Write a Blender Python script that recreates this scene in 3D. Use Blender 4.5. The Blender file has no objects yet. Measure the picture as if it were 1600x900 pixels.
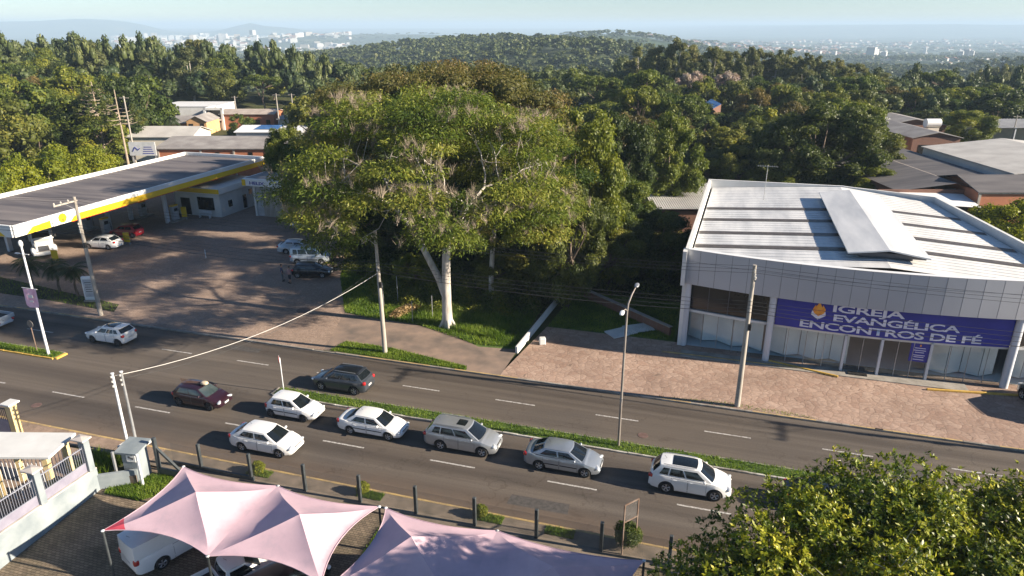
import bpy, bmesh, math, random
import numpy as np
from mathutils import Vector, Matrix
PI = math.pi
sc = bpy.context.scene
COL = sc.collection
# ------------------------------------------------------------------ camera, world, sun, exposure
CAM_H = 24.4
PITCH = math.atan(410/1100)
YAW = math.radians(16.8)
cam_d = bpy.data.cameras.new('camera'); cam = bpy.data.objects.new('camera', cam_d); COL.objects.link(cam)
cam.location = (0, 0, CAM_H)
cam.rotation_euler = (PI/2 - PITCH, 0, YAW)
cam_d.sensor_width = 36; cam_d.lens = 36*1100/1600; cam_d.clip_start = .5; cam_d.clip_end = 60000
sc.camera = cam
SUN_EL = math.radians(22.5)
SUN_AZ = math.radians(3.1)          # direction towards the sun, measured from +x towards +y
w = bpy.data.worlds.new('World'); sc.world = w; w.use_nodes = True
nt = w.node_tree; nt.nodes.clear()
sky = nt.nodes.new('ShaderNodeTexSky'); sky.sky_type = 'NISHITA'; sky.sun_disc = False
sky.sun_elevation = SUN_EL; sky.sun_rotation = PI/2 - SUN_AZ; sky.altitude = 100; sky.air_density = .85; sky.dust_density = .1; sky.ozone_density = 3.6
bg = nt.nodes.new('ShaderNodeBackground'); bg.inputs[1].default_value = .055
wo = nt.nodes.new('ShaderNodeOutputWorld')
nt.links.new(sky.outputs[0], bg.inputs[0]); nt.links.new(bg.outputs[0], wo.inputs[0])
sl = bpy.data.lights.new('sun', 'SUN'); sl.energy = 5.0; sl.angle = math.radians(.6); sl.color = (1, .87, .70)
sun = bpy.data.objects.new('sun', sl); COL.objects.link(sun)
sd = Vector((math.cos(SUN_EL)*math.cos(SUN_AZ), math.cos(SUN_EL)*math.sin(SUN_AZ), math.sin(SUN_EL)))
sun.rotation_euler = sd.to_track_quat('Z', 'Y').to_euler()
sun.location = (60, -20, 60)
sc.view_settings.view_transform = 'Standard'; sc.view_settings.look = 'None'; sc.view_settings.gamma = 1
sc.view_settings.use_curve_mapping = False
sc.view_settings.exposure = 1.35
sc.cycles.max_bounces = 6; sc.cycles.diffuse_bounces = 1; sc.cycles.transparent_max_bounces = 12
sc.cycles.volume_bounces = 0; sc.cycles.sample_clamp_indirect = 6

# the camera's own heading: (X right, Y forward) -> world
CY, SY = math.cos(YAW), math.sin(YAW)
def cw(X, Y): return (CY*X - SY*Y, SY*X + CY*Y)
def az(px, Y): return cw((px-800)/1100*Y, Y)

# ------------------------------------------------------------------ materials
M = {}
def nodes(name):
    m = bpy.data.materials.new(name); m.use_nodes = True
    n = m.node_tree; n.nodes.clear()
    o = n.nodes.new('ShaderNodeOutputMaterial'); b = n.nodes.new('ShaderNodeBsdfPrincipled')
    n.links.new(b.outputs[0], o.inputs[0]); M[name] = m
    return m, n, b
def rgb(c): return (c[0], c[1], c[2], 1)
def ramp(n, fac, stops):
    r = n.nodes.new('ShaderNodeValToRGB'); e = r.color_ramp.elements
    e[0].position, e[0].color = stops[0][0], rgb(stops[0][1]); e[1].position, e[1].color = stops[-1][0], rgb(stops[-1][1])
    for p, c in stops[1:-1]:
        k = e.new(p); k.color = rgb(c)
    n.links.new(fac, r.inputs[0]); return r.outputs[0]
def coord(n, scale=(1, 1, 1), kind='Object', rot=(0, 0, 0)):
    t = n.nodes.new('ShaderNodeTexCoord'); m = n.nodes.new('ShaderNodeMapping')
    m.inputs['Scale'].default_value = scale; m.inputs['Rotation'].default_value = rot
    n.links.new(t.outputs[kind], m.inputs[0]); return m.outputs[0]
def noise(n, vec, s, d=4, r=.55):
    t = n.nodes.new('ShaderNodeTexNoise'); t.inputs['Scale'].default_value = s; t.inputs['Detail'].default_value = d; t.inputs['Roughness'].default_value = r
    n.links.new(vec, t.inputs['Vector']); return t.outputs[0]
def mixc(n, fac, a, b, mode='MIX'):
    m = n.nodes.new('ShaderNodeMix'); m.data_type = 'RGBA'; m.blend_type = mode
    for s, v in ((0, fac), (6, a), (7, b)):
        if hasattr(v, 'links'): n.links.new(v, m.inputs[s])
        elif s == 0: m.inputs[0].default_value = v
        else: m.inputs[s].default_value = rgb(v)
    return m.outputs[2]
def bump(n, b, h, st=.3, d=.02):
    u = n.nodes.new('ShaderNodeBump'); u.inputs['Strength'].default_value = st; u.inputs['Distance'].default_value = d
    n.links.new(h, u.inputs['Height']); n.links.new(u.outputs[0], b.inputs['Normal'])
def mk(name, c1, c2=None, scale=2., rough=.6, metal=0, bmp=0, bscale=None, stretch=(1, 1, 1), coat=0, spec=None, lo=.35, hi=.65, bd=.02):
    m, n, b = nodes(name)
    b.inputs['Roughness'].default_value = rough; b.inputs['Metallic'].default_value = metal
    if coat: b.inputs['Coat Weight'].default_value = coat; b.inputs['Coat Roughness'].default_value = .04
    if spec is not None: b.inputs['Specular IOR Level'].default_value = spec
    v = coord(n, stretch)
    if c2 is None: b.inputs['Base Color'].default_value = rgb(c1)
    else: n.links.new(ramp(n, noise(n, v, scale), [(lo, c1), (hi, c2)]), b.inputs['Base Color'])
    if bmp: bump(n, b, noise(n, v, bscale or scale*4), bmp, bd)
    return m
mk('white_paint', (.74, .74, .73), (.82, .82, .81), .8, .28, coat=.6)
mk('silver_paint', (.42, .44, .46), (.46, .48, .5), .8, .32, .6, coat=.6)
mk('blue_silver_paint', (.34, .38, .43), (.38, .42, .47), .8, .3, .6, coat=.6)
mk('maroon_paint', (.022, .006, .012), (.03, .009, .016), .8, .3, .1, coat=.8)
mk('grey_paint', (.055, .065, .082), (.07, .08, .1), .8, .3, .4, coat=.8)
mk('navy_paint', (.012, .016, .03), (.017, .022, .04), .8, .25, .3, coat=.8)
mk('black_paint', (.008, .009, .012), None, 1, .3, coat=.6)
mk('red_paint', (.35, .01, .02), (.42, .015, .03), 1, .3, coat=.7)
mk('pale_blue_paint', (.5, .56, .62), (.54, .6, .66), 1, .3, .3, coat=.6)
mk('car_glass', (.008, .011, .014), None, 1, .06, spec=.7)
mk('car_glass_clear', (.03, .045, .05), (.07, .09, .095), 1.5, .07, spec=.8)
mk('rubber', (.012, .012, .012), (.022, .022, .022), 8, .8)
mk('alloy', (.5, .5, .51), None, 1, .35, .8)
mk('dark_alloy', (.12, .12, .13), None, 1, .4, .6)
mk('black_plastic', (.012, .012, .013), (.02, .02, .02), 6, .6)
mk('head_glass', (.62, .66, .7), (.78, .8, .82), 12, .08, .3, coat=1)
mk('tail_glass', (.35, .008, .01), (.5, .02, .02), 14, .12, coat=1)
mk('plate', (.5, .5, .5), (.62, .62, .62), 12, .4)
mk('chrome', (.6, .6, .62), None, 1, .2, .9)
mk('white_wall', (.6, .6, .58), (.72, .72, .7), .5, .7, bmp=.1)
mk('white_metal', (.72, .73, .74), (.8, .8, .8), .35, .45, .0, bmp=.05)
mk('parapet_panel', (.42, .43, .46), (.5, .51, .54), .12, .4, .15)
mk('seam', (.1, .1, .11), None, 1, .7)
mk('roof_white', (.66, .65, .62), (.8, .79, .76), .5, .5, stretch=(1, .15, 1), bmp=.08)
mk('roof_white_greyer', (.52, .53, .54), (.74, .74, .73), .7, .5, stretch=(1, .2, 1), bmp=.1)
mk('translucent_strip', (.06, .05, .042), (.11, .09, .072), 3, .5)
mk('dark_glass', (.015, .015, .014), (.03, .028, .025), .4, .12, spec=.6)
mk('interior_floor', (.5, .57, .6), (.56, .62, .65), .6, .35)
mk('interior_white', (.66, .67, .66), (.74, .75, .74), 1, .6)
mk('curtain', (.78, .82, .82), (.84, .87, .87), 1, .6)
mk('banner_blue', (.02, .025, .26), (.028, .035, .32), .6, .45, bmp=.1)
mk('banner_text', (.66, .67, .78), (.72, .73, .84), 2, .5)
mk('flame_orange', (.75, .22, .02), (.85, .42, .05), 2.5, .5)
mk('column_paint', (.5, .52, .56), (.62, .64, .68), 1.2, .6, stretch=(1, 1, .3), bmp=.1)
mk('yellow_kerb', (.5, .3, .05), (.62, .4, .08), 2.5, .7, bmp=.2)
mk('worn_yellow', (.3, .22, .12), (.52, .36, .14), 1.6, .8, bmp=.2)
mk('kerb_concrete', (.2, .18, .155), (.34, .31, .27), 1.5, .85, bmp=.3)
mk('white_kerb', (.2, .18, .155), (.55, .53, .48), 1.6, .8, bmp=.2)
mk('concrete', (.24, .22, .19), (.36, .33, .29), 1.2, .85, bmp=.25, stretch=(1, 1, .4))
mk('pole_concrete', (.3, .27, .23), (.43, .39, .34), 1.3, .85, bmp=.25, stretch=(2, 2, .5))
mk('dark_post', (.05, .06, .065), (.08, .09, .095), 3, .55, .3)
mk('grey_steel', (.3, .31, .32), (.4, .41, .42), 2, .5, .5)
mk('white_steel', (.62, .64, .66), (.72, .73, .75), 2, .45)
mk('rusty_steel', (.16, .1, .07), (.26, .2, .16), 3, .7, .3)
mk('lamp_steel', (.2, .17, .15), (.34, .31, .28), 2, .6, .4, stretch=(1, 1, .3))
mk('cable_black', (.03, .03, .03), (.05, .05, .05), 2, .6)
mk('cable_white', (.62, .6, .56), (.72, .7, .66), 2, .6)
mk('insulator', (.5, .47, .42), (.62, .6, .55), 6, .35)
mk('red_sign', (.55, .02, .02), None, 1, .45)
mk('sign_white', (.75, .75, .75), None, 1, .45)
mk('sign_back', (.17, .16, .15), (.26, .24, .22), 4, .6, .4)
mk('pink_banner', (.78, .4, .56), (.85, .6, .72), 2.5, .7)
mk('grey_stucco', (.19, .225, .245), (.31, .345, .36), .7, .8, bmp=.35)
mk('stucco_top', (.4, .36, .33), (.55, .5, .46), 1.5, .8, bmp=.2)
mk('yellow_stucco', (.62, .47, .22), (.72, .56, .3), 1.2, .8, bmp=.15)
mk('cream_stucco', (.6, .55, .45), (.68, .62, .52), 1.2, .8, bmp=.1)
mk('orange_stucco', (.58, .33, .15), (.66, .4, .2), 1.2, .8)
mk('railing_grey', (.22, .23, .28), (.28, .29, .34), 2, .5)
mk('fence_panel', (.2, .19, .25), (.26, .25, .31), 1.5, .6)
mk('canopy_roof', (.085, .075, .08), (.2, .175, .165), .22, .75, stretch=(.35, 3.2, 1), bmp=.3)
mk('fascia_white', (.74, .74, .72), (.82, .81, .78), .4, .4)
mk('fascia_yellow', (.8, .5, .015), (.86, .56, .02), .5, .4)
mk('fascia_red', (.6, .06, .02), None, 1, .4)
mk('soffit', (.3, .28, .27), (.36, .34, .32), .3, .7)
mk('pump_grey', (.36, .37, .4), (.48, .5, .52), 2, .4)
mk('roof_grey', (.22, .2, .19), (.34, .32, .3), .35, .8, stretch=(1, 1, 1), bmp=.3)
mk('roof_dark', (.075, .07, .075), (.14, .13, .13), .3, .8, bmp=.3, stretch=(.4, 2, 1))
mk('roof_beige', (.34, .28, .24), (.46, .4, .34), .5, .8, bmp=.3)
mk('roof_pale', (.42, .4, .37), (.54, .52, .48), .3, .7, bmp=.2)
mk('roof_tile_red', (.22, .05, .03), (.34, .09, .055), 1.2, .8, bmp=.6, bscale=5)
mk('solar_blue', (.03, .09, .24), (.06, .16, .36), .8, .15)
mk('skin', (.36, .2, .14), (.42, .25, .18), 12, .5)
mk('hair_dark', (.012, .008, .006), None, 1, .7)
mk('shirt_pink', (.36, .2, .2), (.46, .28, .27), 6, .8, bmp=.2)
mk('shirt_blue', (.03, .05, .12), (.05, .07, .16), 6, .8, bmp=.2)
mk('trouser_dark', (.02, .022, .03), (.035, .037, .045), 6, .8)
mk('shorts_grey', (.1, .11, .12), (.15, .16, .17), 6, .8)
mk('wood_stick', (.14, .07, .04), (.22, .12, .07), 8, .7)
mk('sack_beige', (.5, .4, .28), (.6, .5, .36), 8, .8, bmp=.3)
mk('bark_pale', (.34, .3, .26), (.58, .54, .48), 1.6, .85, stretch=(2.5, 2.5, .6), bmp=.35)
mk('bark_dark', (.09, .065, .045), (.17, .13, .1), 2.5, .9, stretch=(2, 2, .5), bmp=.4)
mk('twig', (.24, .19, .14), (.38, .31, .23), 5, .9)
mk('soil', (.2, .12, .075), (.34, .24, .16), .9, .95, bmp=.3)
mk('straw', (.42, .28, .14), (.58, .42, .24), 3, .95)
mk('iron_cover', (.1, .06, .05), (.16, .1, .085), 4, .7, bmp=.4)
mk('city_wall', (.5, .49, .47), (.7, .68, .66), .03, .8)
mk('slab_white', (.5, .52, .52), (.62, .63, .63), 1.2, .7, bmp=.1)

# brick
def brick(name, c1, c2, mortar, sc_=1.0):
    m, n, b = nodes(name)
    t = n.nodes.new('ShaderNodeTexBrick'); v = coord(n, (1, 1, 1), 'Object')
    # use x+y along the wall, z up
    s = n.nodes.new('ShaderNodeSeparateXYZ'); n.links.new(v, s.inputs[0])
    a = n.nodes.new('ShaderNodeMath'); n.links.new(s.outputs[0], a.inputs[0]); n.links.new(s.outputs[1], a.inputs[1])
    c = n.nodes.new('ShaderNodeCombineXYZ'); n.links.new(a.outputs[0], c.inputs[0]); n.links.new(s.outputs[2], c.inputs[1])
    n.links.new(c.outputs[0], t.inputs['Vector'])
    t.inputs['Color1'].default_value = rgb(c1); t.inputs['Color2'].default_value = rgb(c2); t.inputs['Mortar'].default_value = rgb(mortar)
    t.inputs['Scale'].default_value = sc_; t.inputs['Mortar Size'].default_value = .012; t.inputs['Brick Width'].default_value = .26; t.inputs['Row Height'].default_value = .09
    n.links.new(mixc(n, .45, t.outputs[0], ramp(n, noise(n, v, .5), [(.3, [x*.7 for x in c1]), (.7, c2)])), b.inputs['Base Color'])
    b.inputs['Roughness'].default_value = .85
brick('brick_orange', (.42, .13, .06), (.5, .18, .08), (.34, .22, .16))
brick('brick_dark', (.17, .075, .05), (.24, .11, .07), (.2, .16, .14))

# asphalt
m, n, b = nodes('asphalt')
v = coord(n); vs = coord(n, (.02, .55, 1)); vs2 = coord(n, (.008, 1.6, 1))
base = ramp(n, noise(n, v, 14, 6, .7), [(.3, (.07, .06, .052)), (.7, (.125, .108, .094))])
streak = ramp(n, noise(n, vs, 1.0, 4), [(.35, (.74, .72, .71)), (.65, (1.26, 1.24, 1.2))])
col = mixc(n, 1, base, streak, 'MULTIPLY')
st2 = ramp(n, noise(n, vs2, 1.5, 3), [(.3, (.88, .87, .86)), (.7, (1.12, 1.12, 1.12))])
col = mixc(n, 1, col, st2, 'MULTIPLY')
sep = n.nodes.new('ShaderNodeSeparateXYZ'); tc = n.nodes.new('ShaderNodeTexCoord'); n.links.new(tc.outputs['Object'], sep.inputs[0])
mr = n.nodes.new('ShaderNodeMapRange'); n.links.new(sep.outputs[1], mr.inputs[0])
mr.inputs[1].default_value = 29.2; mr.inputs[2].default_value = 31.2; mr.inputs[3].default_value = .6; mr.inputs[4].default_value = 0
mm = n.nodes.new('ShaderNodeMath'); mm.operation = 'MULTIPLY'; n.links.new(mr.outputs[0], mm.inputs[0])
n.links.new(ramp(n, noise(n, v, .5, 4), [(.3, (.4, .4, .4)), (.7, (1, 1, 1))]), mm.inputs[1])
col = mixc(n, mm.outputs[0], col, (.19, .13, .09))
patch = ramp(n, noise(n, v, .09, 3), [(.47, (1, 1, 1)), (.53, (1.1, 1.08, 1.05))])
col = mixc(n, 1, col, patch, 'MULTIPLY')
stain = ramp(n, noise(n, coord(n, (.5, 1, 1)), .8, 6, .7), [(.6, (1, 1, 1)), (.72, (.72, .7, .69))])
col = mixc(n, 1, col, stain, 'MULTIPLY')
vc = n.nodes.new('ShaderNodeTexVoronoi'); vc.feature = 'DISTANCE_TO_EDGE'; vc.inputs['Scale'].default_value = .11
wv = n.nodes.new('ShaderNodeVectorMath'); wv.operation = 'MULTIPLY_ADD'; nz_ = n.nodes.new('ShaderNodeTexNoise'); nz_.inputs['Scale'].default_value = .6; nz_.inputs['Detail'].default_value = 6
n.links.new(v, nz_.inputs['Vector']); n.links.new(nz_.outputs['Color'], wv.inputs[0]); wv.inputs[1].default_value = (5, 5, 0); n.links.new(v, wv.inputs[2]); n.links.new(wv.outputs[0], vc.inputs['Vector'])
crk = ramp(n, vc.outputs['Distance'], [(.002, (.72, .7, .68)), (.004, (1, 1, 1))])
col = mixc(n, 1, col, crk, 'MULTIPLY')
n.links.new(col, b.inputs['Base Color']); b.inputs['Roughness'].default_value = .82; b.inputs['Specular IOR Level'].default_value = .3
bump(n, b, noise(n, v, 40, 3), .25, .01)
# road paint
m, n, b = nodes('road_paint')
v = coord(n)
n.links.new(ramp(n, noise(n, v, 7, 5, .7), [(.36, (.16, .145, .135)), (.56, (.52, .5, .47))]), b.inputs['Base Color']); b.inputs['Roughness'].default_value = .7
# crazy paving
def crazy(name, cols, joint, scale, jw=.03, grass=False):
    m, n, b = nodes(name)
    v = coord(n)
    nz = n.nodes.new('ShaderNodeTexNoise'); nz.inputs['Scale'].default_value = .9; n.links.new(v, nz.inputs['Vector'])
    vv = n.nodes.new('ShaderNodeVectorMath'); vv.operation = 'MULTIPLY_ADD'; n.links.new(nz.outputs['Color'], vv.inputs[0]); vv.inputs[1].default_value = (.6, .6, 0); n.links.new(v, vv.inputs[2])
    vo = n.nodes.new('ShaderNodeTexVoronoi'); vo.inputs['Scale'].default_value = scale; n.links.new(vv.outputs[0], vo.inputs['Vector'])
    ve = n.nodes.new('ShaderNodeTexVoronoi'); ve.feature = 'DISTANCE_TO_EDGE'; ve.inputs['Scale'].default_value = scale; n.links.new(vv.outputs[0], ve.inputs['Vector'])
    sp = n.nodes.new('ShaderNodeSeparateColor'); n.links.new(vo.outputs['Color'], sp.inputs[0])
    c = ramp(n, sp.outputs[0], [(0, cols[0]), (.5, cols[1]), (1, cols[2])])
    c = mixc(n, 1, c, ramp(n, noise(n, v, .25, 5, .6), [(.3, (.75, .73, .72)), (.7, (1.2, 1.2, 1.2))]), 'MULTIPLY')
    c = mixc(n, 1, c, ramp(n, noise(n, v, 6, 4, .6), [(.3, (.85, .85, .85)), (.7, (1.15, 1.15, 1.15))]), 'MULTIPLY')
    k = ramp(n, ve.outputs['Distance'], [(jw*.4, (1, 1, 1)), (jw, (0, 0, 0))])
    c = mixc(n, k, c, joint)
    n.links.new(c, b.inputs['Base Color']); b.inputs['Roughness'].default_value = .85
    bump(n, b, ve.outputs['Distance'], .5, .05)
crazy('crazy_paving', [(.31, .205, .155), (.345, .24, .185), (.385, .275, .215)], (.19, .13, .098), 1.9, .026)
crazy('forecourt_stone', [(.26, .185, .14), (.3, .22, .17), (.34, .25, .195)], (.2, .145, .11), 6.0, .04)
# brick setts of the lot
m, n, b = nodes('setts'); v = coord(n, (1, 1, 1), rot=(0, 0, .0)); t = n.nodes.new('ShaderNodeTexBrick'); n.links.new(v, t.inputs['Vector'])
t.inputs['Color1'].default_value = (.13, .1, .075, 1); t.inputs['Color2'].default_value = (.21, .165, .12, 1); t.inputs['Mortar'].default_value = (.055, .045, .03, 1)
t.inputs['Brick Width'].default_value = .26; t.inputs['Row Height'].default_value = .14; t.inputs['Mortar Size'].default_value = .014; t.inputs['Scale'].default_value = 1
c = mixc(n, 1, t.outputs[0], ramp(n, noise(n, v, .7, 5), [(.3, (.65, .68, .6)), (.7, (1.3, 1.25, 1.2))]), 'MULTIPLY')
n.links.new(c, b.inputs['Base Color']); b.inputs['Roughness'].default_value = .85; bump(n, b, t.outputs[1], .5, -.02)
# sidewalk
m, n, b = nodes('sidewalk'); v = coord(n); t = n.nodes.new('ShaderNodeTexBrick'); n.links.new(v, t.inputs['Vector'])
t.inputs['Color1'].default_value = (.3, .22, .17, 1); t.inputs['Color2'].default_value = (.36, .27, .21, 1); t.inputs['Mortar'].default_value = (.17, .12, .09, 1)
t.inputs['Brick Width'].default_value = .6; t.inputs['Row Height'].default_value = .45; t.inputs['Mortar Size'].default_value = .02; t.offset = 0
c = mixc(n, 1, t.outputs[0], ramp(n, noise(n, v, .8, 6, .65), [(.3, (.55, .55, .52)), (.7, (1.2, 1.15, 1.1))]), 'MULTIPLY')
n.links.new(c, b.inputs['Base Color']); b.inputs['Roughness'].default_value = .88
# gritty dark sidewalk
mk('grit_path', (.12, .1, .075), (.24, .19, .145), 1.1, .92, bmp=.4, bscale=12, lo=.3, hi=.7)
mk('asphalt_path', (.13, .105, .09), (.3, .215, .165), .55, .92, bmp=.3, bscale=12, lo=.3, hi=.7)
mk('turf', (.045, .085, .015), (.11, .17, .03), 1.3, .95, bmp=.8, bscale=14, lo=.3, hi=.7, bd=.08)
mk('soil_painted_shade', (.02, .025, .01), (.06, .06, .025), .4, .95, bmp=.6, bd=.2)

# tent fabric: thin woven cloth, slightly see-through to light
m, n, b = nodes('pink_fabric'); v = coord(n)
c = ramp(n, noise(n, v, .5, 8, .68), [(.28, (.46, .36, .42)), (.45, (.62, .44, .5)), (.6, (.68, .49, .55)), (.75, (.72, .5, .54))])
n.links.new(c, b.inputs['Base Color']); b.inputs['Roughness'].default_value = .75
tr = n.nodes.new('ShaderNodeBsdfTranslucent'); n.links.new(c, tr.inputs[0]); mx = n.nodes.new('ShaderNodeMixShader'); mx.inputs[0].default_value = .12
o = [x for x in n.nodes if x.type == 'OUTPUT_MATERIAL'][0]
n.links.new(b.outputs[0], mx.inputs[1]); n.links.new(tr.outputs[0], mx.inputs[2]); n.links.new(mx.outputs[0], o.inputs[0])
bump(n, b, noise(n, v, 60, 2), .1, .005)
mk('red_fabric', (.45, .04, .07), (.55, .07, .1), 2, .7)
# window glass you can see through
m, n, b = nodes('pane_glass'); gl = n.nodes.new('ShaderNodeBsdfGlossy'); gl.inputs['Roughness'].default_value = .02; gl.inputs[0].default_value = (.8, .9, 1, 1)
tp = n.nodes.new('ShaderNodeBsdfTransparent'); tp.inputs[0].default_value = (.9, .95, .95, 1); mx = n.nodes.new('ShaderNodeMixShader'); mx.inputs[0].default_value = .08
o = [x for x in n.nodes if x.type == 'OUTPUT_MATERIAL'][0]
n.links.new(tp.outputs[0], mx.inputs[1]); n.links.new(gl.outputs[0], mx.inputs[2]); n.links.new(mx.outputs[0], o.inputs[0])
# wire mesh
m, n, b = nodes('wire_mesh'); v = coord(n, (22, 22, 22)); ck = n.nodes.new('ShaderNodeTexVoronoi'); ck.feature = 'DISTANCE_TO_EDGE'; n.links.new(v, ck.inputs['Vector'])
lt = n.nodes.new('ShaderNodeMath'); lt.operation = 'LESS_THAN'; lt.inputs[1].default_value = .045; n.links.new(ck.outputs['Distance'], lt.inputs[0])
tp = n.nodes.new('ShaderNodeBsdfTransparent'); mx = n.nodes.new('ShaderNodeMixShader'); o = [x for x in n.nodes if x.type == 'OUTPUT_MATERIAL'][0]
b.inputs['Base Color'].default_value = (.2, .2, .2, 1); b.inputs['Metallic'].default_value = .4
n.links.new(lt.outputs[0], mx.inputs[0]); n.links.new(tp.outputs[0], mx.inputs[1]); n.links.new(b.outputs[0], mx.inputs[2]); n.links.new(mx.outputs[0], o.inputs[0])

# foliage: colour from a per-leaf tint, a per-tree shift, some light coming through
def leaf(name, cols, transl=.3, rough=.5, spec=.25, var=.35):
    m, n, b = nodes(name)
    a = n.nodes.new('ShaderNodeAttribute'); a.attribute_name = 'tint'
    c = ramp(n, a.outputs['Fac'], [(i/(len(cols)-1), q) for i, q in enumerate(cols)])
    oi = n.nodes.new('ShaderNodeObjectInfo')
    sh = ramp(n, oi.outputs['Random'], [(0, (1-var, 1-var*.75, 1-var*.5)), (.5, (1, 1, 1)), (1, (1+var*.9, 1+var*.55, 1-.1*var))])
    c = mixc(n, 1, c, sh, 'MULTIPLY')
    n.links.new(c, b.inputs['Base Color']); b.inputs['Roughness'].default_value = rough; b.inputs['Specular IOR Level'].default_value = spec
    tr = n.nodes.new('ShaderNodeBsdfTranslucent'); n.links.new(mixc(n, 1, c, (1.15, 1.25, .55), 'MULTIPLY'), tr.inputs[0])
    mx = n.nodes.new('ShaderNodeMixShader'); mx.inputs[0].default_value = transl
    o = [x for x in n.nodes if x.type == 'OUTPUT_MATERIAL'][0]
    n.links.new(b.outputs[0], mx.inputs[1]); n.links.new(tr.outputs[0], mx.inputs[2]); n.links.new(mx.outputs[0], o.inputs[0])
leaf('leaf_broad', [(.05, .078, .016), (.13, .16, .024), (.24, .24, .036)], var=.45)
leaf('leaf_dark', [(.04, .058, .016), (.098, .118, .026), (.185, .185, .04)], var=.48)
leaf('leaf_euc', [(.07, .084, .032), (.15, .158, .056), (.24, .23, .09)], var=.35)
leaf('leaf_feather', [(.045, .075, .013), (.115, .16, .022), (.21, .235, .036), (.3, .27, .06)], var=0)
leaf('leaf_brown', [(.065, .075, .022), (.135, .125, .036), (.22, .15, .06)], var=0)
leaf('leaf_magnolia', [(.04, .068, .008), (.12, .16, .013), (.32, .33, .022), (.52, .47, .05)], transl=.25, rough=.42, spec=.35, var=0)
leaf('leaf_bright', [(.085, .12, .01), (.19, .21, .014), (.3, .3, .022)], var=.15)
leaf('leaf_lime', [(.06, .085, .012), (.14, .165, .018), (.23, .24, .03)], var=.2)
leaf('leaf_rusty', [(.07, .06, .02), (.14, .11, .035), (.22, .16, .06)], var=.25)
leaf('leaf_palm', [(.02, .035, .012), (.05, .07, .02)], var=.1)
leaf('leaf_pink', [(.3, .2, .19), (.46, .35, .33), (.58, .47, .44)], var=.1)
leaf('leaf_straw', [(.3, .2, .1), (.44, .3, .15), (.56, .42, .24)], var=0)
leaf('grass_blade', [(.06, .115, .012), (.14, .22, .02), (.25, .3, .05)], transl=.35, var=0)
leaf('far_leaf', [(.036, .058, .022), (.085, .108, .034), (.16, .17, .055)], transl=.15, var=0)

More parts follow.
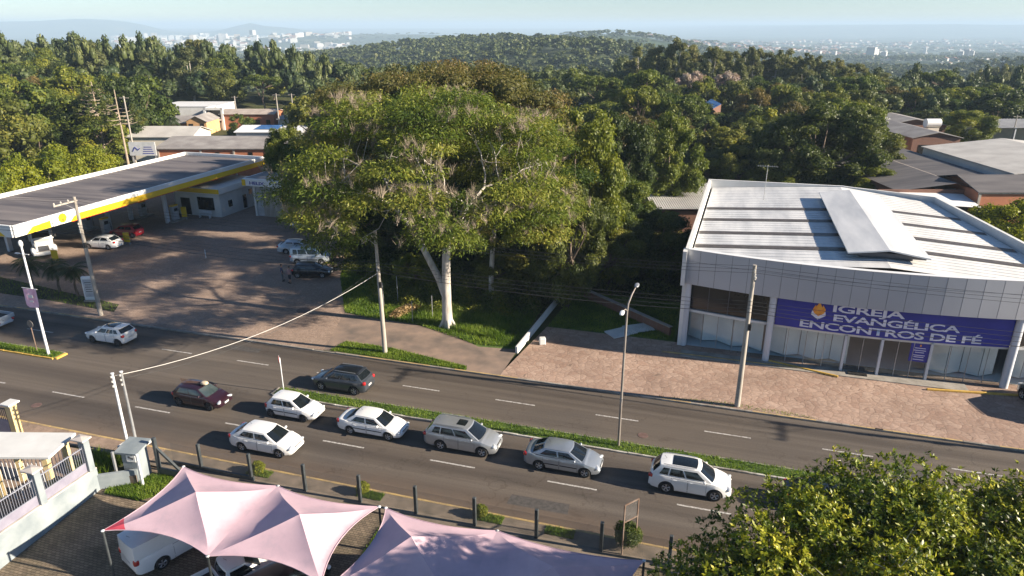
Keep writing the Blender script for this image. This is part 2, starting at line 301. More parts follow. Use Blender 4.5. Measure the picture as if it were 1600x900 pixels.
# ------------------------------------------------------------------ mesh helpers
class MB:
    def __init__(s): s.v = []; s.f = []; s.mi = []; s.m = 0
    def add(s, vs, fs):
        o = len(s.v); s.v += [tuple(x) for x in vs]
        for f in fs: s.f.append(tuple(i+o for i in f)); s.mi.append(s.m)
        return s
    def box(s, c, d, rz=0, R=None, bev=0):
        x, y, z = d[0]/2, d[1]/2, d[2]/2
        if bev and min(x, y, z) > bev*1.2:
            k = bev; vs = []; 
            for sx in (-1, 1):
                for sy in (-1, 1):
                    for sz in (-1, 1):
                        vs += [(sx*(x-k), sy*(y-k), sz*z), (sx*(x-k), sy*y, sz*(z-k)), (sx*x, sy*(y-k), sz*(z-k))]
            def I(a, b_, c_, j): return ((a*2+b_)*2+c_)*3+j
            fs = [(I(0,0,1,0), I(1,0,1,0), I(1,1,1,0), I(0,1,1,0)), (I(0,1,0,0), I(1,1,0,0), I(1,0,0,0), I(0,0,0,0)),
                  (I(0,0,0,1), I(1,0,0,1), I(1,0,1,1), I(0,0,1,1)), (I(1,1,0,1), I(0,1,0,1), I(0,1,1,1), I(1,1,1,1)),
                  (I(0,1,0,2), I(0,0,0,2), I(0,0,1,2), I(0,1,1,2)), (I(1,0,0,2), I(1,1,0,2), I(1,1,1,2), I(1,0,1,2))]
            for a in (0, 1):
                for c_ in (0, 1):
                    q = [I(0,a,c_,0), I(1,a,c_,0), I(1,a,c_,1), I(0,a,c_,1)]; fs.append(q if (a+c_) % 2 == 0 else q[::-1])
                    q = [I(a,0,c_,0), I(a,1,c_,0), I(a,1,c_,2), I(a,0,c_,2)]; fs.append(q if (a+c_) % 2 else q[::-1])
                    q = [I(a,c_,0,1), I(a,c_,1,1), I(a,c_,1,2), I(a,c_,0,2)]; fs.append(q if (a+c_) % 2 == 0 else q[::-1])
            for a in (0, 1):
                for b_ in (0, 1):
                    for c_ in (0, 1):
                        q = [I(a,b_,c_,0), I(a,b_,c_,1), I(a,b_,c_,2)]; fs.append(q if (a+b_+c_) % 2 else q[::-1])
        else:
            vs = [(sx*x, sy*y, sz*z) for sz in (-1, 1) for sy in (-1, 1) for sx in (-1, 1)]
            fs = [(0,2,3,1), (4,5,7,6), (0,1,5,4), (1,3,7,5), (3,2,6,7), (2,0,4,6)]
        if R is None: R = Matrix.Rotation(rz, 3, 'Z')
        c = Vector(c)
        return s.add([R @ Vector(p) + c for p in vs], fs)
    def cyl(s, p0, p1, r0, r1=None, n=10, caps=True):
        r1 = r0 if r1 is None else r1
        p0 = Vector(p0); p1 = Vector(p1); d = (p1-p0).normalized()
        u = d.orthogonal().normalized(); q = d.cross(u)
        vs = []
        for p, r in ((p0, r0), (p1, r1)):
            for i in range(n):
                a = 2*PI*i/n; vs.append(p + (u*math.cos(a)+q*math.sin(a))*r)
        fs = [(i, (i+1) % n, n+(i+1) % n, n+i) for i in range(n)]
        if caps: fs += [tuple(range(n))[::-1], tuple(range(n, 2*n))]
        return s.add(vs, fs)
    def tube(s, pts, rs, n=6):
        pts = [Vector(p) for p in pts]
        if not hasattr(rs, '__len__'): rs = [rs]*len(pts)
        vs = []; u = None
        for i, p in enumerate(pts):
            d = (pts[min(i+1, len(pts)-1)] - pts[max(i-1, 0)]).normalized()
            u = d.orthogonal().normalized() if u is None else (u - d*u.dot(d)).normalized()
            q = d.cross(u)
            for k in range(n):
                a = 2*PI*k/n; vs.append(p + (u*math.cos(a)+q*math.sin(a))*rs[i])
        fs = [(i*n+k, i*n+(k+1) % n, (i+1)*n+(k+1) % n, (i+1)*n+k) for i in range(len(pts)-1) for k in range(n)]
        fs += [tuple(range(n))[::-1], tuple(range((len(pts)-1)*n, len(pts)*n))]
        return s.add(vs, fs)
    def grid(s, f, us, vs_, flip=False):
        vs = [f(u, v) for u in us for v in vs_]; n = len(vs_)
        fs = [(i*n+j, (i+1)*n+j, (i+1)*n+j+1, i*n+j+1) for i in range(len(us)-1) for j in range(n-1)]
        if flip: fs = [q[::-1] for q in fs]
        return s.add(vs, fs)
    def prism(s, poly, z0, z1):
        n = len(poly)
        A = sum(poly[i][0]*poly[(i+1) % n][1]-poly[(i+1) % n][0]*poly[i][1] for i in range(n))
        if A < 0: poly = poly[::-1]
        f0 = z0 if callable(z0) else (lambda x, y: z0); f1 = z1 if callable(z1) else (lambda x, y: z1)
        vs = [(p[0], p[1], f0(*p)) for p in poly]+[(p[0], p[1], f1(*p)) for p in poly]
        return s.add(vs, [tuple(range(n))[::-1], tuple(range(n, 2*n))]+[(i, (i+1) % n, n+(i+1) % n, n+i) for i in range(n)])
    def ell(s, c, r, nu=12, nv=8, R=None, pw=1.0):
        vs = []; fs = []
        R = R or Matrix.Identity(3)
        def sp(a): return math.copysign(abs(a)**pw, a)
        for j in range(nv+1):
            t = -PI/2 + PI*j/nv
            for i in range(nu):
                a = 2*PI*i/nu
                vs.append(R @ Vector((r[0]*sp(math.cos(t))*sp(math.cos(a)), r[1]*sp(math.cos(t))*sp(math.sin(a)), r[2]*sp(math.sin(t)))) + Vector(c))
        for j in range(nv):
            for i in range(nu):
                fs.append((j*nu+i, j*nu+(i+1) % nu, (j+1)*nu+(i+1) % nu, (j+1)*nu+i))
        return s.add(vs, fs)
    def build(s, name, mats, parent=None, smooth=None, loc=None):
        me = bpy.data.meshes.new(name); me.from_pydata(s.v, [], s.f)
        mats = [mats] if isinstance(mats, str) else mats
        for x in mats: me.materials.append(M[x])
        me.polygons.foreach_set('material_index', s.mi)
        if smooth:
            bm = bmesh.new(); bm.from_mesh(me); bmesh.ops.remove_doubles(bm, verts=bm.verts, dist=1e-4)
            bmesh.ops.recalc_face_normals(bm, faces=bm.faces); bm.to_mesh(me); bm.free()
            shade(me, smooth)
        me.update()
        o = bpy.data.objects.new(name, me); COL.objects.link(o)
        if parent is not None: o.parent = parent
        if loc is not None: o.location = loc
        return o
def shade(me, deg):
    me.polygons.foreach_set('use_smooth', [True]*len(me.polygons))
    if hasattr(me, 'set_sharp_from_angle'): me.set_sharp_from_angle(angle=math.radians(deg))
def thing(name, label, cat, loc=(0, 0, 0), rz=0, group=None):
    o = bpy.data.objects.new(name, None); COL.objects.link(o)
    o.location = loc if len(loc) == 3 else (loc[0], loc[1], 0); o.rotation_euler = (0, 0, rz)
    o['label'] = label; o['category'] = cat
    if group: o['group'] = group
    return o
def tag(o, label, cat, group=None):
    o['label'] = label; o['category'] = cat
    if group: o['group'] = group
    return o
def kind(o, k): o['kind'] = k; return o
def copy_tree(o, parent=None, top=True):
    c = o.copy(); COL.objects.link(c)
    if not top: c.parent = parent
    for ch in o.children: copy_tree(ch, c, False)
    return c
# ------------------------------------------------------------------ terrain: one sheet to the horizon
def sst(a, b_, x):
    t = np.clip((x-a)/(b_-a), 0, 1); return t*t*(3-2*t)
def terrain(x, y):
    """height of the land; x, y world"""
    x = np.asarray(x, float); y = np.asarray(y, float)
    X = CY*x + SY*y; Y = -SY*x + CY*y
    r = np.hypot(X, Y)
    h = -34*sst(235, 440, r) - 26*sst(500, 1800, r) - 42*sst(1800, 4200, r)
    h = h + 33*np.exp(-((X+265)/105)**2/2 - ((Y-345)/95)**2/2)*sst(150, 260, r)*(Y > 0)
    h = h + 51*np.exp(-((X+5)/195)**2/2 - ((Y-930)/170)**2/2)
    h = h + 26*np.exp(-((X-60)/90)**2/2 - ((Y-640)/90)**2/2)
    h = h + 60*np.exp(-((X-250)/190)**2/2 - ((Y-1750)/260)**2/2)
    h = h + 36*np.exp(-((X-610)/48)**2/2 - ((Y-800)/80)**2/2)
    h = h + 80*np.exp(-((X-420)/360)**2/2 - ((Y-3300)/420)**2/2)
    h = h + 70*np.exp(-((X+900)/900)**2/2 - ((Y-5200)/500)**2/2)
    h = h + 8*np.sin(X/170+1.3)*np.sin(Y/210)*sst(400, 900, r)
    for (cx, cy, a, sx, sy) in ((-6050, 10200, 152, 480, 600), (-5350, 10200, 138, 330, 600), (-3520, 10000, 62, 130, 400), (-3050, 10000, 50, 200, 400), (-3500, 10100, 88, 520, 500), (-7100, 10200, 140, 600, 600)):
        h = h + a*np.exp(-((X-cx)/sx)**2/2 - ((Y-cy)/sy)**2/2)
    h = h + (134+7*np.sin(X/900)+4*np.sin(X/330+1))*sst(2200, 5200, X)*sst(8600, 11200, Y) + 60*sst(9000, 15000, Y)*(1-sst(2200, 5200, X))
    # car park beyond the fence is lower than the street
    lot = sst(27.6, 26.6, y)*(x > -60)*(x < 60)*(y > -40)
    h = h - .95*lot
    return h
rs = np.concatenate([np.linspace(2, 60, 40), np.geomspace(61.5, 24000, 170)]); th = np.linspace(0, 2*PI, 361)[:-1]
RR, TT = np.meshgrid(rs, th, indexing='ij'); TX = RR*np.cos(TT); TY = RR*np.sin(TT); TZ = terrain(TX, TY)-.03
nr_, nt_ = RR.shape
vv = np.stack([TX, TY, TZ], -1).reshape(-1, 3)
I = np.arange(nr_*nt_).reshape(nr_, nt_); J = np.roll(I, -1, axis=1)
ff = np.stack([I[:-1], I[1:], J[1:], J[:-1]], -1).reshape(-1, 4)
def np_mesh(name, v, f, mats, tint=None, smooth=False):
    me = bpy.data.meshes.new(name); k = f.shape[1]
    me.vertices.add(len(v)); me.vertices.foreach_set('co', np.ascontiguousarray(v, np.float32).ravel())
    me.loops.add(f.size); me.loops.foreach_set('vertex_index', np.ascontiguousarray(f, np.int32).ravel())
    me.polygons.add(len(f)); me.polygons.foreach_set('loop_start', np.arange(0, f.size, k, dtype=np.int32))
    try: me.polygons.foreach_set('loop_total', np.full(len(f), k, np.int32))
    except Exception: pass
    if smooth: me.polygons.foreach_set('use_smooth', np.ones(len(f), bool))
    me.update(calc_edges=True)
    for x in ([mats] if isinstance(mats, str) else mats): me.materials.append(M[x])
    if tint is not None:
        a = me.attributes.new('tint', 'FLOAT', 'FACE'); a.data.foreach_set('value', np.ascontiguousarray(tint, np.float32))
    return me
def np_obj(name, *a, parent=None, **k):
    o = bpy.data.objects.new(name, np_mesh(name, *a, **k)); COL.objects.link(o)
    if parent is not None: o.parent = parent
    return o
# the land: grass and soil near by, woods and fields far away
m, n, b = nodes('land'); v = coord(n)
near = ramp(n, noise(n, v, .35, 6, .65), [(.3, (.035, .05, .015)), (.55, (.07, .075, .03)), (.75, (.12, .09, .05))])
far = ramp(n, noise(n, v, .0035, 8, .62), [(.3, (.03, .05, .025)), (.5, (.06, .085, .04)), (.62, (.11, .12, .06)), (.75, (.2, .15, .1))])
sx_ = n.nodes.new('ShaderNodeVectorMath'); sx_.operation = 'LENGTH'; n.links.new(v, sx_.inputs[0])
mr = n.nodes.new('ShaderNodeMapRange'); n.links.new(sx_.outputs['Value'], mr.inputs[0]); mr.inputs[1].default_value = 300; mr.inputs[2].default_value = 900
n.links.new(mixc(n, mr.outputs[0], near, far), b.inputs['Base Color']); b.inputs['Roughness'].default_value = .95; b.inputs['Specular IOR Level'].default_value = .1
kind(np_obj('ground', vv, ff, 'land', smooth=True), 'structure')

def sheet(name, polys, z, mat, k='structure'):
    mb = MB()
    for p in polys: mb.add([(q[0], q[1], z) for q in p], [tuple(range(len(p)))])
    o = mb.build(name, mat); o['kind'] = k; return o
def slab(name, polys, z0, z1, mat, k='structure'):
    mb = MB()
    for p in polys: mb.prism(p, z0, z1)
    o = mb.build(name, mat); o['kind'] = k; return o
XL, XR = -190, 120
K0, K1 = 29.3, 44.25          # kerb lines of the avenue
sheet('road', [[(XL, K0), (XR, K0), (XR, K1), (XL, K1)]], 0, 'asphalt')
# painted lane dashes
mb = MB()
for y, ph, dx in ((33.0, -.6, 7.25), (41.05, .5, 7.05)):
    for i in range(-24, 15):
        x = ph + i*dx
        ln = 2.85
        mb.add([(x, y-.06, .005), (x+ln, y-.06, .005), (x+ln, y+.06, .005), (x, y+.06, .005)], [(0, 1, 2, 3)])
kind(mb.build('lane_markings', 'road_paint'), 'structure')
# repairs and covers in the carriageway
mk('asphalt_repair', (.05, .045, .042), (.085, .077, .07), 5, .85, bmp=.2)
PT = [(-52, 30.3, 2.6, 1.1), (-9.5, 30.4, 3.4, .9), (11, 39.0, 2.2, 1.2), (-38, 42.6, 4.0, .8), (24, 42.4, 3.0, 1.0)]
sheet('asphalt_patches', [[(x, y, 0)[:2], (x+w_, y+.05), (x+w_-.08, y+d_), (x+.06, y+d_-.04)] for x, y, w_, d_ in PT], .004, 'asphalt_repair')
# far side: kerb, forecourt, dirt and path, plaza
SW = .12
sheet('sidewalk_dirt', [[(-29.12, K1+.16), (-14.3, K1+.16), (-14.3, 49.0), (-17.5, 48.6), (-20.5, 50.3), (-24, 51.2), (-31.45, 51.9)]], SW+.004, 'asphalt_path')
sheet('kerb_grass', [[(-28.6, K1+.2), (-17, K1+.16), (-17.2, 45.0), (-20, 45.6), (-24, 46.3), (-28.2, 46.4)]], SW+.008, 'turf')
slab('forecourt_paving', [[(-96, K1+.15), (-29.1, K1+.15), (-31.5, 52), (-36.8, 60.5), (-42.5, 72), (-47, 84), (-52, 100), (-104, 100)]], -.3, SW, 'forecourt_stone')
slab('verge_base', [[(-29.1, K1+.15), (-14.4, K1+.15), (-14.5, 55), (-16, 66), (-40, 66), (-36.8, 60.5), (-31.5, 52)]], -.3, SW-.01, 'turf')
slab('plaza_paving', [[(-14.4, K1+.15), (60, K1+.15), (60, 54.1), (-13.2, 54.1)]], -.3, SW, 'crazy_paving')
slab('lawn_ground', [[(-13.2, 54.1), (-2.4, 54.1), (-2.4, 63), (-12.6, 63.3)]], -.3, SW-.006, 'turf')
# kerbs
mb = MB(); rnd = random.Random(4)
for (x0, x1) in ((XL, -31.0), (-31.0, XR)):
    x = x0
    while x < x1:
        l = min(1.0, x1-x); hh = SW+.012 if not (-31 < x < -28.5) else SW-.03
        mb.box((x+l/2, K1+.075, hh/2-.1), (l-.015, .15, hh+.2), bev=.012); x += 1.0
kind(mb.build('kerb_far', 'kerb_concrete'), 'structure')
mb = MB()
for (x0, x1) in ((-25.9, -13.2), (-2.5, 11.0), (11, 40), (-88, -51)):
    x = x0
    while x < x1:
        if rnd.random() < .8: mb.add([(x, K1+.012, SW+.016), (x+.97, K1+.012, SW+.016), (x+.97, K1+.14, SW+.016), (x, K1+.14, SW+.016)], [(0, 1, 2, 3)])
        x += 1.0
kind(mb.build('kerb_paint', 'worn_yellow'), 'structure')
# near side
mb = MB(); x = XL
while x < XR:
    mb.box((x+.5, K0-.075, .0), (.985, .15, .26), bev=.012); x += 1
kind(mb.build('kerb_near', 'worn_yellow'), 'structure')
slab('sidewalk', [[(XL, 27.95), (-30.9, 27.95), (-30.9, K0-.15), (XL, K0-.15)]], -.3, .115, 'sidewalk')
slab('sidewalk_gritty', [[(-30.9, 27.6), (XR, 27.6), (XR, K0-.15), (-30.9, K0-.15)]], -1.6, .115, 'grit_path')
# median
def median(x0, x1, nose):
    mb = MB(); x = x0
    n = int(round((x1-x0)))
    for i in range(n):
        l = (x1-x0)/n; xx = x0+i*l
        mb.box((xx+l/2, 37.07, .01), (l-.012, .13, .2+.02*math.sin(i*2.3)), bev=.015)
    if x1 < 0: mb.box((nose, 37.62, .0), (.3, 1.0, .25), bev=.04)
    else: k3 = MB(); k3.box((nose+.1, 37.62, -.01), (.16, 1.0, .2), bev=.03); kind(k3.build('median_kerb', 'kerb_concrete'), 'structure')
    k2 = MB()
    for i in range(n):
        l = (x1-x0)/n; k2.box((x0+i*l+l/2, 38.17, -.01), (l-.012, .12, .2), bev=.015)
    kind(k2.build('median_kerb', 'kerb_concrete'), 'structure')
    kind(mb.build('median_kerb', 'white_kerb' if x1 > 0 else 'yellow_kerb'), 'structure')
    slab('median_soil', [[(x0, 37.13), (x1, 37.13), (x1, 38.11), (x0, 38.11)]], -.1, .1, 'turf')
median(-28.8, XR, -29.05); median(XL, -48.6, -48.4)
# the paved lot below the street
LOTS = lambda y: -.055*(27.6-y)
mb = MB(); mb.grid(lambda u, v_: (u, v_, LOTS(v_)), [-31.9, 30], [-20, 0, 15, 27.6]); kind(mb.build('lot_paving', 'setts'), 'structure')
sheet('yard_paving', [[(-60, -5), (-32.1, -5), (-32.1, 26.4), (-36, 27.7), (-60, 27.7)]], .12, 'sidewalk')

# ------------------------------------------------------------------ leaves and grass built as many small faces
def frames(nrm, rng):
    nrm = nrm/np.maximum(np.linalg.norm(nrm, axis=1, keepdims=True), 1e-6)
    a = rng.normal(size=nrm.shape); t = np.cross(nrm, a); t /= np.maximum(np.linalg.norm(t, axis=1, keepdims=True), 1e-6)
    return nrm, t, np.cross(nrm, t)
def leaves(c, nrm, size, rng, asp=.55, jit=.8, droop=0., along=None):
    """diamond leaves: returns verts, quads"""
    nrm = nrm/np.maximum(np.linalg.norm(nrm, axis=1, keepdims=True), 1e-6) + rng.normal(size=c.shape)*jit
    nn, t, u = frames(nrm, rng)
    if along is not None:
        t = along + rng.normal(size=c.shape)*.45; t /= np.linalg.norm(t, axis=1, keepdims=True); u = np.cross(nn, t); u /= np.maximum(np.linalg.norm(u, axis=1, keepdims=True), 1e-6)
    s = (size*rng.uniform(.6, 1.35, len(c)))[:, None]
    v = np.stack([c - t*s*.5, c + u*s*asp*.5 + nn*s*.1, c + t*s*.5 - np.array([0, 0, droop])*s, c - u*s*asp*.5 + nn*s*.1], 1)
    f = np.arange(len(c)*4).reshape(-1, 4)
    return v.reshape(-1, 3), f
def ico(sub):
    bm = bmesh.new(); bmesh.ops.create_icosphere(bm, subdivisions=sub, radius=1)
    v = np.array([x.co[:] for x in bm.verts]); f = np.array([[x.index for x in q.verts] for q in bm.faces]); bm.free(); return v, f
ICO1, ICO2 = ico(1), ico(2)
def crown_blobs(seed, R, Rz, n, rs_, top=.25, flat=1., bottom=-.5):
    """centres and radii of the leaf clumps of a crown; crown centre at the origin"""
    rng = np.random.default_rng(seed); out = []
    while len(out) < n:
        d = rng.normal(size=3); d /= np.linalg.norm(d)
        if d[2] < bottom: continue
        k = rng.uniform(.55, 1.0)**.6
        r = rng.uniform(*rs_)*R
        out.append((d[0]*R*k, d[1]*R*k, d[2]*Rz*k, r, r*flat))
    return np.array(out)
def crown_mesh(name, blobs, nleaf, size, mat, seed=0, asp=.55, jit=.75, core=.74, shell=(.72, 1.08), droop=.1, tvar=.22, corelvl=1, up=.35, holes=.0):
    rng = np.random.default_rng(seed+77)
    area = blobs[:, 3]**2; cnt = np.maximum(6, (nleaf*area/area.sum())).astype(int)
    id_ = np.repeat(np.arange(len(blobs)), cnt)
    d = rng.normal(size=(len(id_), 3)); d /= np.linalg.norm(d, axis=1, keepdims=True)
    d[:, 2] = np.where((d[:, 2] < -.35) & (rng.random(len(d)) < .6), -d[:, 2], d[:, 2])
    k = rng.uniform(shell[0], shell[1], len(d))
    # clump surface is lumpy
    ph = blobs[id_, 0]*3.1
    lump = 1+.13*np.sin(d[:, 0]*5+ph)*np.sin(d[:, 1]*5+ph*1.7)+.1*np.sin(d[:, 2]*7+ph)
    c = blobs[id_, :3] + d*np.stack([blobs[id_, 3]]*2+[blobs[id_, 4]], 1)*(k*lump)[:, None]
    nrm = d+np.array([0, 0, up])
    v, f = leaves(c, nrm, np.full(len(c), size), rng, asp, jit, droop)
    bt = rng.normal(0, tvar, len(blobs)); t = np.clip(.45+bt[id_]+rng.normal(0, .13, len(id_)), 0, 1)
    vs = [v]; o = len(v); extra = []; et = []
    if core:
        iv, if_ = ICO1 if corelvl == 1 else ICO2
        for i, q in enumerate(blobs):
            w_ = iv*(1+rng.normal(0, .08, (len(iv), 1)))*np.array([q[3], q[3], q[4]])*core+q[:3]
            vs.append(w_); extra.append(if_+o); et.append(np.full(len(if_), np.clip(.3+bt[i]*.5, 0, 1))); o += len(iv)
    V = np.concatenate(vs)
    if extra:
        E3 = np.concatenate(extra); E4 = np.concatenate([E3, E3[:, 2:3]], 1)
        # triangles kept as triangles: build the mesh from loops directly
        me = bpy.data.meshes.new(name)
        me.vertices.add(len(V)); me.vertices.foreach_set('co', V.astype(np.float32).ravel())
        lp = np.concatenate([f.ravel(), E3.ravel()]).astype(np.int32); me.loops.add(len(lp)); me.loops.foreach_set('vertex_index', lp)
        st = np.concatenate([np.arange(len(f))*4, len(f)*4+np.arange(len(E3))*3]).astype(np.int32)
        me.polygons.add(len(st)); me.polygons.foreach_set('loop_start', st); me.update(calc_edges=True)
        me.materials.append(M[mat]); a = me.attributes.new('tint', 'FLOAT', 'FACE')
        a.data.foreach_set('value', np.concatenate([t, np.concatenate(et)]).astype(np.float32))
        return me
    return np_mesh(name, V, f, mat, t)
def grass_patch(name, pts_fn, n, h, wd, z, seed, label=None, mat='grass_blade'):
    rng = np.random.default_rng(seed); p = pts_fn(rng, n); n = len(p)
    a = rng.uniform(0, 2*PI, n); hh = h*rng.uniform(.5, 1.4, n); lean = rng.normal(0, .35, (n, 2))*hh[:, None]
    zz = z(p) if callable(z) else np.full(n, z)
    b0 = np.stack([p[:, 0]-np.cos(a)*wd, p[:, 1]-np.sin(a)*wd, zz], 1); b1 = np.stack([p[:, 0]+np.cos(a)*wd, p[:, 1]+np.sin(a)*wd, zz], 1)
    tp = np.stack([p[:, 0]+lean[:, 0], p[:, 1]+lean[:, 1], zz+hh], 1)
    v = np.stack([b0, b1, tp], 1).reshape(-1, 3); f = np.arange(n*3).reshape(-1, 3)
    t = np.clip(.45+.25*np.sin(p[:, 0]*1.3+np.sin(p[:, 1]*2))+rng.normal(0, .2, n), 0, 1)
    o = np_obj(name, v, f, mat, t); o['kind'] = 'stuff'; o['label'] = label or 'green grass'; return o
def poly_pts(poly):
    poly = np.array(poly)
    def f(rng, n):
        lo, hi = poly.min(0), poly.max(0); p = rng.uniform(lo, hi, (n, 2)); ins = np.zeros(n, bool)
        j = len(poly)-1
        for i in range(len(poly)):
            xi, yi = poly[i]; xj, yj = poly[j]
            c = ((yi > p[:, 1]) != (yj > p[:, 1])) & (p[:, 0] < (xj-xi)*(p[:, 1]-yi)/(yj-yi+1e-9)+xi); ins ^= c; j = i
        return p[ins]
    return f
rect = lambda a, b_, c, d: poly_pts([(a, b_), (c, b_), (c, d), (a, d)])
grass_patch('grass', rect(-28.6, 37.13, 40, 38.2), 14000, .13, .022, .1, 1, 'strip of grass along the long middle island')
grass_patch('grass', rect(-80, 37.15, -48.7, 38.1), 9000, .15, .022, .1, 2, 'grass on the short island at the left')
VERGE = [(-31.5, 52), (-29, 51.4), (-24.4, 51.4), (-17.8, 48.9), (-14.6, 49.2), (-14.6, 58), (-18, 62), (-38, 64), (-36.8, 60.5)]
grass_patch('grass', poly_pts(VERGE), 60000, .2, .03, SW, 3, 'bright grass around the foot of the big tree')
grass_patch('grass', poly_pts([(-24.5, 51.8), (-16.5, 50.3), (-15.5, 53.5), (-19, 56), (-25, 56)]), 16000, .42, .03, SW, 9, 'taller grass behind the big pale trunk')
grass_patch('grass', poly_pts([(-28.6, K1+.25), (-17, K1+.2), (-17.2, 45.0), (-24, 46.3), (-28.2, 46.4)]), 11000, .15, .025, SW, 4, 'grass beside the kerb around the utility pole')
grass_patch('grass', poly_pts([(-4, K1+.2), (8, K1+.2), (6, 44.9), (2, 45.1), (-2, 44.7)]), 700, .1, .02, SW, 5, 'weeds along the kerb by the plaza')
grass_patch('grass', poly_pts([(-13.1, 54.2), (-2.6, 54.3), (-2.6, 63), (-12.6, 63)]), 26000, .14, .025, SW, 6, 'shaded lawn beside the church')
grass_patch('grass', poly_pts([(-60.5, 46.6), (-51.5, 46), (-52.5, 47.6), (-72, 50.5), (-90, 50.5), (-90, 47)]), 5000, .16, .025, SW, 7, 'grass bed under the small palms')
slab('planting_bed', [[(-60.5, 46.6), (-51.5, 46), (-52.5, 47.6), (-72, 50.5), (-90, 50.5), (-90, 47)]], 0, SW+.006, 'soil_painted_shade')  # soil colour darkened to paint in the tree shade over the bed
# ------------------------------------------------------------------ cars
def lerp(a, b_, t): return a+(b_-a)*t
def pl(pts, x):
    if x <= pts[0][0]: return pts[0][1]
    for (a, p), (b_, q) in zip(pts, pts[1:]):
        if x <= b_:
            t = (x-a)/(b_-a); t2 = t*t*(3-2*t)*.4+t*.6; return p+(q-p)*t2
    return pts[-1][1]
def make_car(name, label, L=4.2, W=1.74, H=1.47, wb=2.55, fo=.85, r=.31, hood=(.72, .98), belt=(.95, 1.0), cowl=None, rf=None, rr=None, rb=None,
             deck=None, paint='white_paint', rails=False, sunroof=0, cladding=False, rim='alloy', van=False, pickup=False, quarter=True, spoiler=False, cat='car', roofpaint=None, side_strip=False, doors=4, tail_h=.2, head_w=.36, group=None, glass='car_glass'):
    """x forward, y left, z up; origin on the ground under the middle of the car"""
    t = thing(name, label, cat, group=group)
    h2 = L/2; xf = h2-fo; xr = xf-wb; W2 = W/2
    cowl = cowl if cowl is not None else h2-1.05
    rf = rf if rf is not None else cowl-.75
    rr = rr if rr is not None else -h2+.55
    rb = rb if rb is not None else -h2+.12
    ra = r*1.2
    rear_top = deck if deck else belt[1]
    top = [(-h2, rear_top-.28 if not van else 1.0), (-h2+.05, rear_top-.06), (-h2+.2, rear_top), (rb, belt[1] if not deck else rear_top), (rb+.25, belt[1]), (cowl-.1, belt[0]), (cowl+.15, hood[1]-.02), (h2-.75, lerp(hood[0], hood[1], .55)+.03), (h2-.3, hood[0]+.04), (h2-.1, hood[0]-.06), (h2, hood[0]-.17)]
    top = sorted(top)
    def wid(x):
        k = max(0, (abs(x)-h2+.9)/.9); e = 1-.17*k**2.2
        if x > h2-.9: e = 1-.24*k**2.0
        return W2*e
    def arch(x):
        z = 0
        for xc in (xf, xr):
            d = abs(x-xc)
            if d < ra: z = max(z, r+math.sqrt(ra*ra-d*d)*1.0)
        return z
    def ring(x):
        zt = pl(top, x); w_ = wid(x); a = arch(x); end = max(0, (abs(x)-h2+.12)/.12)
        zb = .19+.12*end+max(0, (abs(x)-h2+.7)/.7)*.04
        zb1 = max(zb, a)
        z3 = max(.46, a+.015); z4 = max(zt-.15, z3+.02); z5 = max(zt-.035, z4+.02)
        e = 1-.05*end
        return [(0, zb1), (w_*.86*e, zb1), (w_*.965*e, max(zb+.07, a+.005)), (w_*e, z3), (w_*.985*e, z4), (w_*.93*e, z5), (w_*.8*e, max(zt, z5+.01)), (w_*.4*e, max(zt, z5+.01)+.02), (0, max(zt, z5+.01)+.028)]
    xs = set([-h2, -h2+.03, -h2+.08, -h2+.2, h2-.2, h2-.08, h2-.03, h2, rb, rb+.25, cowl-.1, cowl+.15])
    for xc in (xf, xr):
        for i in range(-6, 7): xs.add(xc+ra*math.sin(i/6*PI/2)*.999)
        xs.add(xc-ra-.01); xs.add(xc+ra+.01)
    xx = -h2+.35
    while xx < h2-.3: xs.add(xx); xx += .28
    xs = sorted(x for x in xs if -h2 <= x <= h2)
    xs = [x for i, x in enumerate(xs) if i == 0 or x-xs[i-1] > .004]
    mb = MB(); n = 9; rows = [ring(x) for x in xs]
    vs = []
    for x, rg in zip(xs, rows):
        vs += [(x, y, z) for y, z in rg]+[(x, -y, z) for y, z in rg[-2:0:-1]]
    m_ = 2*n-2
    fs = [(i*m_+j, i*m_+(j+1) % m_, (i+1)*m_+(j+1) % m_, (i+1)*m_+j) for i in range(len(xs)-1) for j in range(m_)]
    fs += [tuple(range(m_)), tuple(range((len(xs)-1)*m_, len(xs)*m_))[::-1]]
    mb.add(vs, fs)
    def side_y(x, z):
        rg = ring(x)[1:7]
        for (y0, z0), (y1, z1) in zip(rg, rg[1:]):
            if z <= z1: return lerp(y0, y1, (z-z0)/(z1-z0+1e-6)) if z >= z0 else y0
        return rg[-1][0]
    # greenhouse
    wb_, wr_ = W2*.915, W2*(.735 if not van else .86)
    roofz = H
    def P(side, u, v):
        """side faces: u 0 front..1 rear, v 0 belt..1 roof"""
        x0 = lerp(cowl, rf, v); x1 = lerp(rb, rr, v)
        zb0 = belt[0]; zb1 = rear_top-.0 if deck else belt[1]
        x = lerp(x0, x1, u); z = lerp(lerp(zb0, zb1, u)-.03, roofz-.06, v)
        y = lerp(wb_, wr_, v**1.25)*(1-.05*abs(2*u-1)**3)
        return Vector((x, side*y, z))
    def Fp(q, v):
        p = P(1, 0, v); return Vector((p.x+.16*(1-q*q)*(1-.3*v), q*p.y, p.z+.02*(1-q*q)*v))
    def Rp(q, v):
        p = P(1, 1, v); return Vector((p.x-.1*(1-q*q)*(1-.3*v), q*p.y, p.z+.02*(1-q*q)*v))
    def Tp(q, u):
        a, c = Fp(q, 1), Rp(q, 1); p = a.lerp(c, u); s_ = P(1, u, 1)
        bump_ = .055*(1-q*q)**.7*min(1, 4*u+.15, 4*(1-u)+.15)+.02*math.sin(PI*u)
        return Vector((p.x, q*s_.y, p.z+bump_))
    U = [i/12 for i in range(13)]; V = [0, .25, .5, .75, .9, 1]; Q = [-1, -.85, -.5, 0, .5, .85, 1]
